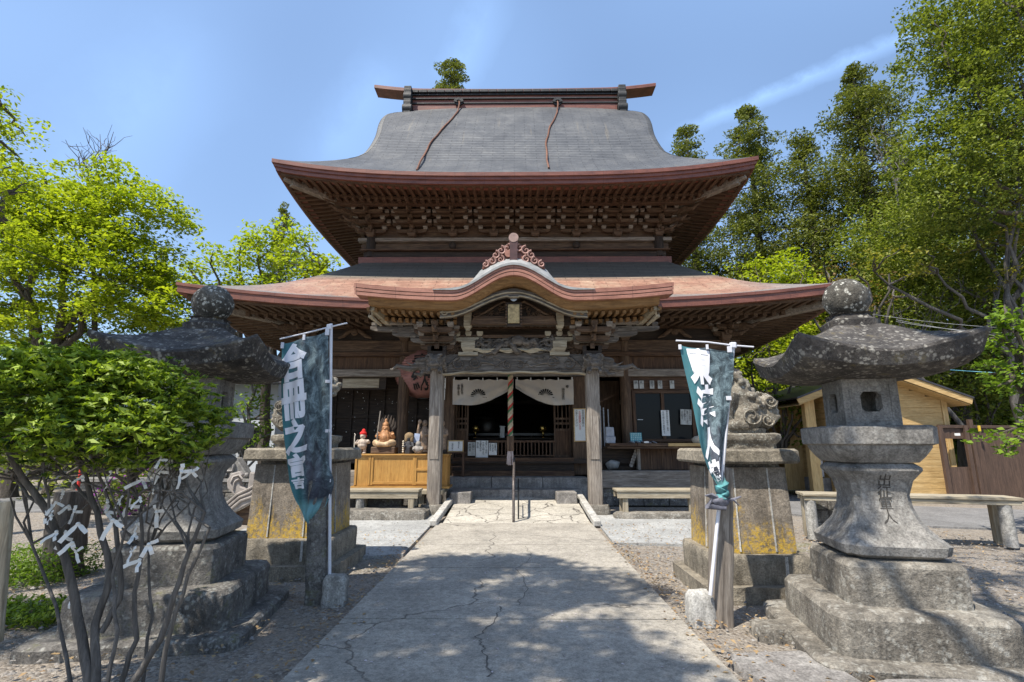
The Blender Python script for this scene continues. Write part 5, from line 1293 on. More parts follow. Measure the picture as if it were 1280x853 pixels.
# support posts and anchor blocks
def post(name, p0, w, h, m, label, rot=0, top=.0, seed=0, lean=0):
    mb = MB(); sqring(mb, [(w, -.08), (w * .97, h - .03), (w * .9, h), (0, h + top)], (0, 0), 0, 6, .10, amp=.008, step=.1, seed=seed)
    o = mb.build(name, M(m), None, smooth=40); o.location = (p0.x, p0.y, 0); o.rotation_euler = (0, lean, rot); return tag(o, label, 'post', 'short posts holding the banners')
post('support_post', at(390, 754, z=0) + Vector((0, .12, 0)), .105, 1.22, 'stone_shade', 'dark square stone post standing beside the foot of the left banner', .12, 0, 1, radians(-2.5))
post('support_post', at(906, 781, z=0) + Vector((0, .10, 0)), .092, 1.38, 'grey_z', 'tall grey weathered post beside the foot of the twisted right banner', .15, .01, 2, radians(5))
def block(p, label, m, seed):
    mb = MB(); sqring(mb, [(.125, -.03), (.115, .22), (.085, .265), (0, .268)], (0, 0), 0, 8, .10, 1, .7, step=.06, amp=.015, nscale=6, seed=seed)
    o = mb.build('anchor_block', M(m), None, smooth=40); o.location = (p.x, p.y, 0); return tag(o, label, 'concrete block', 'anchor blocks under the banner poles')
block(at(415, 756, z=0) + Vector((0, .08, 0)), 'grey concrete block holding the pole of the open left banner', 'concrete_post', 1)
block(at(880, 781, z=0) + Vector((0, .08, 0)), 'pale concrete block holding the pole of the twisted right banner', 'mortar', 2)
rock('loose_stone', 2.05, 2.5, 4.7, 5.0, -.05, .07, 'stone_base', 'small flat loose stone on the dirt before the right lantern base', 'stone', seed=8)

# ================================================================== BENCHES
def bench(x0, x1, y0, y1, h, label, legs, m='bench_x', rz=0, c=None, ap=.19):
    root = empty('bench', (0, 0, 0), label, 'bench', 'low weathered wooden benches')
    n = 3; w = (y1 - y0) / n; mb = MB()
    for k in range(n): mb.span((x0, y0 + k * w + .004, h - .045), (x1, y0 + (k + 1) * w - .004, h))
    mb.build('seat', M(m), root, bevel=.006)
    mb = MB(); mb.span((x0 + .02, y0 + .03, h - ap), (x1 - .02, y0 + .08, h - .047)); mb.span((x0 + .02, y1 - .08, h - ap), (x1 - .02, y1 - .03, h - .047)); mb.build('apron_rail', M(m), root, bevel=.006)
    for (lx, ly, kind, zb) in legs:
        mb = MB()
        if kind == 'c': mb.cyl((lx, ly, zb), (lx, ly, h - .05), .095, .09, 16); mb.build('leg', M('concrete_post'), root, smooth=40)
        else: mb.span((lx - .06, ly - .06, zb), (lx + .06, ly + .06, h - .05)); mb.build('leg', M(m.replace('_x', '_z')), root, bevel=.01)
    if rz: 
        root.rotation_euler = (0, 0, rz); root.location = c
    return root
bench(-4.3, -2.18, 11.75, 12.3, .60, 'low wooden bench on stout legs under the yellow cabinet, left of the porch', [(-3.5, 11.88, 'c', 0), (-2.35, 11.85, 's', .2), (-2.35, 12.2, 's', .2), (-4.2, 11.9, 'c', 0), (-3.5, 12.2, 's', 0)])
bench(2.22, 5.3, 11.85, 12.4, .60, 'low wooden bench in front of the office counter, right of the porch', [(2.42, 11.98, 's', 0), (2.42, 12.3, 's', 0), (3.9, 12.0, 's', 0), (5.2, 12.0, 's', 0), (5.2, 12.3, 's', 0)])
a = at(990, 617, z=.76); b = at(1213, 617, z=.76); ang = atan2(b.y - a.y, b.x - a.x)
L_ = 3.15
bench(0, L_, 0, .5, .76, 'long wooden bench on round concrete legs beside the yellow shed, behind the right lantern', [(.12, .12, 'c', 0), (L_ - .22, .12, 'c', 0), (1.5, .12, 's', 0), (.12, .4, 's', 0), (L_ - .22, .4, 's', 0)], 'bench_x', radians(-14), (4.95, 9.25, 0), .12)
mb = MB(); r = random.Random(2)
for k in range(3):
    for j in range(3): mb.span((5.25 + k * .4 + .003, 9.75, .01 + j * .21), (5.25 + k * .4 + .39, 9.95, .01 + j * .21 + .2))
tag(mb.build('block_wall', M('stone_shade'), None, bevel=.008), 'low dark wall of concrete blocks under the long bench', 'wall')

# ================================================================== CABINET AND STATUES
cx0, cx1 = at(443, 600, 12.85).x, at(559, 600, 12.85).x
cab = empty('cabinet', (cx0, 12.82, .6), 'honey coloured wooden cabinet under the carved statues, left of the porch', 'cabinet'); W_ = cx1 - cx0
hm = M('honey_z'); mb = MB(); mb.span((0, .02, .0), (W_, .55, .72)); mb.build('carcass', hm, cab)
mb = MB(); mb.span((-.03, -.03, .722), (W_ + .03, .58, .755)); mb.build('top_board', M('honey_x'), cab, bevel=.005)
for x in (0, .33, .40, 1.42, 1.46, 2.0): mb = MB(); mb.span((x, -.005, .02), (x + .05, .018, .72)); mb.build('stile', hm, cab, bevel=.003)
for a, b, z in ((.45, 1.42, .04), (.45, 1.42, .66), (1.51, 2.0, .66), (1.51, 2.0, .36), (1.51, 2.0, .04)): mb = MB(); mb.span((a, -.003, z), (b, .0175, z + .06)); mb.build('rail', M('honey_x'), cab, bevel=.003)
mb = MB(); mb.span((-.06, -.05, -.055), (W_ + .06, .6, -.004)); mb.build('base_board', M('honey_x'), cab)
mb = MB(); mb.span((cx0 - 1.2, 12.40, .44), (-1.75, 13.45, .54)); for_deck = mb.build('deck', M('bench_x'), None, bevel=.01); tag(for_deck, 'low weathered deck carrying the honey coloured cabinet', 'deck')
mb = MB()
for k in range(6): x = cx0 - 1.1 + k * .55; mb.span((x, 12.5, 0), (x + .12, 12.62, .44)); 
mb.build('deck_legs', M('bench_z'), for_deck)
TOPZ = 1.357
def wfig(name, px, Yf, label, fn, m='warm_z', rz=0):
    p = at(px, 560, Yf); root = empty(name, (p.x, Yf, TOPZ), label, 'statue', 'carved figures on the cabinet', rz); fn(root); return root
def organic(parts, nm, m, root, vox=.010):
    mb = MB()
    for p in parts:
        if p[0] == 's': mb.sph(p[1], p[2], 12, 8)
        else: mb.tube(p[1], p[2], 9)
    return mb.build(nm, m, root, remesh=vox)
def jizo(root):
    organic([('s', (0, 0, .44), (.075, .075, .085)), ('s', (0, -.01, .27), (.13, .11, .10)), ('s', (0, -.02, .20), (.12, .11, .08)), ('t', [(0, 0, .36), (0, 0, .2), (0, 0, .12)], [.07, .11, .10]),
             ('t', [(-.1, 0, .32), (-.16, -.05, .25), (-.14, -.11, .27)], [.045, .04, .03]), ('t', [(.1, 0, .32), (.17, -.04, .28), (.16, -.1, .33)], [.045, .04, .03]),
             ('t', [(-.05, 0, .15), (-.06, 0, .0)], [.05, .04]), ('t', [(.05, 0, .15), (.06, 0, .0)], [.05, .04]), ('s', (0, -.075, .435), (.02, .02, .02)), ('s', (-.06, -.04, .02), (.045, .06, .02)), ('s', (.06, -.04, .02), (.045, .06, .02))], 'body', F('bare pale figure', (.42, .34, .27), .7, var=.4, scale=14), root)
    organic([('s', (0, .01, .50), (.09, .09, .06)), ('s', (.01, .01, .56), (.05, .05, .06)), ('s', (0, .03, .44), (.085, .08, .07))], 'red_hat', F('red knitted hat', (.55, .015, .012), .85), root)
    mb = MB(); mb.tube([(-.17, -.10, 0), (-.175, -.11, .42), (-.16, -.11, .47), (-.19, -.11, .50)], [.014, .012, .012, .01], 7); mb.build('staff', F('pale staff', (.5, .45, .38), .7), root, smooth=60)
    mb = MB(); mb.sph((-.09, -.1, .07), (.035, .03, .05), 10, 7); mb.build('cup', F('turquoise cup', (.1, .42, .36), .4), root, smooth=60)
def fudo(root):
    wm = F('two tone carved wood', (.36, .17, .07), .6, var=.55, scale=9)
    mb = MB(); mb.span((-.30, -.2, 0), (.30, .2, .17)); mb.build('base', M('wood_x'), root, bevel=.02)
    organic([('s', (0, 0, .62), (.10, .10, .12)), ('s', (0, .0, .72), (.085, .09, .08)), ('t', [(0, 0, .58), (0, 0, .42), (0, 0, .26)], [.10, .17, .16]), ('s', (0, -.1, .40), (.10, .08, .10)),
             ('t', [(-.14, 0, .52), (-.21, -.02, .42), (-.17, -.12, .42)], [.065, .055, .045]), ('t', [(.14, 0, .52), (.22, -.02, .40), (.20, -.1, .50)], [.065, .055, .045]),
             ('s', (0, -.095, .61), (.02, .025, .025)), ('s', (-.04, -.085, .65), (.025, .02, .015)), ('s', (.04, -.085, .65), (.025, .02, .015)), ('s', (0, -.09, .56), (.04, .025, .015)),
             ('s', (0, .02, .82), (.04, .04, .06))], 'body', wm, root)
    organic([('t', [(-.04, -.02, .27), (-.22, -.1, .26), (-.12, -.22, .24), (.04, -.22, .23)], [.09, .095, .07, .05]), ('t', [(.04, -.02, .27), (.22, -.1, .26), (.12, -.22, .24), (-.02, -.2, .22)], [.09, .095, .07, .05])], 'crossed_legs', F('pale carved wood', (.48, .34, .2), .65, var=.35, scale=10), root)
    mb = MB(); mb.tube([(-.17, -.14, .36), (-.17, -.14, .48)], .016, 7); mb.bar((-.17, -.14, .48), (-.12, -.14, 1.06), .022, .010, (0, 1, 0)); mb.bar((-.2, -.14, .485), (-.14, -.14, .485), .03, .03); mb.build('sword', M('grey_z'), root)
    mb = MB()
    for k in range(7): a = -1.1 + 2.2 * k / 6; mb.tube([(.10 * sin(a), .12, .45 + .15 * cos(a)), (.24 * sin(a), .14, .58 + .22 * cos(a)), (.22 * sin(a + .15), .14, .66 + .32 * cos(a))], [.07, .06, .015], 7)
    mb.build('flame_halo', M('dark_z'), root, smooth=60)
def bearded(root):
    organic([('t', [(0, 0, 0), (0, 0, .15), (0, 0, .30)], [.12, .13, .10]), ('s', (0, 0, .38), (.09, .09, .10)), ('t', [(-.09, -.03, .27), (-.13, -.08, .17), (-.05, -.13, .18)], [.045, .04, .035]), ('t', [(.09, -.03, .27), (.13, -.08, .17), (.05, -.13, .18)], [.045, .04, .035])], 'body', F('dark robe figure', (.03, .03, .035), .6, var=.4), root)
    organic([('s', (0, .0, .43), (.12, .10, .10)), ('s', (-.06, -.04, .36), (.05, .05, .09)), ('s', (.07, -.03, .36), (.05, .05, .10)), ('s', (0, .02, .34), (.10, .08, .10))], 'shaggy_hair', F('straw hair', (.22, .15, .08), .9, var=.5, scale=30), root)
    mb = MB()
    for k in range(6): mb.sph((-.12, -.10, .05 + k * .05), .028, 8, 6)
    mb.build('bead_string', F('ivory beads', (.52, .45, .34), .5), root, smooth=60)
def tall(root):
    mb = MB(); mb.lathe([(.14, 0), (.15, .05), (.12, .10)], (0, 0, 0), 16); mb.build('base', M('dark_z'), root)
    organic([('s', (0, 0, .76), (.07, .07, .085)), ('t', [(0, 0, .68), (0, 0, .5), (0, 0, .3), (0, 0, .1)], [.06, .13, .12, .13]), ('t', [(-.1, 0, .6), (-.16, -.06, .5), (-.14, -.09, .62), (-.12, -.09, .76)], [.05, .045, .035, .03]), ('t', [(.1, 0, .6), (.14, -.07, .48), (.03, -.14, .46)], [.05, .045, .035]), ('s', (-.11, -.09, .80), (.05, .05, .06)), ('s', (0, -.065, .75), (.015, .02, .02))], 'body', F('brown worn carving', (.26, .18, .12), .6, var=.55, scale=12), root)
    mb = MB(); mb.box((-.17, -.12, .38), (.14, .02, .24), M=Matrix.Rotation(.12, 3, 'Y')); mb.build('card', F('pale blue card', (.36, .42, .56), .7), root)
def squat(root):
    organic([('s', (0, 0, .11), (.13, .11, .11)), ('s', (0, -.02, .24), (.07, .07, .075)), ('t', [(-.1, -.02, .15), (-.1, -.12, .1)], [.04, .03]), ('t', [(.1, -.02, .15), (.1, -.12, .1)], [.04, .03])], 'body', F('grey stone figure', (.24, .22, .20), .8, var=.4, scale=14), root)
wfig('carved_statue', 453, 13.05, 'small pale pot bellied figure in a red hat with a staff on the cabinet', jizo)
wfig('carved_statue', 481, 13.15, 'seated carved wooden deity raising a thin sword, largest on the cabinet', fudo)
wfig('carved_statue', 511, 13.05, 'small dark figure with shaggy straw hair and ivory beads on the cabinet', bearded)
wfig('carved_statue', 530, 13.25, 'tall brown carved figure next to the left porch pillar holding a pale blue card', tall)
wfig('carved_statue', 523, 12.95, 'small squat grey figure at the feet of the tall brown carving', squat)
wfig('carved_statue', 552, 13.25, 'brown carved figure standing just right of the left porch pillar', tall)
# goods on the counter
p = at(796, 549, 14.5)
cr = empty('card_rack', (p.x - .02, 14.5, 1.62), 'small blue rack of amulet cards on the office counter', 'rack')
mb = MB(); mb.box((0, 0, .15), (.32, .02, .27), M=Matrix.Rotation(-.2, 3, 'X')); mb.build('board', F('turquoise board', (.06, .30, .36), .6), cr)
mb = MB(); 
for i in range(6):
    for j in range(5): mb.box((-.125 + i * .05, -.02 + (.04 + j * .05 - .15) * .2 - .0, .04 + j * .053), (.028, .006, .036), M=Matrix.Rotation(-.2, 3, 'X'))
mb.build('cards', F('pale amulet cards', (.42, .55, .5), .6, var=.6, scale=60), cr)
tr_ = empty('tray_set', (p.x + .12, 14.38, 1.62), 'row of small dark trays lying in front of the blue card rack', 'trays')
for k in range(5):
    x = -.28 + k * .15; mb = MB(); mb.box((x, -.02, .025), (.13, .14, .03), M=Matrix.Rotation(.35, 3, 'Y')); mb.build('tray', F('slate tray', (.09, .10, .13), .5), tr_, bevel=.005)
mb = MB(); mb.span((.02, -.14, .004), (.14, -.08, .05)); mb.build('label_card', PAPER(), tr_)
p = at(763, 548, 14.5); mb = MB(); mb.span((-.14, -.1, 0), (.12, .1, .18)); mb.span((-.12, -.05, .182), (.10, .08, .44)); mb.rough(.02, 8); o = mb.build('paper_bundle', F('grey white bundle', (.34, .36, .40), .8), None, bevel=.02); o.location = (p.x, 14.5, 1.62); tag(o, 'grey white bundle of papers stacked on the counter just right of the porch pillar', 'papers')
mb = MB(); mb.sph((0, 0, .10), (.14, .12, .11), 12, 8); mb.rough(.03, 8); o = mb.build('pale_stone', F('pale rounded stone', (.46, .41, .34), .8), None, smooth=180); p = at(873, 552, 14.4); o.location = (p.x, 14.5, 1.61); tag(o, 'pale rounded stone on the counter end behind the twisted banner', 'stone')
mb = MB(); mb.sph((0, 0, .13), (.2, .16, .14), 12, 8); mb.rough(.05, 6); o = mb.build('plastic_bag', F('grey plastic bag', (.25, .25, .24), .4), None, smooth=180); p = at(766, 584, 14.75); o.location = (p.x, 14.7, .905); tag(o, 'crumpled grey bag in the dark space under the counter shelf', 'bag')

# ================================================================== SHED, FENCE, BACKGROUND
sx0, sx1 = at(1009, 560, 15.6).x, at(1190, 560, 15.6).x; sy = 15.6; apx = (sx0 + sx1) / 2
shed = empty('wooden_shed', (0, 0, 0), 'small new yellow pine shed with a gabled roof behind the right lantern', 'shed')
sxm = at(1040, 560, sy).x; wz = 2.95; gz = 3.75
n = 17; mb = MB()
def gtop(x): return wz + (gz - wz) * (1 - abs(x - apx) / ((sx1 - sx0) / 2))
for k in range(22):
    za = .15 + k * .168; zb = za + .160
    # clip to gable
    if zb <= wz + .02: xa, xb = sxm, sx1
    else:
        h_ = (zb - wz) / (gz - wz)
        if h_ >= .98: break
        hw_ = (sx1 - sx0) / 2 * (1 - h_); xa, xb = max(sxm, apx - hw_), apx + hw_
    mb.span((xa, sy - .02 + .0, za), (xb, sy + .02, zb)); mb.span((xa, sy - .008, zb), (xb, sy + .02, zb + .009))
mb.build('front_boards', M('pale_x'), shed)
mb = MB()
for k in range(17): za = .15 + k * .168; mb.span((sx1 - .02, sy + .021, za), (sx1 + .01, sy + 3.2, za + .16)); mb.span((sxm - .02, sy + .021, za), (sxm + .01, sy + 3.2, za + .16))
mb.span((sx0, sy + 3.2, .15), (sx1, sy + 3.25, wz)); mb.build('side_boards', M('pale_y'), shed)
for x in (sx1 - .06, sxm): mb = MB(); mb.span((x - .08, sy - .05, .1), (x + .08, sy - .021, gtop(x) - .03)); mb.build('corner_post', M('pale_z'), shed, bevel=.006)
mb = MB(); mb.span((sx0, sy - .1, 0), (sx0 + .30, sy + .1, wz + .1)); mb.build('porch_post', M('pale_z'), shed, bevel=.01)
mb = MB(); mb.span((sx0 + .1, sy + 1.6, .15), (sxm, sy + 1.65, wz)); mb.build('porch_back_boards', M('pale_z'), shed)
for s in (-1, 1):
    hw = (sx1 - sx0) / 2 + .42; e = -(gz - wz) / ((sx1 - sx0) / 2) * .42
    a = Vector((apx, 0, gz + .10)); b = Vector((apx + s * hw, 0, wz + e + .10)); d = (b - a).normalized(); up = Vector((-d.z, 0, d.x)) * (-1 if s < 0 else 1)
    if up.z < 0: up = -up
    mb = MB(); P = [a, b, b + up * .05, a + up * .05]; mb.add([p + Vector((0, sy - .55, 0)) for p in P] + [p + Vector((0, sy + 3.5, 0)) for p in P], [(0, 1, 2, 3), (7, 6, 5, 4), (0, 4, 5, 1), (1, 5, 6, 2), (2, 6, 7, 3), (3, 7, 4, 0)]); mb.build('roof_panel', F('dark metal roofing', (.05, .045, .05), .4, .3), shed)
    mb = MB(); P = [a - up * .002, b - up * .002, b - up * .17, a - up * .17]; mb.add([p + Vector((0, sy - .52, 0)) for p in P] + [p + Vector((0, sy - .47, 0)) for p in P], [(0, 1, 2, 3), (7, 6, 5, 4), (0, 4, 5, 1), (1, 5, 6, 2), (2, 6, 7, 3), (3, 7, 4, 0)]); mb.build('barge_board', M('pale_x'), shed)
    mb = MB(); P = [a - up * .18, b - up * .18, b - up * .20, a - up * .20]; mb.add([p + Vector((0, sy - .465, 0)) for p in P] + [p + Vector((0, sy + 3.4, 0)) for p in P], [(0, 1, 2, 3), (7, 6, 5, 4), (0, 4, 5, 1), (1, 5, 6, 2), (2, 6, 7, 3), (3, 7, 4, 0)]); mb.build('roof_lining', M('pale_y'), shed)
mb = MB(); mb.span((sx0 + .36, sy + .4, .62), (sxm - .08, sy + .5, 1.5)); o = mb.build('white_panel', F('white enamel panel', (.7, .7, .72), .3), shed, bevel=.02)
mb = MB(); mb.span((sx0 + .3, sy + .2, 0), (sxm, sy + .9, .6)); mb.build('store_plinth', M('stone_floor'), shed)
# brown fence and gate
fx0 = at(1183, 600, 15.2).x
fr = empty('board_fence', (0, 0, 0), 'tall brown stained board fence with a gate opening right of the yellow shed', 'fence')
xx = fx0; k = 0; mbs = MB(); r = random.Random(3)
while xx < fx0 + 9:
    w = .17; yy = 15.2 + (xx - fx0) * .12; h = 2.15 - .06 * sin((xx - fx0) * .9)
    if not (fx0 + .12 < xx < fx0 + .80): mbs.span((xx, yy, .05 + r.uniform(-.02, .02)), (xx + w - .012, yy + .03, h))
    else: mbs.span((xx, yy, .05), (xx + w - .012, yy + .03, .95)); mbs.span((xx, yy, 1.75), (xx + w - .012, yy + .03, h))
    xx += w
mbs.build('boards', M('brownfence_z'), fr)
for d in (0.0, .82, 1.0, 3.2, 5.6): mb = MB(); yy = 15.2 + d * .12; mb.span((fx0 + d - .06, yy - .10, 0), (fx0 + d + .05, yy - .004, 2.3 if d == 1.0 else 2.12)); mb.build('fence_post', M('brownfence_z'), fr)
mb = MB(); mb.bar((fx0, 15.17, 2.1), (fx0 + 9, 15.17 + 1.08, 2.08), .06, .08); mb.build('top_rail', M('brownfence_x'), fr)
mb = MB(); mb.span((fx0 + .3, 15.0, 1.83), (fx0 + .44, 15.03, 1.9)); mb.build('paper_label', PAPER(), fr)
mb = MB(); mb.span((fx0 + 1.1, 15.12, 1.95), (fx0 + 1.16, 15.15, 2.12)); mb.build('marker_tag', F('yellow tag', (.6, .4, .03), .6), fr)
# left: tile wall with carved finial, small white wall
tw = empty('tile_wall', (0, 0, 0), 'low stone faced wall capped with grey tiles behind the left lantern', 'wall')
p0 = at(258, 645, z=0); Yw_ = 12.4; xa = at(245, 620, Yw_).x; xb = at(316, 620, Yw_).x
mb = MB(); r = random.Random(8)
for j in range(3):
    x = xa - 3
    while x < xb: w = r.uniform(.25, .5); mb.span((x, Yw_, j * .24), (x + w - .015, Yw_ + .5, j * .24 + .225)); x += w
mb.build('stone_courses', M('stone_base'), tw, bevel=.02)
mb = MB(); mb.span((xa - 3, Yw_ - .08, .72), (xb, Yw_ + .58, .80)); mb.build('coping', M('stone_light'), tw, bevel=.01)
mb = MB(); c = at(285, 597, Yw_)
mb.prism([(c.x - .45, .80), (c.x - .32, 1.12), (c.x - .2, 1.28), (c.x + .15, 1.28), (c.x + .28, 1.12), (c.x + .5, .80)], Yw_, Yw_ + .3); mb.build('tile_end', M('stone_light'), tw, bevel=.03)
mb = MB(); mb.tube([(c.x - .17, Yw_ - .03, 1.0), (c.x - .17, Yw_ - .03, 1.17), (c.x - .1, Yw_ - .03, 1.2), (c.x + .08, Yw_ - .03, 1.2), (c.x + .13, Yw_ - .03, 1.12), (c.x + .11, Yw_ - .03, .98), (c.x - .1, Yw_ - .03, .96), (c.x - .17, Yw_ - .03, 1.0)], .035, 6)
for k in range(6): mb.sph((c.x - .4 + k * .17, Yw_ - .03, .88), .06, 8, 6)
mb.build('tile_moulding', M('stone_floor'), tw, smooth=60)
fin = empty('roof_ornament', (0, 0, 0), 'large grey wave shaped carved roof ornament leaning beside the left pedestal', 'carving')
q = [(272, 651), (318, 627), (318, 592), (312, 590), (309, 612), (300, 608), (298, 598), (303, 594), (299, 589), (289, 592), (283, 601), (284, 611), (293, 620), (283, 632), (272, 640)]
Yo = 9.6; W2 = [at(a, b, Yo) for a, b in q]; gz0 = min(p.z for p in W2)
mb = MB(); mb.prism([(p.x, p.z) for p in W2], Yo, Yo + .12); mb.build('plate', F('grey carved tile', (.30, .265, .235), .7, var=.25), fin, bevel=.02)
mb = MB()
for off_ in (0, 4, 8): mb.tube([at(a + off_ * .5, b + off_, Yo - .01) for a, b in ((274, 640), (285, 628), (297, 618), (310, 612 + off_ * .2), (317, 608))], .022, 6)
for off_ in (0, 5): mb.tube([at(a, b, Yo - .01) for a, b in ((292, 612 - off_ * .3), (288 + off_, 604), (292 + off_ * .6, 596 + off_), (299, 594 + off_), (303 - off_, 599))], .02, 6)
mb.build('wave_ridges', F('grey carved tile', (.3, .265, .235), .7), fin, smooth=60)
mb = MB(); mb.prism([(at(272, 652, Yo + .14).x, at(272, 652, Yo + .14).z - .03), (at(320, 628, Yo + .14).x, at(320, 628, Yo).z), (at(320, 652, Yo).x, at(320, 652, Yo).z - .1)], Yo + .13, Yo + .3); mb.build('prop', M('wood_x'), fin)
# pale building far left
bx0, bx1 = at(248, 520, 26).x, at(345, 520, 26).x
ho = empty('pale_building', (0, 0, 0), 'pale grey blue walled house glimpsed between trees behind the left lantern', 'house')
mb = MB(); mb.span((bx0 - 6, 26, 0), (bx1, 32, 4.6)); mb.build('wall', F('pale render', (.48, .52, .58), .8, var=.06, scale=1), ho)
mb = MB(); mb.prism([(25.3, 4.5), (29, 6.2), (32.7, 4.5), (32.7, 4.65), (29, 6.4), (25.3, 4.65)], bx0 - 6.5, bx1 + .5, 'x'); mb.build('roof', F('slate roof', (.10, .10, .11), .6), ho)
mb = MB(); mb.prism([(26, 4.6), (29, 5.95), (32, 4.6)], bx1 - .1, bx1 - .02, 'x'); mb.build('gable', F('pale render', (.48, .52, .58), .8), ho)
for k in range(3):
    w = MB(); xw = bx1 - 1.6 - k * 2.6; w.span((xw, 25.95, 1.2), (xw + 1.3, 26.0, 2.5)); f = w.build('window', F('white frame', (.6, .6, .6), .5), ho); w = MB(); w.span((xw + .08, 25.93, 1.28), (xw + 1.22, 25.949, 2.42)); w.build('pane', GLASS, f)
# pole sign at the far left edge
mb = MB(); mb.bar((at(2, 735, 4.5).x, 4.5, .02), (at(1, 648, 4.5).x, 4.5, 1.12), .16, .05, (0, 1, 0)); o = mb.build('wooden_plank', M('bench_z'), None, bevel=.01); tag(o, 'pale upright wooden plank at the left edge behind the shrub', 'plank')
# ================================================================== FOLIAGE
def leaf_mesh(name, C, size, mat, parent=None, up=.5, aspect=.5, seed=0, dirs=None, fold=True):
    """C: (N,3) leaf centres; every leaf is a small folded diamond"""
    rg_ = np.random.default_rng(seed); N = len(C); C = np.asarray(C, dtype=np.float64)
    nrm = rg_.normal(size=(N, 3)); nrm /= np.linalg.norm(nrm, axis=1)[:, None]; nrm[:, 2] = np.abs(nrm[:, 2]) + up; nrm /= np.linalg.norm(nrm, axis=1)[:, None]
    t = rg_.normal(size=(N, 3)) if dirs is None else dirs + rg_.normal(size=(N, 3)) * .25
    t -= nrm * (t * nrm).sum(1)[:, None]; t /= np.linalg.norm(t, axis=1)[:, None] + 1e-9
    b = np.cross(nrm, t); s = size * rg_.uniform(.5, 1.4, N)[:, None] if np.isscalar(size) else size[:, None]
    w = s * aspect
    V = np.stack([C - t * s * .5, C + b * w * .5 + nrm * w * .12 - t * s * .05, C + t * s * .5 - nrm * s * .12, C - b * w * .5 + nrm * w * .12 - t * s * .05], 1).reshape(-1, 3)
    me = bpy.data.meshes.new(name); me.vertices.add(4 * N); me.vertices.foreach_set('co', V.ravel().astype(np.float32))
    me.loops.add(4 * N); me.loops.foreach_set('vertex_index', np.arange(4 * N, dtype=np.int32)); me.polygons.add(N)
    me.polygons.foreach_set('loop_start', np.arange(0, 4 * N, 4, dtype=np.int32)); me.update(calc_edges=True)
    a = me.attributes.new('rnd', 'FLOAT', 'POINT'); a.data.foreach_set('value', np.repeat(rg_.uniform(0, 1, N), 4).astype(np.float32))
    me.materials.append(mat); o = bpy.data.objects.new(name, me); COL.objects.link(o)
    if parent: o.parent = parent
    return o
def limb(mb, a, b, ra, rb, rnd, wob=.12, n=5, sag=0.0):
    a = Vector(a); b = Vector(b); L = (b - a).length; P = []; R = []
    for i in range(n + 1):
        t = i / n; p = a.lerp(b, t); k = sin(pi * t) * L * wob
        P.append(p + Vector((rnd.uniform(-1, 1) * k, rnd.uniform(-1, 1) * k, rnd.uniform(-.5, .5) * k + sag * sin(pi * t) * L))); R.append(ra + (rb - ra) * t)
    P[0] = a; P[-1] = b; mb.tube(P, R, 6, cap=False); return P
def blob_clusters(blobs, Y, dens, rnd, dy):
    out = []
    for q in blobs:
        px, py, rx, ry = q[:4]; yy = q[4] if len(q) > 4 else Y
        c = at(px, py, yy); mpp = ((c - Vector((0, 0, EYE))).length / FPX) * .93
        RX, RZ = rx * mpp, ry * mpp; RY = min(dy, max(RX, RZ) * 1.0)
        n = max(3, int(dens * RX * RZ))
        for k in range(n):
            while True:
                v = Vector((rnd.uniform(-1, 1), rnd.uniform(-1, 1), rnd.uniform(-1, 1)))
                if .25 < v.length < 1: break
            out.append(Vector((c.x + v.x * RX, c.y + v.y * RY, max(.2, c.z + v.z * RZ))))
    return out
def tree(name, label, cat, Y, blobs, base, leaf, lsize, dens, nleaf, pad=(.55, .25), dy=3, trunk=.22, seed=0, group=None, bark='bark', up=.5, fork=.45, nl=26, aspect=.55, thin=.035, clusters=None, off=None):
    rnd = random.Random(seed); rg_ = np.random.default_rng(seed)
    C = clusters or blob_clusters(blobs, Y, dens, rnd, dy)
    b = Vector(base); root = empty(name, b, label, cat, group)
    ctr = sum(C, Vector()) / len(C); zmin = min(c.z for c in C); topz = max(c.z for c in C)
    fk = Vector((b.x * .6 + ctr.x * .4, b.y * .6 + ctr.y * .4, b.z + max(.8, (ctr.z - b.z) * fork)))
    mb = MB(); R0 = Vector((0, 0, 0)); fkl = fk - b
    limb(mb, R0 - Vector((0, 0, .1)), fkl, trunk, trunk * .72, rnd, .03, 6); mb.tube([R0 - Vector((0, 0, .1)), R0 + Vector((0, 0, .25))], [trunk * 1.35, trunk * 1.0], 8)
    mb.build('trunk', M(bark), root, smooth=60)
    mb = MB(); main = rnd.sample(C, min(len(C), 9)); spine = [fkl]
    for m in main:
        P = limb(mb, fkl, (m - b), trunk * .5, thin, rnd, .07, 7); spine += P[2:]
    sub = rnd.sample(C, min(len(C), nl))
    for m in sub:
        q = m - b; s = min(spine, key=lambda p: (p - q).length)
        limb(mb, s, q, thin * 1.2, thin * .3, rnd, .09, 5)
    mb.build('limbs', M(bark), root, smooth=60)
    pts = []
    for c in C:
        k = max(4, int(nleaf * rnd.uniform(.6, 1.4))); v = rg_.normal(size=(k, 3)); v /= np.linalg.norm(v, axis=1)[:, None]; v *= rg_.uniform(.1, 1, (k, 1)) ** .5
        sc = rnd.uniform(.7, 1.3); tilt = rg_.normal() * .25
        p = v * np.array([pad[0] * sc, pad[0] * sc, pad[1] * sc]); p[:, 2] -= .35 * pad[1] * (p[:, 0] ** 2 + p[:, 1] ** 2) / (pad[0] ** 2); p[:, 2] += p[:, 0] * tilt
        pts.append(p + np.array(c - b))
    leaf_mesh('crown', np.concatenate(pts), lsize, M(leaf), root, up, aspect, seed)
    return root
def gz(px, Y): p = at(px, 600, Y); return (p.x, Y, 0)
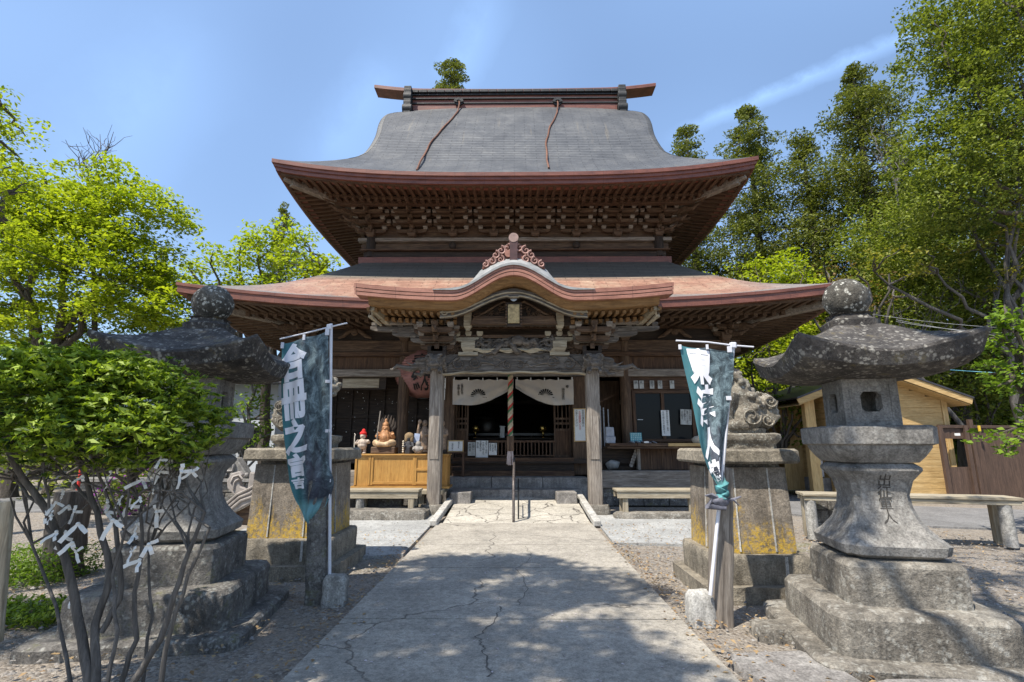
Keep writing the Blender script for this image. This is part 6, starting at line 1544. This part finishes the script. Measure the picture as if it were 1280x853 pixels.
# ---- left side
tree('maple_tree', 'large bright yellow green maple spreading over the left side behind the shrub', 'tree', 16.3,
     [(40, 255, 45, 40), (95, 250, 40, 32), (140, 222, 34, 17), (60, 300, 75, 32), (130, 275, 55, 24), (175, 262, 40, 16), (195, 245, 22, 13), (215, 272, 26, 12), (225, 285, 14, 10), (150, 320, 75, 30), (50, 350, 80, 35), (170, 365, 70, 28), (110, 395, 80, 25), (30, 410, 60, 25), (205, 340, 35, 35), (5, 230, 30, 26), (215, 400, 40, 22), (15, 300, 30, 50)],
     gz(8, 16), 'leaf_maple', .15, 25, 74, (.6, .18), 2.4, .30, 1, 'maples left of the hall', 'bark', .9, .5, 40)
tree('maple_tree', 'maple whose leafy sprig reaches in at the upper left edge of the sky', 'tree', 9, [(2, 130, 22, 20), (-30, 150, 40, 50), (-60, 220, 50, 60), (8, 160, 10, 12)], gz(-90, 9), 'leaf_maple', .10, 30, 40, (.34, .16), 1.6, .2, 2, 'maples left of the hall', up=.8)
tree('maple_tree', 'rounded light green maple between the big left maple and the hall roof', 'tree', 22, [(262, 335, 34, 24), (300, 330, 36, 26), (350, 325, 44, 34), (385, 320, 36, 38), (330, 300, 26, 14), (370, 290, 24, 16), (400, 345, 30, 30), (345, 350, 50, 22), (240, 345, 20, 20)],
     gz(330, 24), 'leaf_maple', .20, 8, 60, (.75, .32), 3.5, .3, 3, 'maples left of the hall', up=.8)
tree('maple_tree', 'fresh green maple low behind the lantern and the carved roof ornament', 'tree', 15.5, [(300, 495, 34, 26), (330, 520, 26, 36), (290, 545, 20, 24), (335, 480, 24, 18), (275, 480, 22, 18), (340, 560, 16, 20)], gz(302, 15.5), 'leaf_maple2', .13, 18, 26, (.38, .2), 1.6, .07, 4, None, 'bark_grey', up=.8, fork=.3)
tree('broadleaf_tree', 'mid green tree filling the gap under the left maple', 'tree', 19, [(30, 460, 60, 50), (110, 470, 70, 50), (60, 540, 80, 30), (180, 500, 60, 40), (240, 440, 50, 50), (10, 520, 40, 40)], gz(90, 20), 'leaf_maple2', .2, 6, 40, (.7, .35), 2.5, .25, 5, 'trees behind the shrub', up=.7)
tree('broadleaf_tree', 'darker green bushy tree low behind the clipped shrub and its stems', 'tree', 16, [(30, 585, 60, 26), (110, 590, 60, 22), (180, 570, 40, 25)], gz(60, 16.5), 'leaf_mid', .15, 10, 36, (.5, .3), 1.5, .1, 6, 'trees behind the shrub', up=.6, fork=.2)
def conifer(label, px, Y, top, bot, rpx, seed, leaf='leaf_cedar', puff=.62, dens=1.0, lsize=.22, expo=.8, group='cedars behind the hall', name='cedar_tree', lean=0, nleaf=46, bare=0):
    rnd = random.Random(seed); rg_ = np.random.default_rng(seed)
    t = at(px, top, Y); m = ((t - Vector((0, 0, EYE))).length / FPX) * .93; H = t.z; R = rpx * m; zb = max(.8, at(px, bot, Y).z)
    root = empty(name, (t.x, Y, 0), label, 'conifer', group)
    mb = MB(); mb.tube([(0, 0, -.1), (0, 0, H * .5), (lean * .5, 0, H * .98)], [max(.16, H * .018), H * .012, .03], 8, cap=False); mb.build('trunk', M('bark'), root, smooth=60)
    mb = MB(); pts = []; z = H
    n = int(dens * (H - zb) * R * 7.5)
    for k in range(n):
        f = rnd.random() ** .75; z = H - f * (H - zb); r = R * (min(1, f * 1.25) ** expo) * rnd.uniform(.25, 1.12) * (1 + .3 * sin(z * 1.9 + seed)) + .05
        a = rnd.uniform(0, 2 * pi); c = Vector((r * cos(a) + lean * (1 - f), r * sin(a), z - .12 * r))
        if k % 3 == 0: mb.tube([(lean * (1 - f), 0, z + .05), (c.x * .5, c.y * .5, z - .02 * r), tuple(c)], [.05, .03, .012], 5, cap=False)
        q = int(nleaf * 1.9); v = rg_.normal(size=(q, 3)); v /= np.linalg.norm(v, axis=1)[:, None]; v *= rg_.uniform(.15, 1, (q, 1)) ** .45
        s = puff * rnd.uniform(.55, 1.05) * (.55 + .45 * min(1, f * 3)); pts.append(v * np.array([s, s, s * .62]) + np.array(c))
    mb.build('limbs', M('bark'), root); leaf_mesh('crown', np.concatenate(pts), lsize * .72, M(leaf), root, .5, .42, seed); return root
conifer('lone conifer tip rising behind the roof ridge of the hall', 565, 34, 68, 330, 42, 21, 'leaf_cedar', .75, 1.0, .28, .55, None)
conifer('small dark conifer tip behind the left maples', 357, 38, 256, 420, 26, 22, 'leaf_cedar', .7, 1.0, .28)
conifer('tiny distant conifer tip between the left maples', 207, 40, 306, 420, 14, 23, 'leaf_cedar', .6, 1, .26)
# ---- right side
conifer('short lumpy cedar just right of the upper roof tip', 857, 31, 152, 430, 34, 31, 'leaf_cedar', .85, 1.5, .26, .5)
conifer('broad cedar with a lumpy double crown right of the upper roof', 932, 29, 136, 470, 56, 32, 'leaf_cedar', .9, 1.6, .26, .5)
conifer('narrow cedar between the broad cedar and the tallest one', 1000, 27, 160, 470, 36, 33, 'leaf_cedar', .85, 1.6, .25, .6)
conifer('tallest dark cedar on the right side', 1060, 25, 84, 470, 62, 34, 'leaf_cedar', .9, 1.7, .25, .55, lean=.4)
conifer('shadowy cedar behind the big right tree', 1130, 30, 190, 520, 70, 35, 'leaf_cedar', .85, 1.2, .28, .5)
conifer('dark cedar standing behind the right edge trees', 1230, 27, 150, 520, 80, 36, 'leaf_cedar', .85, 1.2, .27, .5)
tree('broadleaf_tree', 'tall airy deciduous tree over the upper right corner', 'tree', 15,
     [(1215, 40, 65, 40), (1180, 70, 35, 22), (1250, 100, 50, 45), (1195, 120, 45, 28), (1165, 95, 25, 14), (1225, 170, 60, 35), (1185, 165, 30, 20), (1250, 10, 50, 30), (1200, 5, 40, 20), (1170, 200, 45, 28), (1240, 230, 60, 40), (1155, 18, 14, 14), (1300, 100, 50, 120), (1160, 250, 40, 30)],
     gz(1500, 15), 'leaf_mid', .115, 34, 60, (.46, .26), 2.6, .24, 41, 'broadleaf trees on the right', 'bark', .5, .6, 60)
tree('broadleaf_tree', 'olive green leafy mass under the tall tree on the right', 'tree', 19,
     [(1120, 290, 60, 40), (1190, 300, 70, 45), (1250, 320, 60, 45), (1120, 350, 60, 35), (1200, 370, 70, 40), (1260, 400, 50, 40), (1150, 410, 60, 30), (1215, 440, 60, 35), (1270, 470, 40, 40), (1180, 490, 60, 25)],
     gz(1210, 20), 'leaf_mid', .15, 20, 64, (.62, .38), 2.8, .28, 42, 'broadleaf trees on the right', 'bark_grey', .5, .45, 50)
tree('broadleaf_tree', 'tree with yellowish new leaves at the middle right edge', 'tree', 16,
     [(1262, 220, 30, 26), (1240, 260, 35, 18), (1270, 290, 26, 20), (1225, 300, 30, 14), (1180, 330, 35, 14), (1120, 325, 30, 12), (1265, 345, 22, 14)], gz(1290, 16.5), 'leaf_yellow', .12, 16, 36, (.45, .16), 1.8, .16, 43, 'broadleaf trees on the right', 'bark_grey', .8, .5, 40)
tree('maple_tree', 'bright fresh green tree between the hall eaves and the right cedars', 'tree', 23,
     [(955, 345, 42, 24), (1000, 330, 32, 20), (930, 370, 40, 22), (1000, 370, 40, 26), (905, 345, 24, 14), (985, 420, 45, 34), (950, 455, 45, 34), (1010, 400, 30, 30), (960, 490, 30, 20)],
     gz(965, 24), 'leaf_maple', .19, 8, 58, (.7, .34), 2.8, .22, 44, None, up=.8)
tree('broadleaf_tree', 'small tree with rusty new leaves and pale twigs behind the right lantern finial', 'tree', 18,
     [(1060, 335, 35, 12), (1040, 352, 24, 10), (1090, 350, 36, 14), (1115, 375, 40, 16), (1060, 385, 40, 12), (1010, 400, 14, 10)], gz(1120, 18), 'leaf_rust', .10, 9, 22, (.5, .16), 1.6, .12, 45, 'broadleaf trees on the right', 'bark_grey', .8, .5, 60)
tree('broadleaf_tree', 'dark leafy tree directly behind the right guardian lion', 'tree', 17,
     [(960, 480, 34, 26), (985, 510, 26, 26), (940, 500, 24, 28), (975, 450, 30, 18), (1000, 545, 20, 14)], gz(968, 17.4), 'leaf_maple2', .14, 14, 34, (.42, .24), 1.4, .12, 46, None, 'bark', .7, .3)
tree('broadleaf_tree', 'near branch with large bright green leaves at the right edge', 'tree', 9.5,
     [(1262, 395, 20, 14), (1245, 415, 26, 12), (1268, 440, 22, 20), (1272, 475, 18, 18), (1255, 545, 18, 10), (1275, 560, 18, 14), (1280, 510, 14, 20), (1300, 450, 40, 60)], gz(1345, 9.6), 'leaf_maple2', .12, 40, 26, (.26, .14), .9, .14, 47, None, up=.7)
tree('broadleaf_tree', 'shady green bushes seen above the brown fence', 'tree', 19,
     [(1200, 505, 40, 24), (1250, 515, 40, 22), (1160, 480, 30, 25), (1225, 480, 40, 20)], gz(1225, 18.6), 'leaf_mid', .14, 14, 40, (.45, .3), 1.6, .1, 48, 'broadleaf trees on the right', up=.6, fork=.2)
def bare(label, px, py0, tips, Y, seed, base_px):
    rnd = random.Random(seed); b = Vector(gz(base_px, Y)); root = empty('bare_tree', b, label, 'tree', 'leafless trees')
    mb = MB(); f = at(px, py0, Y) - b; mb.tube([(0, 0, 0), tuple(f * .5 + Vector((.1, 0, 0))), tuple(f)], [.14, .09, .05], 7, cap=False); mb.build('trunk', M('bark_grey'), root, smooth=60)
    mb = MB()
    for tx, ty in tips:
        t = at(tx, ty, Y + rnd.uniform(-1, 1)) - b; P = limb(mb, f, t, .03, .008, rnd, .07, 7, .04)
        for k in range(6): q = P[rnd.randint(2, 6)]; limb(mb, q, q + Vector((rnd.uniform(-.5, .6), rnd.uniform(-.4, .4), rnd.uniform(.2, .9))), .012, .005, rnd, .1, 4)
    mb.build('limbs', M('bark_grey'), root, smooth=60)
bare('leafless twiggy crown rising above the big left maple', 115, 250, [(82, 175), (95, 180), (112, 170), (125, 168), (140, 180), (142, 165), (88, 200), (105, 195)], 17, 51, 118)
bare('leafless pale branches between the tall cedar and the right tree', 1120, 230, [(1088, 158), (1100, 150), (1128, 172), (1125, 200), (1092, 190), (1140, 190)], 21, 52, 1150)
bare('pale dead branches spreading low behind the right lantern roof', 1150, 470, [(1075, 390), (1110, 370), (1060, 410), (1140, 365), (1180, 360), (1165, 385), (1205, 345), (1100, 400), (1230, 380), (1125, 385)], 17.5, 53, 1262)
# distant wood closing the view at both sides
def wood_mass(name, boxes, leaf, n, size, seed):
    rg_ = np.random.default_rng(seed); pts = []
    for (x0, x1, y0, y1, h) in boxes:
        k = int(n * (x1 - x0)); x = rg_.uniform(x0, x1, k); y = rg_.uniform(y0, y1, k); top = h * (.72 + .28 * np.sin(x * .5 + y) * np.cos(x * .23)); z = top * rg_.uniform(0.02, 1, k) ** .8
        pts.append(np.stack([x, y, z], 1))
    o = leaf_mesh(name, np.concatenate(pts), size, M(leaf), None, .4, .7, seed); return tag(o, 'dense mass of distant green woodland behind the grounds', 'woodland', kind='stuff')
wood_mass('far_wood', [(8, 45, 33, 42, 14), (16.5, 40, 21, 26, 6.5)], 'leaf_mid', 1100, .45, 61)
wood_mass('far_wood', [(-45, -9, 30, 38, 6.5), (-40, -15, 24, 28, 4)], 'leaf_mid', 420, .5, 62)
wood_mass('far_wood', [(9.2, 12, 22, 24, 3.4)], 'leaf_mid', 900, .3, 63)
# azaleas in flower and low greenery, left background
for k, (px, py, Y, r, lb) in enumerate(((150, 592, 11.8, .5, 'small azalea with a few purple flowers behind the shrub stems, nearest the left lantern'), (165, 580, 13, .6, 'green azalea bush with purple flowers, farther back beside the left lantern'))):
    p = at(px, 640, Y); root = empty('azalea_bush', (p.x, Y, 0), lb, 'bush', 'azaleas'); rg_ = np.random.default_rng(70 + k); v = rg_.normal(size=(1500, 3)); v /= np.linalg.norm(v, axis=1)[:, None]; v *= rg_.uniform(.5, 1, (1500, 1))
    leaf_mesh('foliage', v * [r, r, r * .8] + [0, 0, r * .9], .08, M('leaf_mid'), root, .5, .5, k)
    w = v[:160] / np.linalg.norm(v[:160], axis=1)[:, None]; fm = leafmat('purple petals', (.20, .02, .22), (.42, .06, .40), .3, (1, .8, 1)); leaf_mesh('flowers', w * [r * 1.02, r * 1.02, r * .82] + [0, 0, r * .9], .07, fm, root, .3, .8, k + 5)
    mb = MB(); mb.tube([(0, 0, -.05), (0, 0, r)], .04, 6); mb.build('stem', M('bark'), root)
p = at(72, 690, z=0)
mb = MB(); sqring(mb, [(.24, -.05), (.20, .1), (.19, .9), (.17, 1.0), (0, 1.0)], (0, 0), 0, 6, .35, amp=.03); o = mb.build('tree_stump', M('bark'), None, smooth=50); q = at(78, 700, 6.8); o.location = (q.x, 6.8, 0); tag(o, 'thick dark cut trunk standing behind the shrub stems', 'stump')
def fern_patch(px0, px1, Y0, Y1, n, seed, leaf, h, lab):
    rg_ = np.random.default_rng(seed); a = at(px0, 700, Y0).x; b = at(px1, 700, Y0).x
    x = rg_.uniform(a, b, n); y = rg_.uniform(Y0, Y1, n); z = rg_.uniform(0.0, 1, n) ** 1.5 * h; o = leaf_mesh('ground_cover', np.stack([x, y, z], 1), .06, M(leaf), None, .6, .35, seed); tag(o, lab, 'ground cover', kind='stuff')
fern_patch(-60, 60, 6.2, 7.2, 3500, 81, 'leaf_maple2', .35, 'low bright green plants in the bed at the left edge')
fern_patch(-80, 66, 4.9, 5.6, 2600, 82, 'leaf_azalea', .10, 'low mossy green plants in front of the stump')

# ---- clipped shrub in the left foreground
def shrub():
    b = at(96, 860, 3.45); b.z = 0
    root = empty('clipped_shrub', b, 'clipped azalea shrub with bare lower stems tied with paper strips, left foreground', 'shrub')
    rnd = random.Random(9); rg_ = np.random.default_rng(9)
    # crown: overlapping flattened mounds
    mounds = [(at(95, 505, 3.35), .62, .55, .34), (at(20, 500, 3.2), .55, .5, .30), (at(175, 510, 3.45), .48, .5, .30), (at(220, 535, 3.5), .30, .4, .17), (at(60, 470, 3.5), .5, .5, .20), (at(150, 470, 3.6), .34, .4, .16), (at(-40, 520, 3.2), .5, .5, .35), (at(235, 560, 3.45), .17, .22, .10), (at(130, 548, 3.2), .5, .4, .17), (at(40, 555, 3.15), .5, .35, .14), (at(90, 470, 3.5), .34, .4, .16), (at(190, 575, 3.4), .25, .3, .09)]
    C = []; D = []
    for c, rx, ry, rz in mounds:
        n = int(1900 * rx * (ry + rz))
        for k in range(n):
            v = Vector((rnd.gauss(0, 1), rnd.gauss(0, 1), rnd.gauss(.15, 1))).normalized(); t = rnd.uniform(.62, 1.03)
            p = Vector((c.x + v.x * rx * t, c.y + v.y * ry * t, c.z + v.z * rz * t))
            if v.z < -.55 and rnd.random() < .7: continue
            if nz3(p, 3.2, 4) < -.34: continue
            if rnd.random() < .05: p += v * .07
            p.z += .035 * nz3(p, 5); dirv = (v * .6 + Vector((0, 0, .8))).normalized()
            for q in range(6):
                a = q * 1.047 + rnd.uniform(-.3, .3); side = Vector((cos(a), sin(a), 0)); d = (side * .9 + dirv * .75).normalized()
                C.append(p - b + d * .022); D.append(d)
    leaf_mesh('crown', np.array([tuple(c) for c in C]), .058, M('leaf_azalea'), root, .25, .36, 9, np.array([tuple(d) for d in D]))
    # stems as traced in the picture
    mb = MB(); stems = [
        [(112, 856, 3.45), (98, 770, 3.45), (84, 700, 3.42), (60, 640, 3.38), (30, 600, 3.3), (8, 560, 3.2), (0, 500, 3.2)],
        [(118, 856, 3.45), (120, 780, 3.48), (138, 720, 3.5), (120, 640, 3.5), (104, 590, 3.45), (80, 540, 3.4)],
        [(150, 856, 3.5), (170, 800, 3.5), (168, 740, 3.5), (178, 690, 3.5), (172, 620, 3.5), (150, 560, 3.5)],
        [(164, 856, 3.4), (200, 800, 3.4), (218, 745, 3.4), (236, 690, 3.4), (256, 640, 3.4)],
        [(200, 856, 3.3), (212, 790, 3.3), (235, 720, 3.3), (262, 660, 3.3)],
        [(128, 790, 3.5), (150, 750, 3.52), (150, 700, 3.5), (142, 640, 3.5), (175, 590, 3.5), (200, 555, 3.5)],
        [(136, 856, 3.35), (146, 790, 3.35), (140, 720, 3.4), (158, 660, 3.4), (160, 600, 3.4)], [(90, 856, 3.55), (70, 760, 3.6), (40, 680, 3.6), (28, 600, 3.6)], [(178, 856, 3.6), (190, 770, 3.6), (184, 690, 3.6), (205, 620, 3.6)],
        [(84, 700, 3.42), (58, 660, 3.3), (62, 620, 3.25), (50, 560, 3.2)], [(60, 640, 3.38), (36, 620, 3.4), (18, 600, 3.4), (20, 560, 3.3)],
        [(120, 640, 3.5), (90, 600, 3.5), (60, 575, 3.4), (40, 550, 3.4)], [(172, 620, 3.5), (200, 600, 3.5), (225, 580, 3.5), (245, 565, 3.5)], [(142, 640, 3.5), (120, 590, 3.4), (118, 550, 3.4)]]
    W_ = [.031, .030, .018, .025, .019, .019, .014, .014, .013, .012, .012, .011, .010, .011]
    tips = []
    for s, w in zip(stems, W_):
        P = [at(x * 1.0, y, Y) - b for x, y, Y in s]
        if s[0][1] > 850: P = [Vector((P[0].x * .8, P[0].y, -.05))] + P
        Q = []
        for a, c in zip(P, P[1:]):
            for k in range(3): Q.append(a.lerp(c, k / 3) + Vector((rnd.uniform(-1, 1), rnd.uniform(-1, 1), 0)) * .008)
        Q.append(P[-1]); mb.tube(Q, [w * (1 - .6 * k / len(Q)) for k in range(len(Q))], 8, cap=False); tips += [P[-1], P[-2]]
    for k in range(150):
        c, rx, ry, rz = mounds[rnd.randrange(len(mounds))]; a = rnd.choice(tips); e = Vector((c.x + rnd.uniform(-.9, .9) * rx, c.y + rnd.uniform(-.8, .8) * ry, c.z - rnd.uniform(-.1, .8) * rz)) - b
        if (e - a).length < .95: limb(mb, a, e, .008, .002, rnd, .10, 5)
    mb.build('stems', M('bark_grey'), root, smooth=60); return root
shrub()
# ---- paper strips tied to the twigs
def strip_mesh(seed):
    r = random.Random(seed); mb = MB(); w = .0155
    def ribbon(P, tw):
        g = []
        for i, p in enumerate(P):
            q = Vector(P[min(i + 1, len(P) - 1)]) - Vector(P[max(i - 1, 0)]); sd_ = q.cross(Vector((sin(tw), -cos(tw), .1))).normalized() * w * (.5 if i == 0 else 1); g.append([Vector(p) + sd_, Vector(p) - sd_])
        mb.grid(g)
    L1 = r.uniform(.10, .16); L2 = r.uniform(.05, .10); a1 = r.uniform(-.9, .3); a2 = r.uniform(.4, 1.9)
    for L, a in ((L1, a1), (L2, a2)) + (((.07, a2 + 1.6),) if seed % 2 else ()):
        d = Vector((sin(a), -.15, -cos(a))); ribbon([Vector((0, -.006, 0)), d * L * .3, d * L * .62 + Vector((0, -.012, 0)), d * L], r.uniform(-.6, .6))
    mb.sph((0, -.01, 0), (.016, .016, .014), 6, 4)
    return mb
SM = []
for k in range(5):
    o = strip_mesh(k + 1).build('paper_strip', PAPER(), None); SM.append(o)
spots = [(70, 572), (36, 590), (200, 575), (58, 587), (104, 595), (80, 590), (140, 590), (135, 605), (152, 578), (165, 580), (190, 565), (200, 590), (186, 592), (178, 600), (205, 583), (215, 575), (226, 590), (128, 618), (136, 628), (70, 628), (80, 618), (86, 632), (92, 640), (60, 640), (78, 650), (72, 665), (80, 672), (90, 678), (95, 690), (64, 645), (176, 622), (182, 640), (172, 655), (168, 668), (165, 690), (132, 640), (142, 650), (90, 748), (84, 742), (192, 612), (160, 632), (150, 625), (98, 655), (240, 590), (18, 576), (12, 690), (196, 640), (186, 680), (176, 700)]
r = random.Random(7)
spots = [q for k_, q in enumerate(spots) if k_ % 7 != 3]
for i, (px, py) in enumerate(spots):
    if i < len(SM): o = SM[i]
    else: o = SM[i % len(SM)].copy(); COL.objects.link(o)
    p = at(px, py, 3.36 + r.uniform(-.1, .14)); o.location = p; o.rotation_euler = (r.uniform(-.4, .4), r.uniform(-.5, .5), r.uniform(-1.2, 1.2)); s = r.uniform(.5, .8); o.scale = (s, s, s)
    tag(o, 'folded white fortune paper knotted on a bare twig of the clipped shrub', 'paper strip', 'fortune papers tied to the shrub')
# red marker stake
mb = MB(); mb.cyl((0, 0, 0), (0, 0, 1.25), .022, .022, 10); o = mb.build('red_stake', F('red plastic', (.6, .03, .02), .4), None, smooth=60); q = at(91, 650, 8.0); o.location = (q.x, 8.0, 0); tag(o, 'thin red marker stake seen through the shrub stems', 'stake')

# ---- fallen leaves and litter
rg_ = np.random.default_rng(99); n = 5200
x = np.concatenate([rg_.uniform(1.55, 8, 2600), rg_.uniform(-8, -1.65, 1900), rg_.normal(1.6, .12, 400), rg_.normal(-1.7, .12, 300)]); y = np.concatenate([rg_.uniform(3, 11, 2600), rg_.uniform(3, 10, 1900), rg_.uniform(3, 9, 700)])
o = leaf_mesh('fallen_leaves', np.stack([x, y, np.full(len(x), .022) + rg_.uniform(0, .02, len(x))], 1), .045, M('leaf_dry'), None, 3.0, .5, 99); tag(o, 'scattered dry leaves and petals lying on the gravel', 'leaf litter', kind='stuff')
x = rg_.uniform(-1.55, 1.45, 420); y = rg_.uniform(3, 8.5, 420)
o = leaf_mesh('fallen_petals', np.stack([x, y, np.full(420, .036)], 1), .022, F('pale petals', (.48, .42, .42), .8), None, 4.0, .7, 98); tag(o, 'tiny pale petals scattered on the concrete path', 'petals', kind='stuff')
# ---- pebbles
rg_ = np.random.default_rng(5); V = []; Fc = []; base = np.array([(1, 0, 0), (0, 1, 0), (-1, 0, 0), (0, -1, 0), (0, 0, 1)])
N = 9000; px = np.where(rg_.random(N) < .5, rg_.uniform(1.6, 8, N), rg_.uniform(-9, -1.7, N)); py = rg_.uniform(2.8, 11, N); sz = .006 + .026 * rg_.random(N) ** 2.5; an = rg_.uniform(0, 6.28, N)
for i in range(N):
    c, s = cos(an[i]), sin(an[i]); k = sz[i]
    b0 = len(V)
    for q in base: V.append((px[i] + (q[0] * c - q[1] * s * .7) * k, py[i] + (q[0] * s + q[1] * c * .7) * k, -.005 + q[2] * k * .7 + .012))
    Fc += [(b0 + a, b0 + (a + 1) % 4, b0 + 4) for a in range(4)]
mb = MB(); mb.v = V; mb.f = Fc; o = mb.build('pebbles', M('stone_floor'), None, smooth=180); tag(o, 'loose pebbles scattered over the dirt beside the path', 'pebbles', kind='stuff')

# ---- wires
def wire(name, a, b, sag, r_, m, label, n=24):
    P = [a.lerp(b, k / n) - Vector((0, 0, sag * 4 * (k / n) * (1 - k / n))) for k in range(n + 1)]; mb = MB(); mb.tube(P, r_, 6); o = mb.build(name, m, None, smooth=60); tag(o, label, 'wire')
bk = F('black cable', (.03, .03, .035), .5); gw = F('pale cable', (.32, .33, .34), .5)
wire('overhead_wire', at(-60, 275, 8), at(224, 371, 13.0), .15, .008, bk, 'dark cable crossing the left maple towards the lower roof corner')
wire('overhead_wire', at(1090, 393, 13), at(1400, 414, 11), .12, .0045, gw, 'topmost pale overhead wire at the right, above the lantern roof')
wire('overhead_wire', at(1120, 402, 13), at(1400, 410, 11), .2, .0045, gw, 'middle pale overhead wire at the right, crossing the branches')
wire('overhead_wire', at(1120, 400, 12), at(1400, 432, 10), .1, .0045, gw, 'lowest of the three pale wires just above the right lantern roof')
wire('overhead_wire', at(1180, 462, 13), at(1400, 468, 11), .05, .007, F('blue cable', (.12, .38, .50), .5), 'light blue cable at the right under the lantern roof tip')

# ---- trees standing beside and behind the viewer: they throw the dappled shade
def shade_tree(label, spots, h0, h1, base, seed, leaf, dens=1.0, group='trees around the viewpoint'):
    rnd = random.Random(seed); C = []
    for gx_, gy_, rx, ry, n in spots:
        for k in range(int(n * dens)):
            a = rnd.uniform(0, 2 * pi); q = sqrt(rnd.random()); h = rnd.uniform(h0, h1); sx, sy_ = -SUN_DIR.x / SUN_DIR.z, -SUN_DIR.y / SUN_DIR.z
            C.append(Vector((gx_ + q * rx * cos(a) - sx * h, gy_ + q * ry * sin(a) - sy_ * h, h)))
    tree('broadleaf_tree', label, 'tree', 0, None, base, leaf, .13, 0, 40, (.30, .13), 0, .22, seed, group, clusters=C, up=.6, nl=34)
shade_tree('tall tree beside the path whose crown shades the paving', [(-.35, 6.5, 1.35, 1.3, 150), (-1.35, 5.5, .9, 1.0, 100), (0.0, 4.2, 1.3, .9, 110), (.9, 4.6, .5, .6, 8), (1.1, 6.2, .5, .6, 14), (-.6, 7.5, 1.1, .5, 26)], 9.0, 11.5, (-6.5, -2.5, 0), 91, 'leaf_mid')
shade_tree('tall tree on the left whose crown shades the dark stone lantern', [(-3.0, 6.0, .95, .65, 50), (-3.9, 5.2, 1.1, .8, 36), (-5.2, 6.0, 1.4, 1.4, 40), (-2.3, 5.8, .5, .5, 16)], 9.0, 11.5, (-9.0, .5, 0), 92, 'leaf_mid')
shade_tree('tree on the right whose crown dapples the ground by the lantern', [(5.6, 6.6, 1.5, 1.3, 30), (4.3, 4.2, .5, .5, 8), (7.0, 8.2, 1.5, 1.0, 14), (3.2, 5.0, .35, .3, 3)], 9.0, 11.0, (3.5, -3.5, 0), 93, 'leaf_mid')
